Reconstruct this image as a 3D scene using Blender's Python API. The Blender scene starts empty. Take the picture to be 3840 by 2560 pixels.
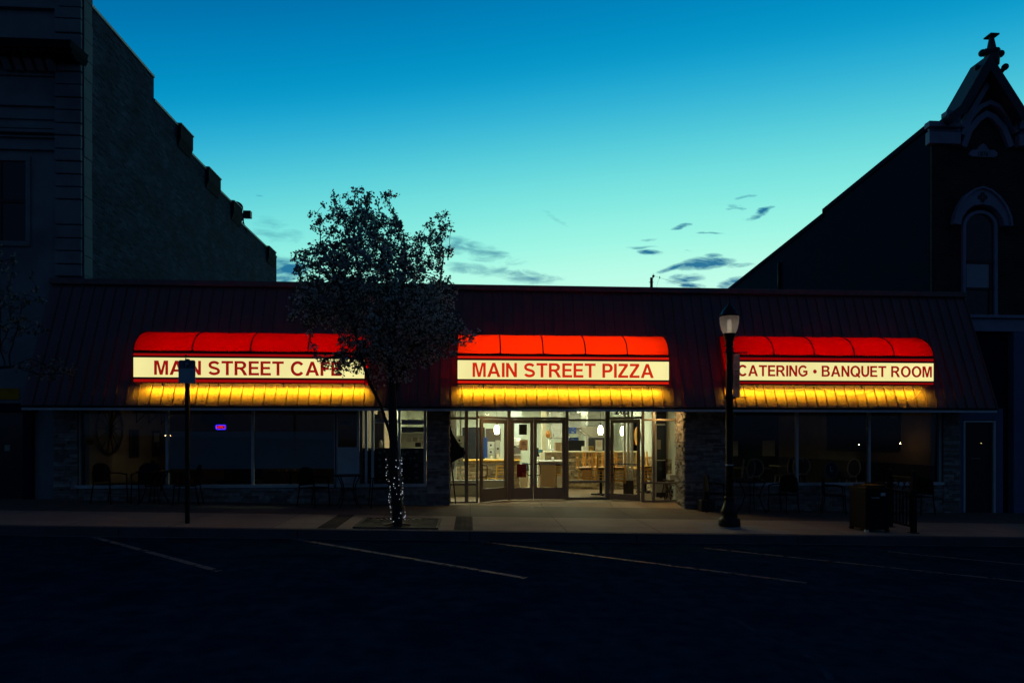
import bpy, math, random
from mathutils import Vector, Matrix, kdtree
R = math.radians
random.seed(7)
SC = bpy.context.scene
COL = SC.collection

# ------------------------------------------------------------------ camera
F = 2432.7; YAW = math.atan(157.0/F); ZC = 1.63; UC = 1920.0; VH = 1644.0
CY, SY = math.cos(YAW), math.sin(YAW)
def at(u, v, Y):
    """world point on the plane y = Y seen at photo pixel (u, v)"""
    dx = (u-UC)/F; dz = (VH-v)/F
    t = Y/(CY-dx*SY)
    return Vector((t*(dx*CY+SY), Y, ZC+t*dz))
def ax(u, Y): return at(u, VH, Y).x
def az(u, v, Y): return at(u, v, Y).z
def gz(x): return 0.02-0.021*x                 # street falls to the right
def side_z(x, y): return gz(x)-0.034*(15.6-y)/4.1
def road_z(x, y=0): return -0.17-0.021*x
def on_plane(u, v, f):
    Y = 12.0
    for _ in range(30):
        p = at(u, v, Y); z = f(p.x, Y)
        if (VH-v) >= 0: break
        Y *= (ZC-z)/(ZC-p.z)
    return at(u, v, Y)

cam = bpy.data.cameras.new('camera'); camo = bpy.data.objects.new('camera', cam); COL.objects.link(camo)
camo.location = (0, 0, ZC); camo.rotation_euler = (R(90), 0, -YAW)
cam.sensor_width = 36; cam.lens = 36*F/3840; cam.shift_y = (VH-1280)/3840; cam.clip_end = 2000; cam.clip_start = .1
SC.camera = camo
SC.view_settings.view_transform = 'Standard'; SC.view_settings.look = 'None'; SC.view_settings.gamma = 1
SC.view_settings.exposure = 0
SC.render.engine = 'CYCLES'
SC.cycles.use_denoising = True
try: SC.cycles.denoiser = 'OPENIMAGEDENOISE'
except Exception: pass
SC.cycles.max_bounces = 8; SC.cycles.diffuse_bounces = 4; SC.cycles.glossy_bounces = 3
SC.cycles.transmission_bounces = 6; SC.cycles.transparent_max_bounces = 24
SC.cycles.caustics_reflective = False; SC.cycles.caustics_refractive = False
SC.cycles.sample_clamp_indirect = 4

# ------------------------------------------------------------------ node helpers
def lin(c):
    return tuple((x/255/12.92 if x/255 <= .04045 else ((x/255+.055)/1.055)**2.4) for x in c)
class NT:
    def __init__(s, tree): s.t = tree
    def n(s, kind, **kw):
        nd = s.t.nodes.new(kind)
        for k, v in kw.items():
            if k.startswith('i_'):
                nd.inputs[k[2:].replace('_', ' ')].default_value = v
            else: setattr(nd, k, v)
        return nd
    def l(s, a, b): s.t.links.new(a, b)
    def math(s, op, a, b=None, c=None, clamp=False):
        nd = s.t.nodes.new('ShaderNodeMath'); nd.operation = op; nd.use_clamp = clamp
        for k, x in enumerate((a, b, c)):
            if x is None: continue
            if isinstance(x, (int, float)): nd.inputs[k].default_value = x
            else: s.l(x, nd.inputs[k])
        return nd.outputs[0]
    def ramp(s, fac, stops, interp='LINEAR'):
        nd = s.t.nodes.new('ShaderNodeValToRGB'); nd.color_ramp.interpolation = interp
        el = nd.color_ramp.elements
        while len(el) > 1: el.remove(el[0])
        el[0].position = stops[0][0]; el[0].color = (*stops[0][1], 1)
        for p, c in stops[1:]:
            e = el.new(p); e.color = (*c, 1)
        s.l(fac, nd.inputs[0]); return nd.outputs[0]
    def mix(s, fac, a, b):
        nd = s.t.nodes.new('ShaderNodeMix'); nd.data_type = 'RGBA'
        for k, x in ((0, fac), (6, a), (7, b)):
            if isinstance(x, (int, float)): nd.inputs[k].default_value = x
            elif isinstance(x, tuple): nd.inputs[k].default_value = (*x[:3], 1)
            else: s.l(x, nd.inputs[k])
        return nd.outputs[2]

MATS = {}
def base(name):
    m = bpy.data.materials.new(name); m.use_nodes = True
    t = m.node_tree; t.nodes.clear(); q = NT(t)
    out = q.n('ShaderNodeOutputMaterial'); MATS[name] = m
    return m, q, out
def principled(name, col, rough=.6, metal=0, var=.25, scale=6, bump=.15, bscale=40, stretch=(1, 1, 1), island=0.0, spec=.4, dirt=None):
    """painted / stone / metal surface with mottling and a fine bump"""
    m, q, out = base(name)
    b = q.n('ShaderNodeBsdfPrincipled'); q.l(b.outputs[0], out.inputs[0])
    b.inputs['Roughness'].default_value = rough; b.inputs['Metallic'].default_value = metal
    b.inputs['Specular IOR Level'].default_value = spec
    tc = q.n('ShaderNodeTexCoord'); mp = q.n('ShaderNodeMapping'); mp.inputs['Scale'].default_value = stretch
    q.l(tc.outputs['Object'], mp.inputs[0])
    nz = q.n('ShaderNodeTexNoise'); nz.inputs['Scale'].default_value = scale; nz.inputs['Detail'].default_value = 6
    q.l(mp.outputs[0], nz.inputs['Vector'])
    lo = tuple(c*(1-var) for c in col); hi = tuple(min(1, c*(1+var)) for c in col)
    c = q.ramp(nz.outputs[0], [(.3, lo), (.7, hi)])
    if island:
        g = q.n('ShaderNodeNewGeometry')
        sc = q.math('MULTIPLY_ADD', g.outputs['Random Per Island'], 2*island, 1-island)
        mm = q.n('ShaderNodeVectorMath', operation='SCALE'); q.l(c, mm.inputs[0]); q.l(sc, mm.inputs['Scale']); c = mm.outputs[0]
    if dirt:
        nd = q.n('ShaderNodeTexNoise'); nd.inputs['Scale'].default_value = scale*.23; nd.inputs['Detail'].default_value = 8
        q.l(mp.outputs[0], nd.inputs['Vector'])
        f = q.ramp(nd.outputs[0], [(.5, (0, 0, 0)), (.68, (1, 1, 1))])
        c = q.mix(f, c, dirt)
    q.l(c, b.inputs['Base Color'])
    rr = q.math('MULTIPLY_ADD', nz.outputs[0], .25, rough-.12); q.l(rr, b.inputs['Roughness'])
    if bump:
        n2 = q.n('ShaderNodeTexNoise'); n2.inputs['Scale'].default_value = bscale; n2.inputs['Detail'].default_value = 5
        q.l(mp.outputs[0], n2.inputs['Vector'])
        bp = q.n('ShaderNodeBump'); bp.inputs['Strength'].default_value = bump; bp.inputs['Distance'].default_value = .02
        q.l(n2.outputs[0], bp.inputs['Height']); q.l(bp.outputs[0], b.inputs['Normal'])
    return m
def emit(name, col, strength=1.0, var=0.0, scale=3):
    m, q, out = base(name)
    e = q.n('ShaderNodeEmission'); q.l(e.outputs[0], out.inputs[0])
    e.inputs[1].default_value = strength
    if var:
        tc = q.n('ShaderNodeTexCoord'); nz = q.n('ShaderNodeTexNoise'); nz.inputs['Scale'].default_value = scale
        q.l(tc.outputs['Object'], nz.inputs['Vector'])
        c = q.ramp(nz.outputs[0], [(.3, tuple(x*(1-var) for x in col)), (.7, tuple(x*(1+var) for x in col))])
        q.l(c, e.inputs[0])
    else: e.inputs[0].default_value = (*col, 1)
    return m
def glass_mat(name, tint=(.93, .95, .95), refl=1.0, rough=.0):
    m, q, out = base(name)
    tr = q.n('ShaderNodeBsdfTransparent'); tr.inputs[0].default_value = (*tint, 1)
    gl = q.n('ShaderNodeBsdfGlossy'); gl.inputs['Roughness'].default_value = rough; gl.inputs[0].default_value = (.9, .95, 1, 1)
    lw = q.n('ShaderNodeLayerWeight'); lw.inputs['Blend'].default_value = .5
    fr = q.math('MULTIPLY_ADD', q.math('POWER', lw.outputs['Facing'], 5.0), .9, .022)
    # faint unevenness of the sheet
    tc = q.n('ShaderNodeTexCoord'); nz = q.n('ShaderNodeTexNoise'); nz.inputs['Scale'].default_value = 1.3
    q.l(tc.outputs['Object'], nz.inputs['Vector'])
    bp = q.n('ShaderNodeBump'); bp.inputs['Strength'].default_value = .02; q.l(nz.outputs[0], bp.inputs['Height'])
    q.l(bp.outputs[0], gl.inputs['Normal'])
    mx = q.n('ShaderNodeMixShader'); f = q.math('MULTIPLY', fr, refl, clamp=True)
    q.l(f, mx.inputs[0]); q.l(tr.outputs[0], mx.inputs[1]); q.l(gl.outputs[0], mx.inputs[2]); q.l(mx.outputs[0], out.inputs[0])
    return m
def fabric_lit(name, col, trans):
    """awning fabric: reflects a little, lets the tube light behind glow through"""
    m, q, out = base(name)
    d = q.n('ShaderNodeBsdfPrincipled'); d.inputs['Base Color'].default_value = (*col, 1); d.inputs['Roughness'].default_value = .55
    d.inputs['Specular IOR Level'].default_value = .2
    t = q.n('ShaderNodeBsdfTranslucent')
    tc = q.n('ShaderNodeTexCoord'); nz = q.n('ShaderNodeTexNoise'); nz.inputs['Scale'].default_value = 2.2; nz.inputs['Detail'].default_value = 5
    q.l(tc.outputs['Object'], nz.inputs['Vector'])
    c = q.ramp(nz.outputs[0], [(.3, tuple(x*.88 for x in trans)), (.7, tuple(min(1, x*1.08) for x in trans))])
    q.l(c, t.inputs[0])
    mx = q.n('ShaderNodeMixShader'); mx.inputs[0].default_value = .8
    q.l(d.outputs[0], mx.inputs[1]); q.l(t.outputs[0], mx.inputs[2]); q.l(mx.outputs[0], out.inputs[0])
    return m
def milky(name, col, alpha):
    m, q, out = base(name)
    d = q.n('ShaderNodeBsdfDiffuse'); t = q.n('ShaderNodeBsdfTranslucent'); tr = q.n('ShaderNodeBsdfTransparent')
    tc = q.n('ShaderNodeTexCoord'); nz = q.n('ShaderNodeTexNoise'); nz.inputs['Scale'].default_value = 7; nz.inputs['Detail'].default_value = 4; q.l(tc.outputs['Object'], nz.inputs['Vector'])
    c = q.ramp(nz.outputs[0], [(.3, tuple(x*.75 for x in col)), (.65, col)])
    q.l(c, d.inputs[0]); q.l(c, t.inputs[0])
    a = q.n('ShaderNodeMixShader'); a.inputs[0].default_value = .55; q.l(d.outputs[0], a.inputs[1]); q.l(t.outputs[0], a.inputs[2])
    b = q.n('ShaderNodeMixShader'); b.inputs[0].default_value = alpha; q.l(tr.outputs[0], b.inputs[1]); q.l(a.outputs[0], b.inputs[2]); q.l(b.outputs[0], out.inputs[0])
    return m
def film_mat(name, col, alpha):
    m, q, out = base(name)
    d = q.n('ShaderNodeBsdfPrincipled'); d.inputs['Base Color'].default_value = (*col, 1); d.inputs['Roughness'].default_value = .35
    t = q.n('ShaderNodeBsdfTransparent')
    tc = q.n('ShaderNodeTexCoord'); nz = q.n('ShaderNodeTexNoise'); nz.inputs['Scale'].default_value = 1.2; nz.inputs['Detail'].default_value = 4
    q.l(tc.outputs['Object'], nz.inputs['Vector'])
    f = q.math('MULTIPLY_ADD', nz.outputs[0], .25, alpha-.12)
    mx = q.n('ShaderNodeMixShader'); q.l(f, mx.inputs[0]); q.l(t.outputs[0], mx.inputs[1]); q.l(d.outputs[0], mx.inputs[2]); q.l(mx.outputs[0], out.inputs[0])
    return m
def brick_mat(name, c1, c2, mortar, scale=1.0, bw=.21, bh=.07, bump=.6, plane='XZ', warp=.0, mort=.012, var=.35):
    m, q, out = base(name)
    b = q.n('ShaderNodeBsdfPrincipled'); q.l(b.outputs[0], out.inputs[0]); b.inputs['Roughness'].default_value = .85; b.inputs['Specular IOR Level'].default_value = .06
    tc = q.n('ShaderNodeTexCoord'); sp = q.n('ShaderNodeSeparateXYZ'); q.l(tc.outputs['Object'], sp.inputs[0])
    cb = q.n('ShaderNodeCombineXYZ')
    a = {'XZ': ('X', 'Z'), 'YZ': ('Y', 'Z'), 'XY': ('X', 'Y')}[plane]
    q.l(sp.outputs[a[0]], cb.inputs[0]); q.l(sp.outputs[a[1]], cb.inputs[1])
    vec = cb.outputs[0]
    if warp:
        nw = q.n('ShaderNodeTexNoise'); nw.inputs['Scale'].default_value = 2.5; q.l(vec, nw.inputs['Vector'])
        va = q.n('ShaderNodeVectorMath', operation='MULTIPLY_ADD'); q.l(nw.outputs['Color'], va.inputs[0]); va.inputs[1].default_value = (warp, warp, 0)
        q.l(vec, va.inputs[2]); vec = va.outputs[0]
    br = q.n('ShaderNodeTexBrick'); q.l(vec, br.inputs['Vector']); br.inputs['Scale'].default_value = scale
    br.inputs['Brick Width'].default_value = bw; br.inputs['Row Height'].default_value = bh; br.inputs['Mortar Size'].default_value = mort
    br.inputs['Color1'].default_value = (*c1, 1); br.inputs['Color2'].default_value = (*c2, 1); br.inputs['Mortar'].default_value = (*mortar, 1)
    nz = q.n('ShaderNodeTexNoise'); nz.inputs['Scale'].default_value = 1.4; nz.inputs['Detail'].default_value = 8; q.l(vec, nz.inputs['Vector'])
    sc = q.math('MULTIPLY_ADD', nz.outputs[0], 2*var*2, 1-2*var)
    mm = q.n('ShaderNodeVectorMath', operation='SCALE'); q.l(br.outputs[0], mm.inputs[0]); q.l(sc, mm.inputs['Scale'])
    q.l(mm.outputs[0], b.inputs['Base Color'])
    n2 = q.n('ShaderNodeTexNoise'); n2.inputs['Scale'].default_value = 18; n2.inputs['Detail'].default_value = 6; q.l(vec, n2.inputs['Vector'])
    h = q.math('MULTIPLY_ADD', br.outputs['Fac'], -1.0, n2.outputs[0])
    bp = q.n('ShaderNodeBump'); bp.inputs['Strength'].default_value = bump; bp.inputs['Distance'].default_value = .03
    q.l(h, bp.inputs['Height']); q.l(bp.outputs[0], b.inputs['Normal'])
    return m
def paint_mat(name, col):
    m, q, out = base(name)
    d = q.n('ShaderNodeBsdfPrincipled'); d.inputs['Base Color'].default_value = (*col, 1); d.inputs['Roughness'].default_value = .7
    t = q.n('ShaderNodeBsdfTransparent'); tc = q.n('ShaderNodeTexCoord')
    nz = q.n('ShaderNodeTexNoise'); nz.inputs['Scale'].default_value = 7; nz.inputs['Detail'].default_value = 9; nz.inputs['Roughness'].default_value = .7
    q.l(tc.outputs['Object'], nz.inputs['Vector'])
    f = q.ramp(nz.outputs[0], [(.30, (0, 0, 0)), (.50, (1, 1, 1))])
    mx = q.n('ShaderNodeMixShader'); q.l(f, mx.inputs[0]); q.l(t.outputs[0], mx.inputs[1]); q.l(d.outputs[0], mx.inputs[2]); q.l(mx.outputs[0], out.inputs[0])
    return m
def leaf_mat(name, col, tr):
    m, q, out = base(name)
    d = q.n('ShaderNodeBsdfDiffuse'); t = q.n('ShaderNodeBsdfTranslucent')
    g = q.n('ShaderNodeNewGeometry')
    c = q.ramp(g.outputs['Random Per Island'], [(0, tuple(x*.55 for x in col)), (1, tuple(min(1, x*1.4) for x in col))])
    q.l(c, d.inputs[0]); q.l(c, t.inputs[0])
    mx = q.n('ShaderNodeMixShader'); mx.inputs[0].default_value = tr
    q.l(d.outputs[0], mx.inputs[1]); q.l(t.outputs[0], mx.inputs[2]); q.l(mx.outputs[0], out.inputs[0])
    return m

# ------------------------------------------------------------------ materials
M = dict(
 roof=principled('standing seam metal', (.165, .108, .112), .42, .3, .12, 3, .05, 8, (1, 1, .25), spec=.15),
 rooftrim=principled('dark metal coping', (.16, .11, .11), .5, .3, .2, 5, .05, 20),
 fascia=principled('grey painted fascia', (.70, .76, .80), .5, 0, .12, 4, .05, 30),
 soffit=principled('soffit board', (.25, .25, .25), .8, 0, .15, 4, .05, 30),
 stone=principled('ledge stone', (.26, .23, .20), .85, 0, .3, 9, .5, 30, island=.5),
 stonecore=principled('stone mortar bed', (.09, .085, .08), .9, 0, .3, 9, .4, 30),
 alu=principled('bronze aluminium frame', (.23, .19, .15), .42, .25, .1, 4, .03, 40, (6, 6, .6)),
 greyalu=principled('grey window frame', (.55, .60, .60), .45, .2, .1, 4, .03, 40),
 white=principled('white painted board', (.70, .70, .66), .6, 0, .05, 3, .04, 40),
 glass=glass_mat('shop glass'), clear=milky('milky lamp glass', (.92, .92, .82), .82),
 dglass=glass_mat('dark window glass', (.25, .28, .3), 1.0),
 film=film_mat('frosted window film', (.30, .36, .40), .62),
 wallwhite=principled('white plaster', (.62, .66, .56), .7, 0, .06, 2, .04, 30),
 wallcream=principled('cream column paint', (.62, .55, .38), .7, 0, .06, 2, .04, 30),
 wallbrown=principled('brown cafe plaster', (.30, .215, .14), .8, 0, .15, 2, .08, 20),
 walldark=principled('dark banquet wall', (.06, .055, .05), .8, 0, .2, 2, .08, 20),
 ceil=principled('ceiling tile', (.62, .62, .58), .8, 0, .06, 3, .05, 30),
 floorwood=principled('worn wood floor', (.20, .13, .075), .45, 0, .3, 2.5, .05, 30, (1, 7, 1)),
 wood=principled('oak chair wood', (.75, .42, .075), .42, 0, .2, 5, .04, 30, (4, 4, .6)),
 darkwood=principled('dark stained wood', (.07, .045, .03), .5, 0, .25, 5, .06, 30, (4, 4, .6)),
 tan=principled('tan laminate', (.42, .30, .17), .55, 0, .1, 3, .03, 40),
 cardboard=principled('brown cardboard', (.28, .18, .09), .8, 0, .12, 5, .05, 40),
 boxgrey=principled('pizza box card', (.47, .46, .41), .8, 0, .08, 5, .05, 40, island=.15),
 steel=principled('stainless steel', (.55, .50, .42), .3, .9, .1, 2, .03, 20, (1, 1, .2)),
 blackmetal=principled('black powder coat', (.008, .008, .010), .45, .2, .2, 8, .05, 60, spec=.2),
 castiron=principled('black cast iron', (.012, .012, .013), .45, .4, .2, 8, .1, 40),
 blackplastic=principled('black plastic', (.015, .015, .017), .4, 0, .2, 8, .05, 60),
 vinyl=principled('black vinyl', (.02, .02, .022), .3, 0, .2, 8, .08, 30),
 asphalt=principled('worn asphalt', (.010, .036, .060), .82, 0, .35, 5, .55, 90, dirt=(.006, .022, .040), spec=0),
 gutter=principled('pale gutter strip', (.22, .19, .15), .9, 0, .6, 5, .3, 60, (.4, 1, 1)),
 kerbc=principled('kerb concrete', (.07, .072, .08), .85, 0, .25, 3, .3, 50, dirt=(.07, .07, .07)),
 ground=principled('bare ground', (.04, .04, .04), .9, 0, .3, 3, .3, 20),
 paint=paint_mat('worn white road paint', (.070, .115, .14)), paint_dark=paint_mat('darker road paint', (.036, .064, .084)),
 pavers=brick_mat('paver band', (.085, .075, .065), (.11, .09, .075), (.04, .035, .03), 1, .2, .1, .4, 'XY'),
 pad=principled('pale concrete pad', (.34, .32, .28), .85, 0, .12, 3, .2, 60),
 grate=principled('rusty iron grate', (.085, .06, .045), .7, .3, .35, 9, .2, 40),
 soil=principled('dark soil', (.03, .022, .016), .95, 0, .3, 9, .5, 30),
 limestone=principled('dark limestone', (.22, .26, .27), .85, 0, .2, 1.6, .25, 14, dirt=(.12, .14, .15)),
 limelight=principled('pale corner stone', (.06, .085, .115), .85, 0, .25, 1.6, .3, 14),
 coping=principled('pale parapet coping', (.45, .5, .46), .6, 0, .2, 3, .1, 30),
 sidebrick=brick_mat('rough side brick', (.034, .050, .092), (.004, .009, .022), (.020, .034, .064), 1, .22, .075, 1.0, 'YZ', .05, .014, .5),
 buttress=brick_mat('parapet pier brick', (.02, .022, .03), (.010, .012, .018), (.02, .024, .034), 1, .22, .075, .8, 'YZ', .02),
 redbrick=brick_mat('dark red brick', (.085, .05, .042), (.06, .036, .034), (.06, .055, .055), 1, .21, .07, .5, 'XZ'),
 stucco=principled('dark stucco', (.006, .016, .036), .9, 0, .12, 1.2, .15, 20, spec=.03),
 trimblue=principled('painted stone trim', (.25, .29, .38), .7, 0, .15, 3, .1, 30),
 slate=principled('slate roof', (.05, .058, .075), .7, 0, .25, 4, .3, 18),
 bluewall=principled('blue painted pier', (.11, .14, .24), .7, 0, .1, 3, .08, 30),
 winpane=principled('blind behind glass', (.30, .34, .40), .4, 0, .08, 2, .02, 30),
 darkpane=principled('dark sash glass', (.03, .033, .04), .12, 0, .1, 2, .0, 30),
 darkdoor=principled('dark painted door', (.012, .010, .014), .4, 0, .1, 4, .03, 30),
 bark=principled('tree bark', (.035, .029, .025), .9, 0, .35, 14, .8, 30, (3, 3, .7)),
 leaf=leaf_mat('young leaf', (.075, .085, .06), .3), blossom_dark=leaf_mat('darker blossom', (.24, .26, .26), .3), blossom=leaf_mat('pear blossom', (.54, .57, .54), .3),
 tube=emit('fluorescent tube', (1, .6, .015), .8),
 panel=emit('backlit sign face', (.90, .81, .34), 1.0, .07, .8),
 white_letter=principled('white vinyl letter', (.7, .7, .7), .6),
 red_left=emit('deep red backlit letter', (.30, .006, .006), 1, .08, 3), red_mid=emit('bright red backlit letter', (.62, .02, .006), 1, .08, 3),
 stripe_left=emit('deep red backlit band', (.30, .003, .003), 1, .08, 2), stripe_mid=emit('bright red backlit band', (.58, .012, .004), 1, .06, 2),
 stripe_right=emit('dark red backlit band', (.24, .002, .002), 1, .08, 2),
 fab_left=fabric_lit('red fabric', (.3, .006, .006), (.24, .0, .0)), fab_mid=fabric_lit('faded red fabric', (.45, .02, .01), (.66, .024, .003)),
 fab_right=fabric_lit('dark red fabric', (.25, .004, .008), (.26, .0, .001)),
 fluor=emit('ceiling fluorescent diffuser', (.95, 1, .64), 36),
 pend=emit('lit pendant glass', (1, .84, .46), 14.0), pend_mirrored=emit('mirrored pendant glow', (1, .8, .36), 1.3),
 neon_red=emit('red neon', (1, .02, .03), 2.0), neon_blue=emit('blue neon', (.022, .012, 1), 6),
 globeglow=emit('added globe glow', (1, .80, .58), .85), softlamp=emit('recessed lamp', (1, .7, .35), 4), fairy=emit('fairy light', (.72, .82, 1), .85), glint=emit('small bulb', (1, .75, .3), 1.6), hotglint=emit('bright filament bulb', (1, .58, .22), 120), warmglint=emit('warm filament bulb', (1, .62, .24), 60),
 dimlit=emit('dim fluorescent', (.16, .17, .03), .02, .2, 4),
 paper=principled('white paper', (.62, .60, .54), .8, 0, .05, 6, .02, 40),
 dimpaper=principled('aged paper', (.34, .32, .27), .8, 0, .1, 6, .02, 40),
 pinkpaper=milky('tan notice paper', (.80, .58, .42), 1.0), thinpaper=milky('thin printed paper', (.72, .70, .60), 1.0),
 ink=principled('black ink', (.02, .018, .015), .7), redsign=principled('dark red board', (.16, .006, .012), .6),
 redink=principled('faded red ink', (.30, .05, .02), .7),
 slatebd=principled('dark chalk board', (.035, .04, .035), .7, 0, .2, 6), bluebin=principled('blue plastic bin', (.012, .05, .22), .4, 0, .1, 5),
 tealitem=principled('teal plastic', (.02, .12, .18), .4, 0, .1, 5),
 gold=principled('gilt frame', (.5, .3, .04), .35, .6, .3, 8), orange=principled('orange varnished wood', (.45, .17, .02), .4, 0, .35, 5),
 rattan=principled('pale cane chair', (.80, .70, .50), .6, 0, .15, 6), cane=principled('cane webbing', (.13, .11, .08), .7, 0, .2, 20),
 ribwood=principled('dark board panelling', (.085, .06, .045), .6, 0, .3, 3, .1, 30, (12, 12, .4)),
 screen=principled('blue screen bezel', (.02, .12, .2), .4), sticker=principled('sticker sheet', (.16, .17, .16), .7, 0, .5, 6, .02, 40, island=.9),
 posterboard=principled('black poster board', (.012, .013, .014), .6), banner=milky('banner cloth', (.86, .74, .66), 1.0),
 signgrey=principled('aluminium sign face', (.30, .44, .50), .45, .2, .1, 5), signdark=principled('dark sign header', (.09, .16, .19), .45, .1, .1, 5),
 signblue=principled('dark teal sign print', (.03, .05, .06), .5),
)
mb_ = None

# sidewalk concrete with tooled joints
def sidewalk_mat(name, k):
    m, q, out = base(name)
    b = q.n('ShaderNodeBsdfPrincipled'); q.l(b.outputs[0], out.inputs[0]); b.inputs['Roughness'].default_value = .85
    tc = q.n('ShaderNodeTexCoord')
    br = q.n('ShaderNodeTexBrick'); q.l(tc.outputs['Object'], br.inputs['Vector']); br.offset = 0
    br.inputs['Scale'].default_value = 1; br.inputs['Brick Width'].default_value = 1.75; br.inputs['Row Height'].default_value = 2.05
    br.inputs['Mortar Size'].default_value = .008
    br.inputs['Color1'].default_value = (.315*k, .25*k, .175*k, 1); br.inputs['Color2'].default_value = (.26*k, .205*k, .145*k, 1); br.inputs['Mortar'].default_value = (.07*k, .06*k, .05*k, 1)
    nz = q.n('ShaderNodeTexNoise'); nz.inputs['Scale'].default_value = 1.1; nz.inputs['Detail'].default_value = 9; nz.inputs['Roughness'].default_value = .65
    q.l(tc.outputs['Object'], nz.inputs['Vector'])
    sc = q.math('MULTIPLY_ADD', nz.outputs[0], .9, .55)
    mm = q.n('ShaderNodeVectorMath', operation='SCALE'); q.l(br.outputs[0], mm.inputs[0]); q.l(sc, mm.inputs['Scale'])
    q.l(mm.outputs[0], b.inputs['Base Color'])
    n2 = q.n('ShaderNodeTexNoise'); n2.inputs['Scale'].default_value = 60; q.l(tc.outputs['Object'], n2.inputs['Vector'])
    h = q.math('MULTIPLY_ADD', br.outputs['Fac'], -2.0, n2.outputs[0])
    bp = q.n('ShaderNodeBump'); bp.inputs['Strength'].default_value = .3; bp.inputs['Distance'].default_value = .01
    q.l(h, bp.inputs['Height']); q.l(bp.outputs[0], b.inputs['Normal'])
    return m
M['sidewalk'] = sidewalk_mat('pale sidewalk concrete', 1.3); M['sidewalk_in'] = sidewalk_mat('dark sidewalk concrete', .5)  # kerb-side strip: paler concrete with sign light also put in its colour

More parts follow.
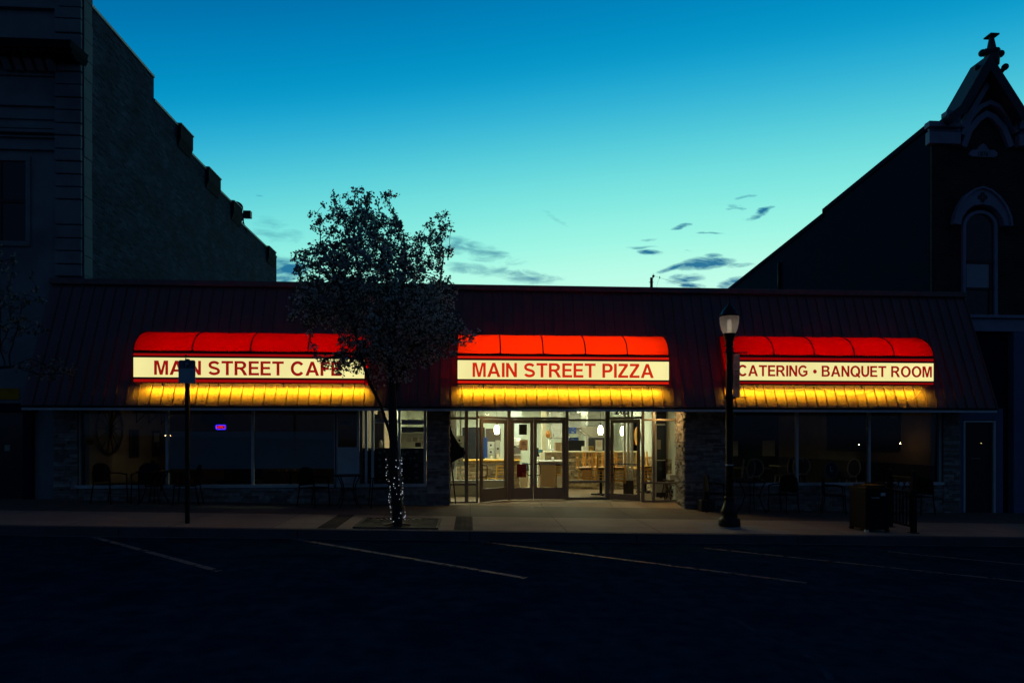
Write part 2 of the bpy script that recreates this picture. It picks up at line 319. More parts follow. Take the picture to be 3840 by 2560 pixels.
# ------------------------------------------------------------------ mesh builder
OFF = {}
class MB:
    def __init__(s): s.v = []; s.f = []; s.m = []; s.s = []; s.mi = 0; s.smooth = False
    def face(s, idx): s.f.append(tuple(idx)); s.m.append(s.mi); s.s.append(s.smooth)
    def poly(s, pts):
        k = len(s.v); s.v += [tuple(p) for p in pts]; s.face(range(k, k+len(pts)))
    def hexa(s, p):   # 8 points: bottom 4 ccw, top 4 ccw
        k = len(s.v); s.v += [tuple(x) for x in p]
        for q in ((3, 2, 1, 0), (4, 5, 6, 7), (0, 1, 5, 4), (1, 2, 6, 5), (2, 3, 7, 6), (3, 0, 4, 7)): s.face([k+i for i in q])
        return s
    def box(s, x0, x1, y0, y1, z0, z1):
        return s.hexa([(x0, y0, z0), (x1, y0, z0), (x1, y1, z0), (x0, y1, z0), (x0, y0, z1), (x1, y0, z1), (x1, y1, z1), (x0, y1, z1)])
    def bar(s, p, q, w, d, up=(0, 0, 1)):
        p, q = Vector(p), Vector(q); t = (q-p).normalized(); u = Vector(up)
        if abs(t.dot(u)) > .95: u = Vector((0, 1, 0))
        a = t.cross(u).normalized()*w/2; b = t.cross(a).normalized()*d/2
        return s.hexa([p-a-b, p+a-b, p+a+b, p-a+b, q-a-b, q+a-b, q+a+b, q-a+b])
    def prism(s, pts, axis, a, b):   # polygon in the two other axes, extruded along axis from a to b
        def P(p, c): return {'x': (c, p[0], p[1]), 'y': (p[0], c, p[1]), 'z': (p[0], p[1], c)}[axis]
        k = len(s.v); n = len(pts); s.v += [P(p, a) for p in pts]+[P(p, b) for p in pts]
        s.face(range(k, k+n)); s.face(range(k+2*n-1, k+n-1, -1))
        for i in range(n):
            j = (i+1) % n; s.face((k+i, k+j, k+n+j, k+n+i))
        return s
    def tube(s, pts, r, n=8, cap=True):
        pts = [Vector(p) for p in pts]; rs = r if isinstance(r, (list, tuple)) else [r]*len(pts)
        sm = s.smooth; s.smooth = True; rings = []; ref = None
        for i, p in enumerate(pts):
            t = (pts[min(i+1, len(pts)-1)]-pts[max(i-1, 0)])
            t = t.normalized() if t.length > 1e-9 else Vector((0, 0, 1))
            if ref is None: ref = Vector((1, 0, 0)) if abs(t.x) < .9 else Vector((0, 1, 0))
            a = (ref-t*ref.dot(t)); a = a.normalized() if a.length > 1e-6 else t.orthogonal().normalized(); ref = a
            b = t.cross(a); k = len(s.v); rings.append(k)
            for j in range(n):
                c = 2*math.pi*j/n; s.v.append(tuple(p+(a*math.cos(c)+b*math.sin(c))*rs[i]))
        for i in range(len(rings)-1):
            for j in range(n):
                jj = (j+1) % n; s.face((rings[i]+j, rings[i]+jj, rings[i+1]+jj, rings[i+1]+j))
        s.smooth = False
        if cap: s.face([rings[0]+j for j in range(n-1, -1, -1)]); s.face([rings[-1]+j for j in range(n)])
        s.smooth = sm; return s
    def lathe(s, prof, c=(0, 0, 0), n=20, ribs=0, ribd=0.0):
        sm = s.smooth; s.smooth = True; c = Vector(c); rings = []
        for r, z in prof:
            k = len(s.v); rings.append(k)
            for j in range(n):
                a = 2*math.pi*j/n; rr = r*(1-ribd*(j % 2)) if ribs else r
                s.v.append((c.x+rr*math.cos(a), c.y+rr*math.sin(a), c.z+z))
        for i in range(len(rings)-1):
            for j in range(n):
                jj = (j+1) % n; s.face((rings[i]+j, rings[i]+jj, rings[i+1]+jj, rings[i+1]+j))
        s.smooth = False; s.face([rings[0]+j for j in range(n-1, -1, -1)]); s.face([rings[-1]+j for j in range(n)])
        s.smooth = sm; return s
    def ball(s, c, r, n=8, sz=1.0):
        return s.lathe([(r*math.sin(math.pi*i/n)+1e-4, -r*sz*math.cos(math.pi*i/n)) for i in range(n+1)], c, n*2)
    def build(s, name, mats, parent=None, bevel=0):
        me = bpy.data.meshes.new(name); off = OFF.get(parent.name, Vector()) if parent else Vector()
        vs = [(v[0]-off.x, v[1]-off.y, v[2]-off.z) for v in s.v] if off.length else s.v
        me.from_pydata(vs, [], s.f)
        if not isinstance(mats, (list, tuple)): mats = [mats]
        for m in mats: me.materials.append(m)
        me.polygons.foreach_set('material_index', s.m); me.polygons.foreach_set('use_smooth', s.s)
        me.update()
        o = bpy.data.objects.new(name, me); COL.objects.link(o)
        if parent: o.parent = parent; OFF[o.name] = off
        if bevel:
            bv = o.modifiers.new('bevel', 'BEVEL'); bv.width = bevel; bv.segments = 2; bv.limit_method = 'ANGLE'
        return o
def tag(o, label, cat, group=None):
    o['label'] = label; o['category'] = cat
    if group: o['group'] = group
    return o
def struct(o): o['kind'] = 'structure'; return o
def thing(name, label, cat, loc=(0, 0, 0), group=None, rz=0):
    o = bpy.data.objects.new(name, None); COL.objects.link(o); o.location = loc; o.rotation_euler = (0, 0, rz); o.empty_display_size = .2
    OFF[o.name] = Vector(loc) if rz == 0 else Vector(); tag(o, label, cat, group); return o
def dup(o, loc=None, rot=None, label=None, parent=None):
    c = o.copy(); COL.objects.link(c)
    if parent: c.parent = parent
    if loc is not None: c.location = loc
    if rot is not None: c.rotation_euler = rot
    if label: c['label'] = label
    for ch in list(o.children): dup(ch, parent=c)
    return c

# ------------------------------------------------------------------ lettering (bold grotesque capitals drawn as outlines, cap height 1)
def arcpts(cx, cy, rx, ry, a0, a1, n=14):
    return [(cx+rx*math.cos(R(a0+(a1-a0)*i/n)), cy+ry*math.sin(R(a0+(a1-a0)*i/n))) for i in range(n+1)]
def thick(pts, w):
    P = [Vector((p[0], p[1])) for p in pts]; L = []; Rr = []
    for i in range(len(P)):
        a = (P[i]-P[i-1]).normalized() if i else None; b = (P[i+1]-P[i]).normalized() if i < len(P)-1 else None
        if a is None: a = b
        if b is None: b = a
        na, nb = Vector((-a.y, a.x)), Vector((-b.y, b.x)); m = (na+nb).normalized(); k = w/2/max(.35, m.dot(na))
        L.append(P[i]+m*k); Rr.append(P[i]-m*k)
    return [tuple(p) for p in L+Rr[::-1]]
GL = {
 'M': (.95, [[(0, 0), (0, 1), (.29, 1), (.475, .30), (.66, 1), (.95, 1), (.95, 0), (.765, 0), (.765, .79), (.57, 0), (.38, 0), (.185, .79), (.185, 0)]]),
 'A': (.96, [[(0, 0), (.375, 1), (.585, 1), (.96, 0), (.745, 0), (.665, .225), (.295, .225), (.215, 0)], [(.355, .39), (.48, .76), (.605, .39)]]),
 'I': (.2, [[(0, 0), (0, 1), (.2, 1), (.2, 0)]]),
 'N': (.79, [[(0, 0), (0, 1), (.2, 1), (.6, .34), (.6, 1), (.79, 1), (.79, 0), (.585, 0), (.19, .65), (.19, 0)]]),
 'T': (.80, [[(.3, 0), (.3, .83), (0, .83), (0, 1), (.8, 1), (.8, .83), (.5, .83), (.5, 0)]]),
 'E': (.72, [[(0, 0), (0, 1), (.70, 1), (.70, .83), (.2, .83), (.2, .6), (.66, .6), (.66, .435), (.2, .435), (.2, .17), (.72, .17), (.72, 0)]]),
 'F': (.66, [[(0, 0), (0, 1), (.66, 1), (.66, .83), (.2, .83), (.2, .59), (.58, .59), (.58, .42), (.2, .42), (.2, 0)]]),
 'Z': (.74, [[(0, 0), (0, .16), (.47, .83), (.03, .83), (.03, 1), (.72, 1), (.72, .84), (.25, .17), (.74, .17), (.74, 0)]]),
 'P': (.76, [[(0, 0), (0, 1)]+[(.42, 1)]+arcpts(.45, .685, .31, .315, 80, -80)+[(.42, .37), (.2, .37), (.2, 0)], [(.2, .54), (.2, .83)]+arcpts(.42, .685, .13, .145, 90, -90)]),
 'R': (.88, [[(0, 0), (0, 1)]+[(.46, 1)]+arcpts(.49, .715, .32, .285, 80, -50)+[(.60, .44), (.70, .33), (.89, 0), (.65, 0), (.50, .28), (.36, .415), (.2, .415), (.2, 0)], [(.2, .575), (.2, .83)]+arcpts(.46, .7025, .14, .1275, 90, -90)]),
 'B': (.82, [[(0, 0), (0, 1)]+[(.45, 1)]+arcpts(.47, .755, .30, .245, 80, -45)+[(.66, .53)]+arcpts(.49, .29, .33, .29, 45, -85)+[(.45, 0)], [(.2, .61), (.2, .84)]+arcpts(.44, .725, .12, .115, 90, -90), [(.2, .165), (.2, .45)]+arcpts(.46, .3075, .15, .1425, 90, -90)]),
 'O': (1.0, [arcpts(.5, .5, .5, .52, 0, 354, 40), arcpts(.5, .5, .285, .345, 0, 354, 40)]),
 'C': (.92, [thick(arcpts(.48, .5, .39, .43, 38, 322, 30), .2)]),
 'G': (.98, [thick(arcpts(.48, .5, .39, .43, 40, 308, 30)+[(.83, .24), (.83, .45), (.50, .45)], .185)]),
 'U': (.80, [thick([(.1, 1), (.1, .42)]+arcpts(.4, .40, .3, .315, 180, 360, 16)+[(.7, .42), (.7, 1)], .2)]),
 'S': (.82, [thick(arcpts(.41, .735, .29, .175, 15, 170, 12)+arcpts(.40, .70, .28, .18, 178, 245, 6)+[(.42, .50)]+arcpts(.43, .285, .29, .19, 68, -10, 8)+arcpts(.41, .27, .31, .18, -18, -168, 14), .185)]),
 'Q': (1.0, [arcpts(.5, .5, .5, .52, 0, 354, 40), arcpts(.5, .5, .285, .345, 0, 354, 40)]),
 '•': (.36, [arcpts(.18, .46, .18, .18, 0, 350, 24)]),
 '2': (.66, [thick(arcpts(.33, .70, .23, .21, 165, -30, 12)+[(.12, .1), (.64, .1)], .18)]),
 '0': (.66, [arcpts(.33, .5, .33, .52, 0, 352, 30), arcpts(.33, .5, .15, .34, 0, 352, 30)]),
 '3': (.66, [thick(arcpts(.31, .72, .21, .19, 160, -80, 12)+[(.28, .52)]+arcpts(.31, .27, .24, .20, 80, -160, 12), .17)]),
}
def letters(text, x0, x1, z0, cap, Y, depth, matr, name, parent, gap=.10, space=.50):
    """raised sign lettering on a face that looks towards -Y"""
    w = 0; pos = []
    for ch in text:
        if ch == ' ': w += space-gap; continue
        pos.append((ch, w)); w += GL[ch][0]+gap
    w -= gap; k = (x1-x0)/w
    cu = bpy.data.curves.new(name, 'CURVE'); cu.dimensions = '2D'; cu.fill_mode = 'BOTH'; cu.extrude = depth/2
    for ch, px in pos:
        for ct in GL[ch][1]:
            sp = cu.splines.new('POLY'); sp.points.add(len(ct)-1); sp.use_cyclic_u = True
            for i, (a, b) in enumerate(ct): sp.points[i].co = ((px+a)*k, b*cap, 0, 1)
    tmp = bpy.data.objects.new('tmp', cu); COL.objects.link(tmp)
    dg = bpy.context.evaluated_depsgraph_get(); me = bpy.data.meshes.new_from_object(tmp.evaluated_get(dg))
    bpy.data.objects.remove(tmp); bpy.data.curves.remove(cu)
    me.transform(Matrix.Translation((x0, Y-depth/2, z0)) @ Matrix.Rotation(R(90), 4, 'X'))
    b = MB(); b.v = [tuple(v.co) for v in me.vertices]
    for p in me.polygons: b.face(list(p.vertices))
    for ch, px in pos:
        if ch == 'Q':
            b.prism([(x0+(px+a)*k, z0+c*cap) for a, c in ((.52, .24), (.64, .36), (1.0, .02), (.88, -.10))], 'y', Y-depth-.002, Y-.001)
    return b.build(name, matr, parent)
def words(text, width, x, Y, z, matr, name, parent, mirror=False, bold=.01, depth=.003, h=None):
    """small printed text facing -Y, centred at x, baseline z"""
    cu = bpy.data.curves.new(name, 'FONT'); cu.body = text; cu.align_x = 'CENTER'; cu.offset = bold; cu.extrude = .001
    tmp = bpy.data.objects.new('tmp', cu); COL.objects.link(tmp)
    dg = bpy.context.evaluated_depsgraph_get(); me = bpy.data.meshes.new_from_object(tmp.evaluated_get(dg))
    bpy.data.objects.remove(tmp)
    xs = [v.co.x for v in me.vertices]; ys = [v.co.y for v in me.vertices]; k = width/(max(xs)-min(xs)); kh = k if h is None else h/(max(ys)-min(ys))
    b = MB()
    b.v = [(x+(-1 if mirror else 1)*v.co.x*k, Y-depth/2-v.co.z*depth/.002, z+v.co.y*kh) for v in me.vertices]
    for p in me.polygons: b.face(list(p.vertices))
    return b.build(name, matr, parent)

# ================================================================== WORLD: dusk sky
def build_world():
    w = bpy.data.worlds.new('World'); SC.world = w; w.use_nodes = True
    t = w.node_tree; t.nodes.clear(); q = NT(t)
    out = q.n('ShaderNodeOutputWorld'); bg = q.n('ShaderNodeBackground'); q.l(bg.outputs[0], out.inputs[0])
    tc = q.n('ShaderNodeTexCoord'); sp = q.n('ShaderNodeSeparateXYZ'); q.l(tc.outputs['Generated'], sp.inputs[0])
    X, Y, Z = sp.outputs
    # brighter towards where the sun went down, a little right of the street's axis
    ga = R(18); h = q.math('SQRT', q.math('ADD', q.math('MULTIPLY', X, X), q.math('MAXIMUM', q.math('MULTIPLY', Y, Y), 1e-6)))
    d = q.math('DIVIDE', q.math('ADD', q.math('MULTIPLY', X, math.sin(ga)), q.math('MULTIPLY', Y, math.cos(ga))), h)
    tt = q.math('ADD', Z, q.math('MULTIPLY', q.math('SUBTRACT', 1.0, d), .33))
    stops = [(.20, (205, 255, 236)), (.255, (178, 252, 230)), (.29, (158, 246, 229)), (.335, (134, 235, 225)), (.40, (88, 208, 219)), (.47, (12, 166, 212)),
             (.53, (0, 138, 191)), (.585, (0, 120, 180)), (.70, (0, 70, 130)), (.85, (0, 36, 82)), (1.0, (0, 26, 62))]
    c = q.ramp(tt, [(p, lin(k)) for p, k in stops], 'B_SPLINE')
    # fade to night behind the camera
    f = q.ramp(Y, [(0.0, (0, 0, 0)), (1.0, (1, 1, 1))])
    fy = q.math('MULTIPLY_ADD', Y, .5, .5)
    fade = q.ramp(fy, [(.36, (.0, .0, .0)), (.73, (1, 1, 1))], 'EASE')
    night = q.ramp(Z, [(0.0, (.018, .040, .082)), (.5, (.013, .033, .080)), (1.0, (.006, .018, .05))])
    c = q.mix(fade, night, c)
    # clouds: small streaks low in the west, placed by direction
    yy = q.math('MAXIMUM', Y, .05); gx = q.math('DIVIDE', X, yy); gy = q.math('DIVIDE', Z, yy)
    cv = q.n('ShaderNodeCombineXYZ'); q.l(gx, cv.inputs[0]); q.l(gy, cv.inputs[1])
    nz = q.n('ShaderNodeTexNoise'); nz.inputs['Scale'].default_value = 26; nz.inputs['Detail'].default_value = 7; nz.inputs['Roughness'].default_value = .62; nz.inputs['Distortion'].default_value = .5
    mp = q.n('ShaderNodeMapping'); mp.inputs['Scale'].default_value = (.8, 2.6, 1); mp.inputs['Rotation'].default_value = (0, 0, R(-9)); q.l(cv.outputs[0], mp.inputs[0]); q.l(mp.outputs[0], nz.inputs['Vector'])
    nb = q.n('ShaderNodeTexNoise'); nb.inputs['Scale'].default_value = 9; nb.inputs['Detail'].default_value = 6; nb.inputs['Distortion'].default_value = 1.0; q.l(mp.outputs[0], nb.inputs['Vector'])
    wz = q.n('ShaderNodeTexNoise'); wz.inputs['Scale'].default_value = 13; wz.inputs['Detail'].default_value = 7; wz.inputs['Roughness'].default_value = .6; q.l(mp.outputs[0], wz.inputs['Vector'])
    ws = q.n('ShaderNodeSeparateColor'); q.l(wz.outputs['Color'], ws.inputs[0])
    gx = q.math('MULTIPLY_ADD', q.math('SUBTRACT', ws.outputs[0], .5), .06, gx); gy = q.math('MULTIPLY_ADD', q.math('SUBTRACT', ws.outputs[1], .5), .022, gy)
    blobs = [(2645, 992, 105, 17, 6, 1.0), (2520, 1003, 60, 9, 14, .8), (2672, 964, 38, 8, 8, .9), (2565, 1047, 78, 13, 5, .85), (2590, 1071, 45, 8, 0, .8), (2745, 1063, 50, 16, 14, .8),
             (2440, 945, 42, 8, -4, .9), (2570, 943, 22, 4, 0, .8), (2560, 852, 46, 7, 14, .7), (2660, 878, 52, 4, 5, .8), (2755, 775, 34, 8, -10, .9), (2845, 798, 55, 9, 22, .95), (2805, 741, 48, 6, 10, .6),
             (2770, 1000, 60, 7, 6, .7), (2415, 925, 60, 5, 4, .5), (2430, 897, 34, 4, 8, .5),
             (1800, 945, 190, 26, -12, .55), (1960, 1032, 150, 22, -8, .62), (1790, 1010, 120, 18, -4, .5), (1075, 1005, 70, 34, 0, 1.0), (1060, 1050, 60, 14, 0, .8), (1040, 870, 110, 50, -14, .34), (965, 732, 20, 3, -4, .7), (2080, 820, 80, 9, -25, .28)]
    tot = None
    for (u, v, a, b, rot, s) in blobs:
        p = at(u, v, 1.0); cx, cy = p.x, p.z-ZC; a = a/F*1.2; b = b/F*1.5; cr, sr = math.cos(R(rot)), math.sin(R(rot))
        dx = q.math('SUBTRACT', gx, cx); dy = q.math('SUBTRACT', gy, cy)
        ex = q.math('MULTIPLY_ADD', dy, sr/a, q.math('MULTIPLY', dx, cr/a)); ey = q.math('MULTIPLY_ADD', dy, cr/b, q.math('MULTIPLY', dx, -sr/b))
        r2 = q.math('ADD', q.math('MULTIPLY', ex, ex), q.math('MULTIPLY', ey, ey))
        g = q.math('MULTIPLY', q.math('MAXIMUM', q.math('SUBTRACT', 1.25, r2), 0.0), s)
        tot = g if tot is None else q.math('MAXIMUM', tot, g)
    nn = q.math('MULTIPLY_ADD', nb.outputs[0], 2.0, q.math('MULTIPLY', nz.outputs[0], 2.8))
    val = q.math('MULTIPLY', tot, q.math('SUBTRACT', nn, 1.62))
    mask = q.ramp(val, [(.18, (0, 0, 0)), (.5, (.45, .45, .45)), (1.0, (.95, .95, .95))])
    cloud = lin((14, 104, 150))
    c = q.mix(mask, c, cloud)
    below = q.ramp(q.math('MULTIPLY_ADD', Z, .5, .5), [(.49, (0, 0, 0)), (.505, (1, 1, 1))])
    c = q.mix(below, (.004, .006, .01), c)
    q.l(c, bg.inputs[0]); bg.inputs[1].default_value = 1.0
    w.cycles.sampling_method = 'MANUAL'; w.cycles.sample_map_resolution = 1024
build_world()

# ================================================================== GROUND
def sheet(name, x0, x1, y0, y1, zf, matr, nx=1):
    b = MB(); b.poly([(x0, y0, zf(x0, y0)), (x1, y0, zf(x1, y0)), (x1, y1, zf(x1, y1)), (x0, y1, zf(x0, y1))])
    return struct(b.build(name, matr))
YK = 11.5
sheet('ground', -320, 320, -320, 420, lambda x, y: -.42-.021*x, M['ground'])
sheet('road', -150, 150, -60, YK, lambda x, y: road_z(x), M['asphalt'])
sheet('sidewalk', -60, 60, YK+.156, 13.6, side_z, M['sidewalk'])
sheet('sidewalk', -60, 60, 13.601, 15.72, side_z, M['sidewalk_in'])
b = MB(); zk = lambda x: side_z(x, YK)
for x0 in range(-60, 60, 3):
    x1 = x0+2.99
    b.hexa([(x0, YK, road_z(x0)-.1), (x1, YK, road_z(x1)-.1), (x1, YK+.155, road_z(x1)-.1), (x0, YK+.155, road_z(x0)-.1),
            (x0, YK+.015, zk(x0)), (x1, YK+.015, zk(x1)), (x1, YK+.155, zk(x1)+.002), (x0, YK+.155, zk(x0)+.002)])
struct(b.build('kerb', M['kerbc'], bevel=.012))
b = MB(); zr = lambda x: road_z(x)+.004
b.poly([(-60, YK-.05, zr(-60)), (60, YK-.05, zr(60)), (60, YK-.002, zr(60)), (-60, YK-.002, zr(-60))]); struct(b.build('gutter', M['gutter']))  # narrow pale strip along the foot of the kerb
for (u0, v0, u1, v1) in ((296, 1998, 822, 2141), (1085, 2017, 1972, 2167), (1800, 2029, 3025, 2185), (2640, 2054, 3990, 2196), (3330, 2068, 4300, 2160)):
    p, q_ = on_plane(u0, v0, road_z), on_plane(u1, v1, road_z)
    d = (q_-p); d.z = 0; d.normalize(); n = Vector((-d.y, d.x, 0))*.052; b = MB()
    b.poly([(x.x, x.y, road_z(x.x)+.004) for x in (p-n, q_-n, q_+n, p+n)]); struct(b.build('parking_line', M['paint' if u0 < 1500 else 'paint_dark']))  # lines further right take a darker paint colour
# tar-sealed cracks in the carriageway
def crack(pts, w):
    b = MB(); P = []
    for a, c in zip(pts, pts[1:]):
        for i in range(8): P.append((a[0]+(c[0]-a[0])*i/8+random.uniform(-4, 4), a[1]+(c[1]-a[1])*i/8+random.uniform(-2, 2)))
    W = [on_plane(u, v, road_z) for u, v in P]
    for a, c in zip(W, W[1:]):
        d = (c-a); d.z = 0; d.normalize(); n = Vector((-d.y, d.x, 0))*w
        b.poly([(x.x, x.y, road_z(x.x)+.003) for x in (a-n, c-n, c+n, a+n)])
    struct(b.build('road_crack', principled('crack sealer', (.018, .050, .078), .9, 0, .5, 3, spec=0) if 'crack sealer' not in MATS else MATS['crack sealer']))
crack([(2100, 2335), (2330, 2338), (2550, 2342)], .012); crack([(2740, 2310), (2870, 2390), (3050, 2470), (3130, 2560)], .03)

# ================================================================== RESTAURANT BUILDING
YE, YT, YW = 14.6, 15.65, 15.6
XL, XR = ax(80, YE), ax(3740, YE)
ZE = az(1920, 1524, YE); ZT = az(1920, 1087, YT)
bld = thing('restaurant_building', 'long single storey restaurant with brown metal mansard roof, lit glass entrance and stone pillars', 'building', ((XL+XR)/2, YW, 0))
def pt(name, mb, m, parent=bld, bevel=0): return mb.build(name, m, parent, bevel)
nrm = Vector((0, -(ZT-ZE), YT-YE)).normalized(); nrm = Vector((0, -abs(nrm.y), abs(nrm.z)))
def ry(z): return YE+(YT-YE)*(z-ZE)/(ZT-ZE)
# ribbed roofing sheet
prof = []; P = .243; x = XL
while x < XR-.01:
    for dx, h in ((0, 0), (.098, 0), (.103, .004), (.109, 0), (.132, 0), (.137, .004), (.143, 0), (.200, 0), (.209, .032), (.225, .032), (.234, 0)):
        if x+dx <= XR: prof.append((x+dx, h))
    x += P
b = MB(); k = len(prof)
for z in (ZE, ZE+.75, ZT):
    for (px, h) in prof:
        b.v.append((px, ry(z)+nrm.y*h, z+nrm.z*h))
for r in range(2):
    for i in range(k-1): b.face((r*k+i, r*k+i+1, (r+1)*k+i+1, (r+1)*k+i))
b.mi = 1; x = XL+.15   # screws near the eave
while x < XR:
    z = ZE+.10; c = Vector((x, ry(z), z))+nrm*.003
    b.ball(c, .008, 4); x += P
roof = pt('roof', b, [M['roof'], M['blackmetal']])
b = MB()  # black strip painting the rib ends' shadow line under the sheet
b.box(XL-.02, XR+.02, YE-.012, YE+.05, ZE-.045, ZE-.004); pt('shadow_strip', b, M['blackmetal'], roof)
b = MB(); b.box(XL-.03, XR+.03, YT-.09, YT+.28, ZT-.03, ZT+.10); pt('ridge_cap', b, M['rooftrim'], roof, .008)
for s, xx in ((-1, XL), (1, XR)):
    b = MB(); b.prism([(YE, ZE-.04), (YT, ZT), (YT+.1, ZT), (YT+.1, ZE-.04)], 'x', xx-.03 if s < 0 else xx+.002, xx-.002 if s < 0 else xx+.03); pt('gable_end', b, M['rooftrim'], roof)
ZF = az(1920, 1541, YE)
b = MB(); b.box(XL-.01, XR+.01, YE+.02, YE+.055, ZF, ZE-.047); pt('fascia', b, M['fascia']); ZF += .15
b = MB(); b.box(XL, XR, YE+.06, YW+.4, ZF+.012, ZF+.03); pt('soffit', b, M['soffit'])
b = MB(); b.box(XL, XR, YT+.1, 28.6, ZT-.25, ZT-.02); pt('roof_deck', b, M['ground'])
b = MB(); b.box(XL, XR, YW+.3, YW+.42, ZF+.031, ZT-.26); pt('upper_wall', b, M['soffit'])
b = MB(); b.box(XR-.12, XR, YW+.45, 28.6, -.4, ZT-.26); b.box(XL+.12, XR-.12, 28.4, 28.6, -.4, ZT-.26); pt('outer_wall', b, M['stucco'])

# --- stone veneer
def ledge_front(b, x0, x1, z0, z1, Y, out=-1, seed=0):
    rnd = random.Random(seed); z = z0
    while z < z1-.012:
        h = min(rnd.choice((.03, .04, .05, .06, .075)), z1-z); x = x0
        while x < x1-.01:
            w = min(rnd.uniform(.10, .42), x1-x)
            if x1-(x+w) < .06: w = x1-x
            d = rnd.uniform(.006, .045)
            b.box(x+.002, x+w-.002, Y-d if out < 0 else Y-.002, Y+.002 if out < 0 else Y+d, z+.002, z+h-.002); x += w
        z += h
def ledge_side(b, X, y0, y1, z0, z1, out, seed=0):
    rnd = random.Random(seed); z = z0
    while z < z1-.012:
        h = min(rnd.choice((.03, .04, .05, .06, .075)), z1-z); y = y0
        while y < y1-.01:
            w = min(rnd.uniform(.08, .3), y1-y)
            if y1-(y+w) < .05: w = y1-y
            d = rnd.uniform(.006, .045)
            b.box(X-d if out < 0 else X-.002, X+.002 if out < 0 else X+d, y+.002, y+w-.002, z+.002, z+h-.002); y += w
        z += h
def pillar(u0, u1, seed, side=0, depth=.6, lab=None):
    x0, x1 = ax(u0, YW), ax(u1, YW); z0 = gz((x0+x1)/2)-.12
    b = MB(); b.box(x0+.01, x1-.01, YW, YW+depth, z0, ZF+.012); o = pt('stone_pillar', b, M['stonecore'])
    s = MB(); ledge_front(s, x0, x1, z0, ZF, YW, -1, seed)
    if side: ledge_side(s, x1-.01 if side > 0 else x0+.01, YW+.003, YW+depth, z0, ZF, side, seed+50)
    pt('ledge_stone', s, M['stone'], o); return x0, x1
PL = pillar(203, 292, 1); PM = pillar(1600, 1684, 2, 1); PR = pillar(2567, 2722, 3, -1, .66); PE = pillar(3536, 3598, 4)
def low_wall(x0, x1, zt, seed):
    z0 = gz((x0+x1)/2)-.15
    b = MB(); b.box(x0, x1, YW+.02, YW+.3, z0, zt-.001); o = pt('low_wall', b, M['stonecore'])
    s = MB(); ledge_front(s, x0, x1, z0, zt-.005, YW+.02, -1, seed); pt('ledge_stone', s, M['stone'], o)
ZS = az(900, 1828, YW)
low_wall(PL[1], PM[0], ZS, 11); low_wall(PR[1], PE[0], az(3100, 1822, YW), 12)

# --- shop windows
def window(edges, zs, frost=None, name='window'):
    """edges: photo columns of the uprights along the facade"""
    xs = [ax(u, YW+.1) for u in edges]; Y = YW+.1
    b = MB(); b.box(xs[0]-.04, xs[-1]+.04, YW-.03, YW+.12, zs-.002, zs+.075)
    for x in xs: b.box(x-.03, x+.03, YW+.05, YW+.14, zs+.076, ZF+.01)
    b.box(xs[0]-.03, xs[-1]+.03, YW+.045, YW+.13, ZF-.035, ZF+.009)
    w = pt(name, b, M['greyalu'], bld, .004)
    for a, c in zip(xs, xs[1:]):
        g = MB(); g.box(a+.031, c-.031, Y-.003, Y+.003, zs+.078, ZF-.036); pt('pane', g, M['glass'], w)
    if frost:
        for a, c in zip(xs[frost[0]:], xs[frost[0]+1:]):
            g = MB(); g.box(a+.032, c-.032, Y+.008, Y+.010, az(900, 1757, Y), az(900, 1618, Y)); pt('frosted_film', g, M['film'], w)
    return w
w_cafe = window([299, 629, 949, 1259], ZS, (1,))
w_side = window([1262, 1344, 1374, 1398, 1498, 1594], ZS)
w_banq = window([2722, 2987, 3257, 3522], az(3100, 1820, YW))
# bright transom rails in the narrow section
b = MB(); Y = YW+.1
for u0, u1, v0, v1 in ((1400, 1496, 1574, 1585), (1501, 1592, 1573, 1591)): b.box(ax(u0, Y)+.03, ax(u1, Y)-.02, YW+.055, YW+.12, az(1500, v1, Y), az(1500, v0, Y))
pt('transom_rail', b, M['white'], w_side)
b = MB(); b.box(ax(1262, Y)+.035, ax(1344, Y)-.035, YW+.06, YW+.09, ZS+.08, az(1300, 1676, Y)); pt('kick_panel', b, M['greyalu'], w_side)

# --- entrance
YS, YM = 16.2, 16.9
FZ = .03
b = MB()
for (x0, x1, y0, y1, za, zb) in ((PM[0], PR[0]+.3, 15.725, 16.3, None, FZ),):
    b.poly([(x0, y0, gz(x0)-.0), (x1, y0, gz(x1)), (x1, y1, FZ-.004), (x0, y1, FZ-.004)])
b.poly([(PM[0], 16.3, FZ-.004), (PR[0]+.3, 16.3, FZ-.004), (PR[0]+.3, 17.2, FZ-.004), (PM[0], 17.2, FZ-.004)])
struct(b.build('entrance_slab', M['sidewalk']))
fr = MB(); gl = []
ZH = az(2000, 1572, YM)     # door head
def post(b, x, y, w=.07, d=.11, z0=FZ, z1=None): b.box(x-w/2, x+w/2, y-d/2, y+d/2, z0, z1 or ZF+.011)
def glaze(x0, x1, y, z0, z1):
    g = MB(); g.box(x0, x1, y-.003, y+.003, z0, z1); return g
ent = MB()
# left sidelight
sx = [ax(u, YS) for u in (1688, 1750, 1786)]
post(ent, sx[0], YS, .04); post(ent, sx[1]-.005, YS, .09, .12); post(ent, sx[2]+.02, YS, .05)
def rail(b, x0, x1, y, v, h, d=.08): z = az(1900, v, y); b.box(x0, x1, y-d/2, y+d/2, z-h/2, z+h/2)
rail(ent, sx[0]+.021, sx[1]-.051, YS, 1568, .06); rail(ent, sx[0]+.021, sx[1]-.051, YS, 1814, .06); rail(ent, sx[0]+.021, sx[1]-.051, YS, 1882, .05)
rail(ent, sx[1]+.041, sx[2]-.006, YS, 1568, .06); rail(ent, sx[1]+.041, sx[2]-.006, YS, 1814, .06); rail(ent, sx[1]+.041, sx[2]-.006, YS, 1882, .05)
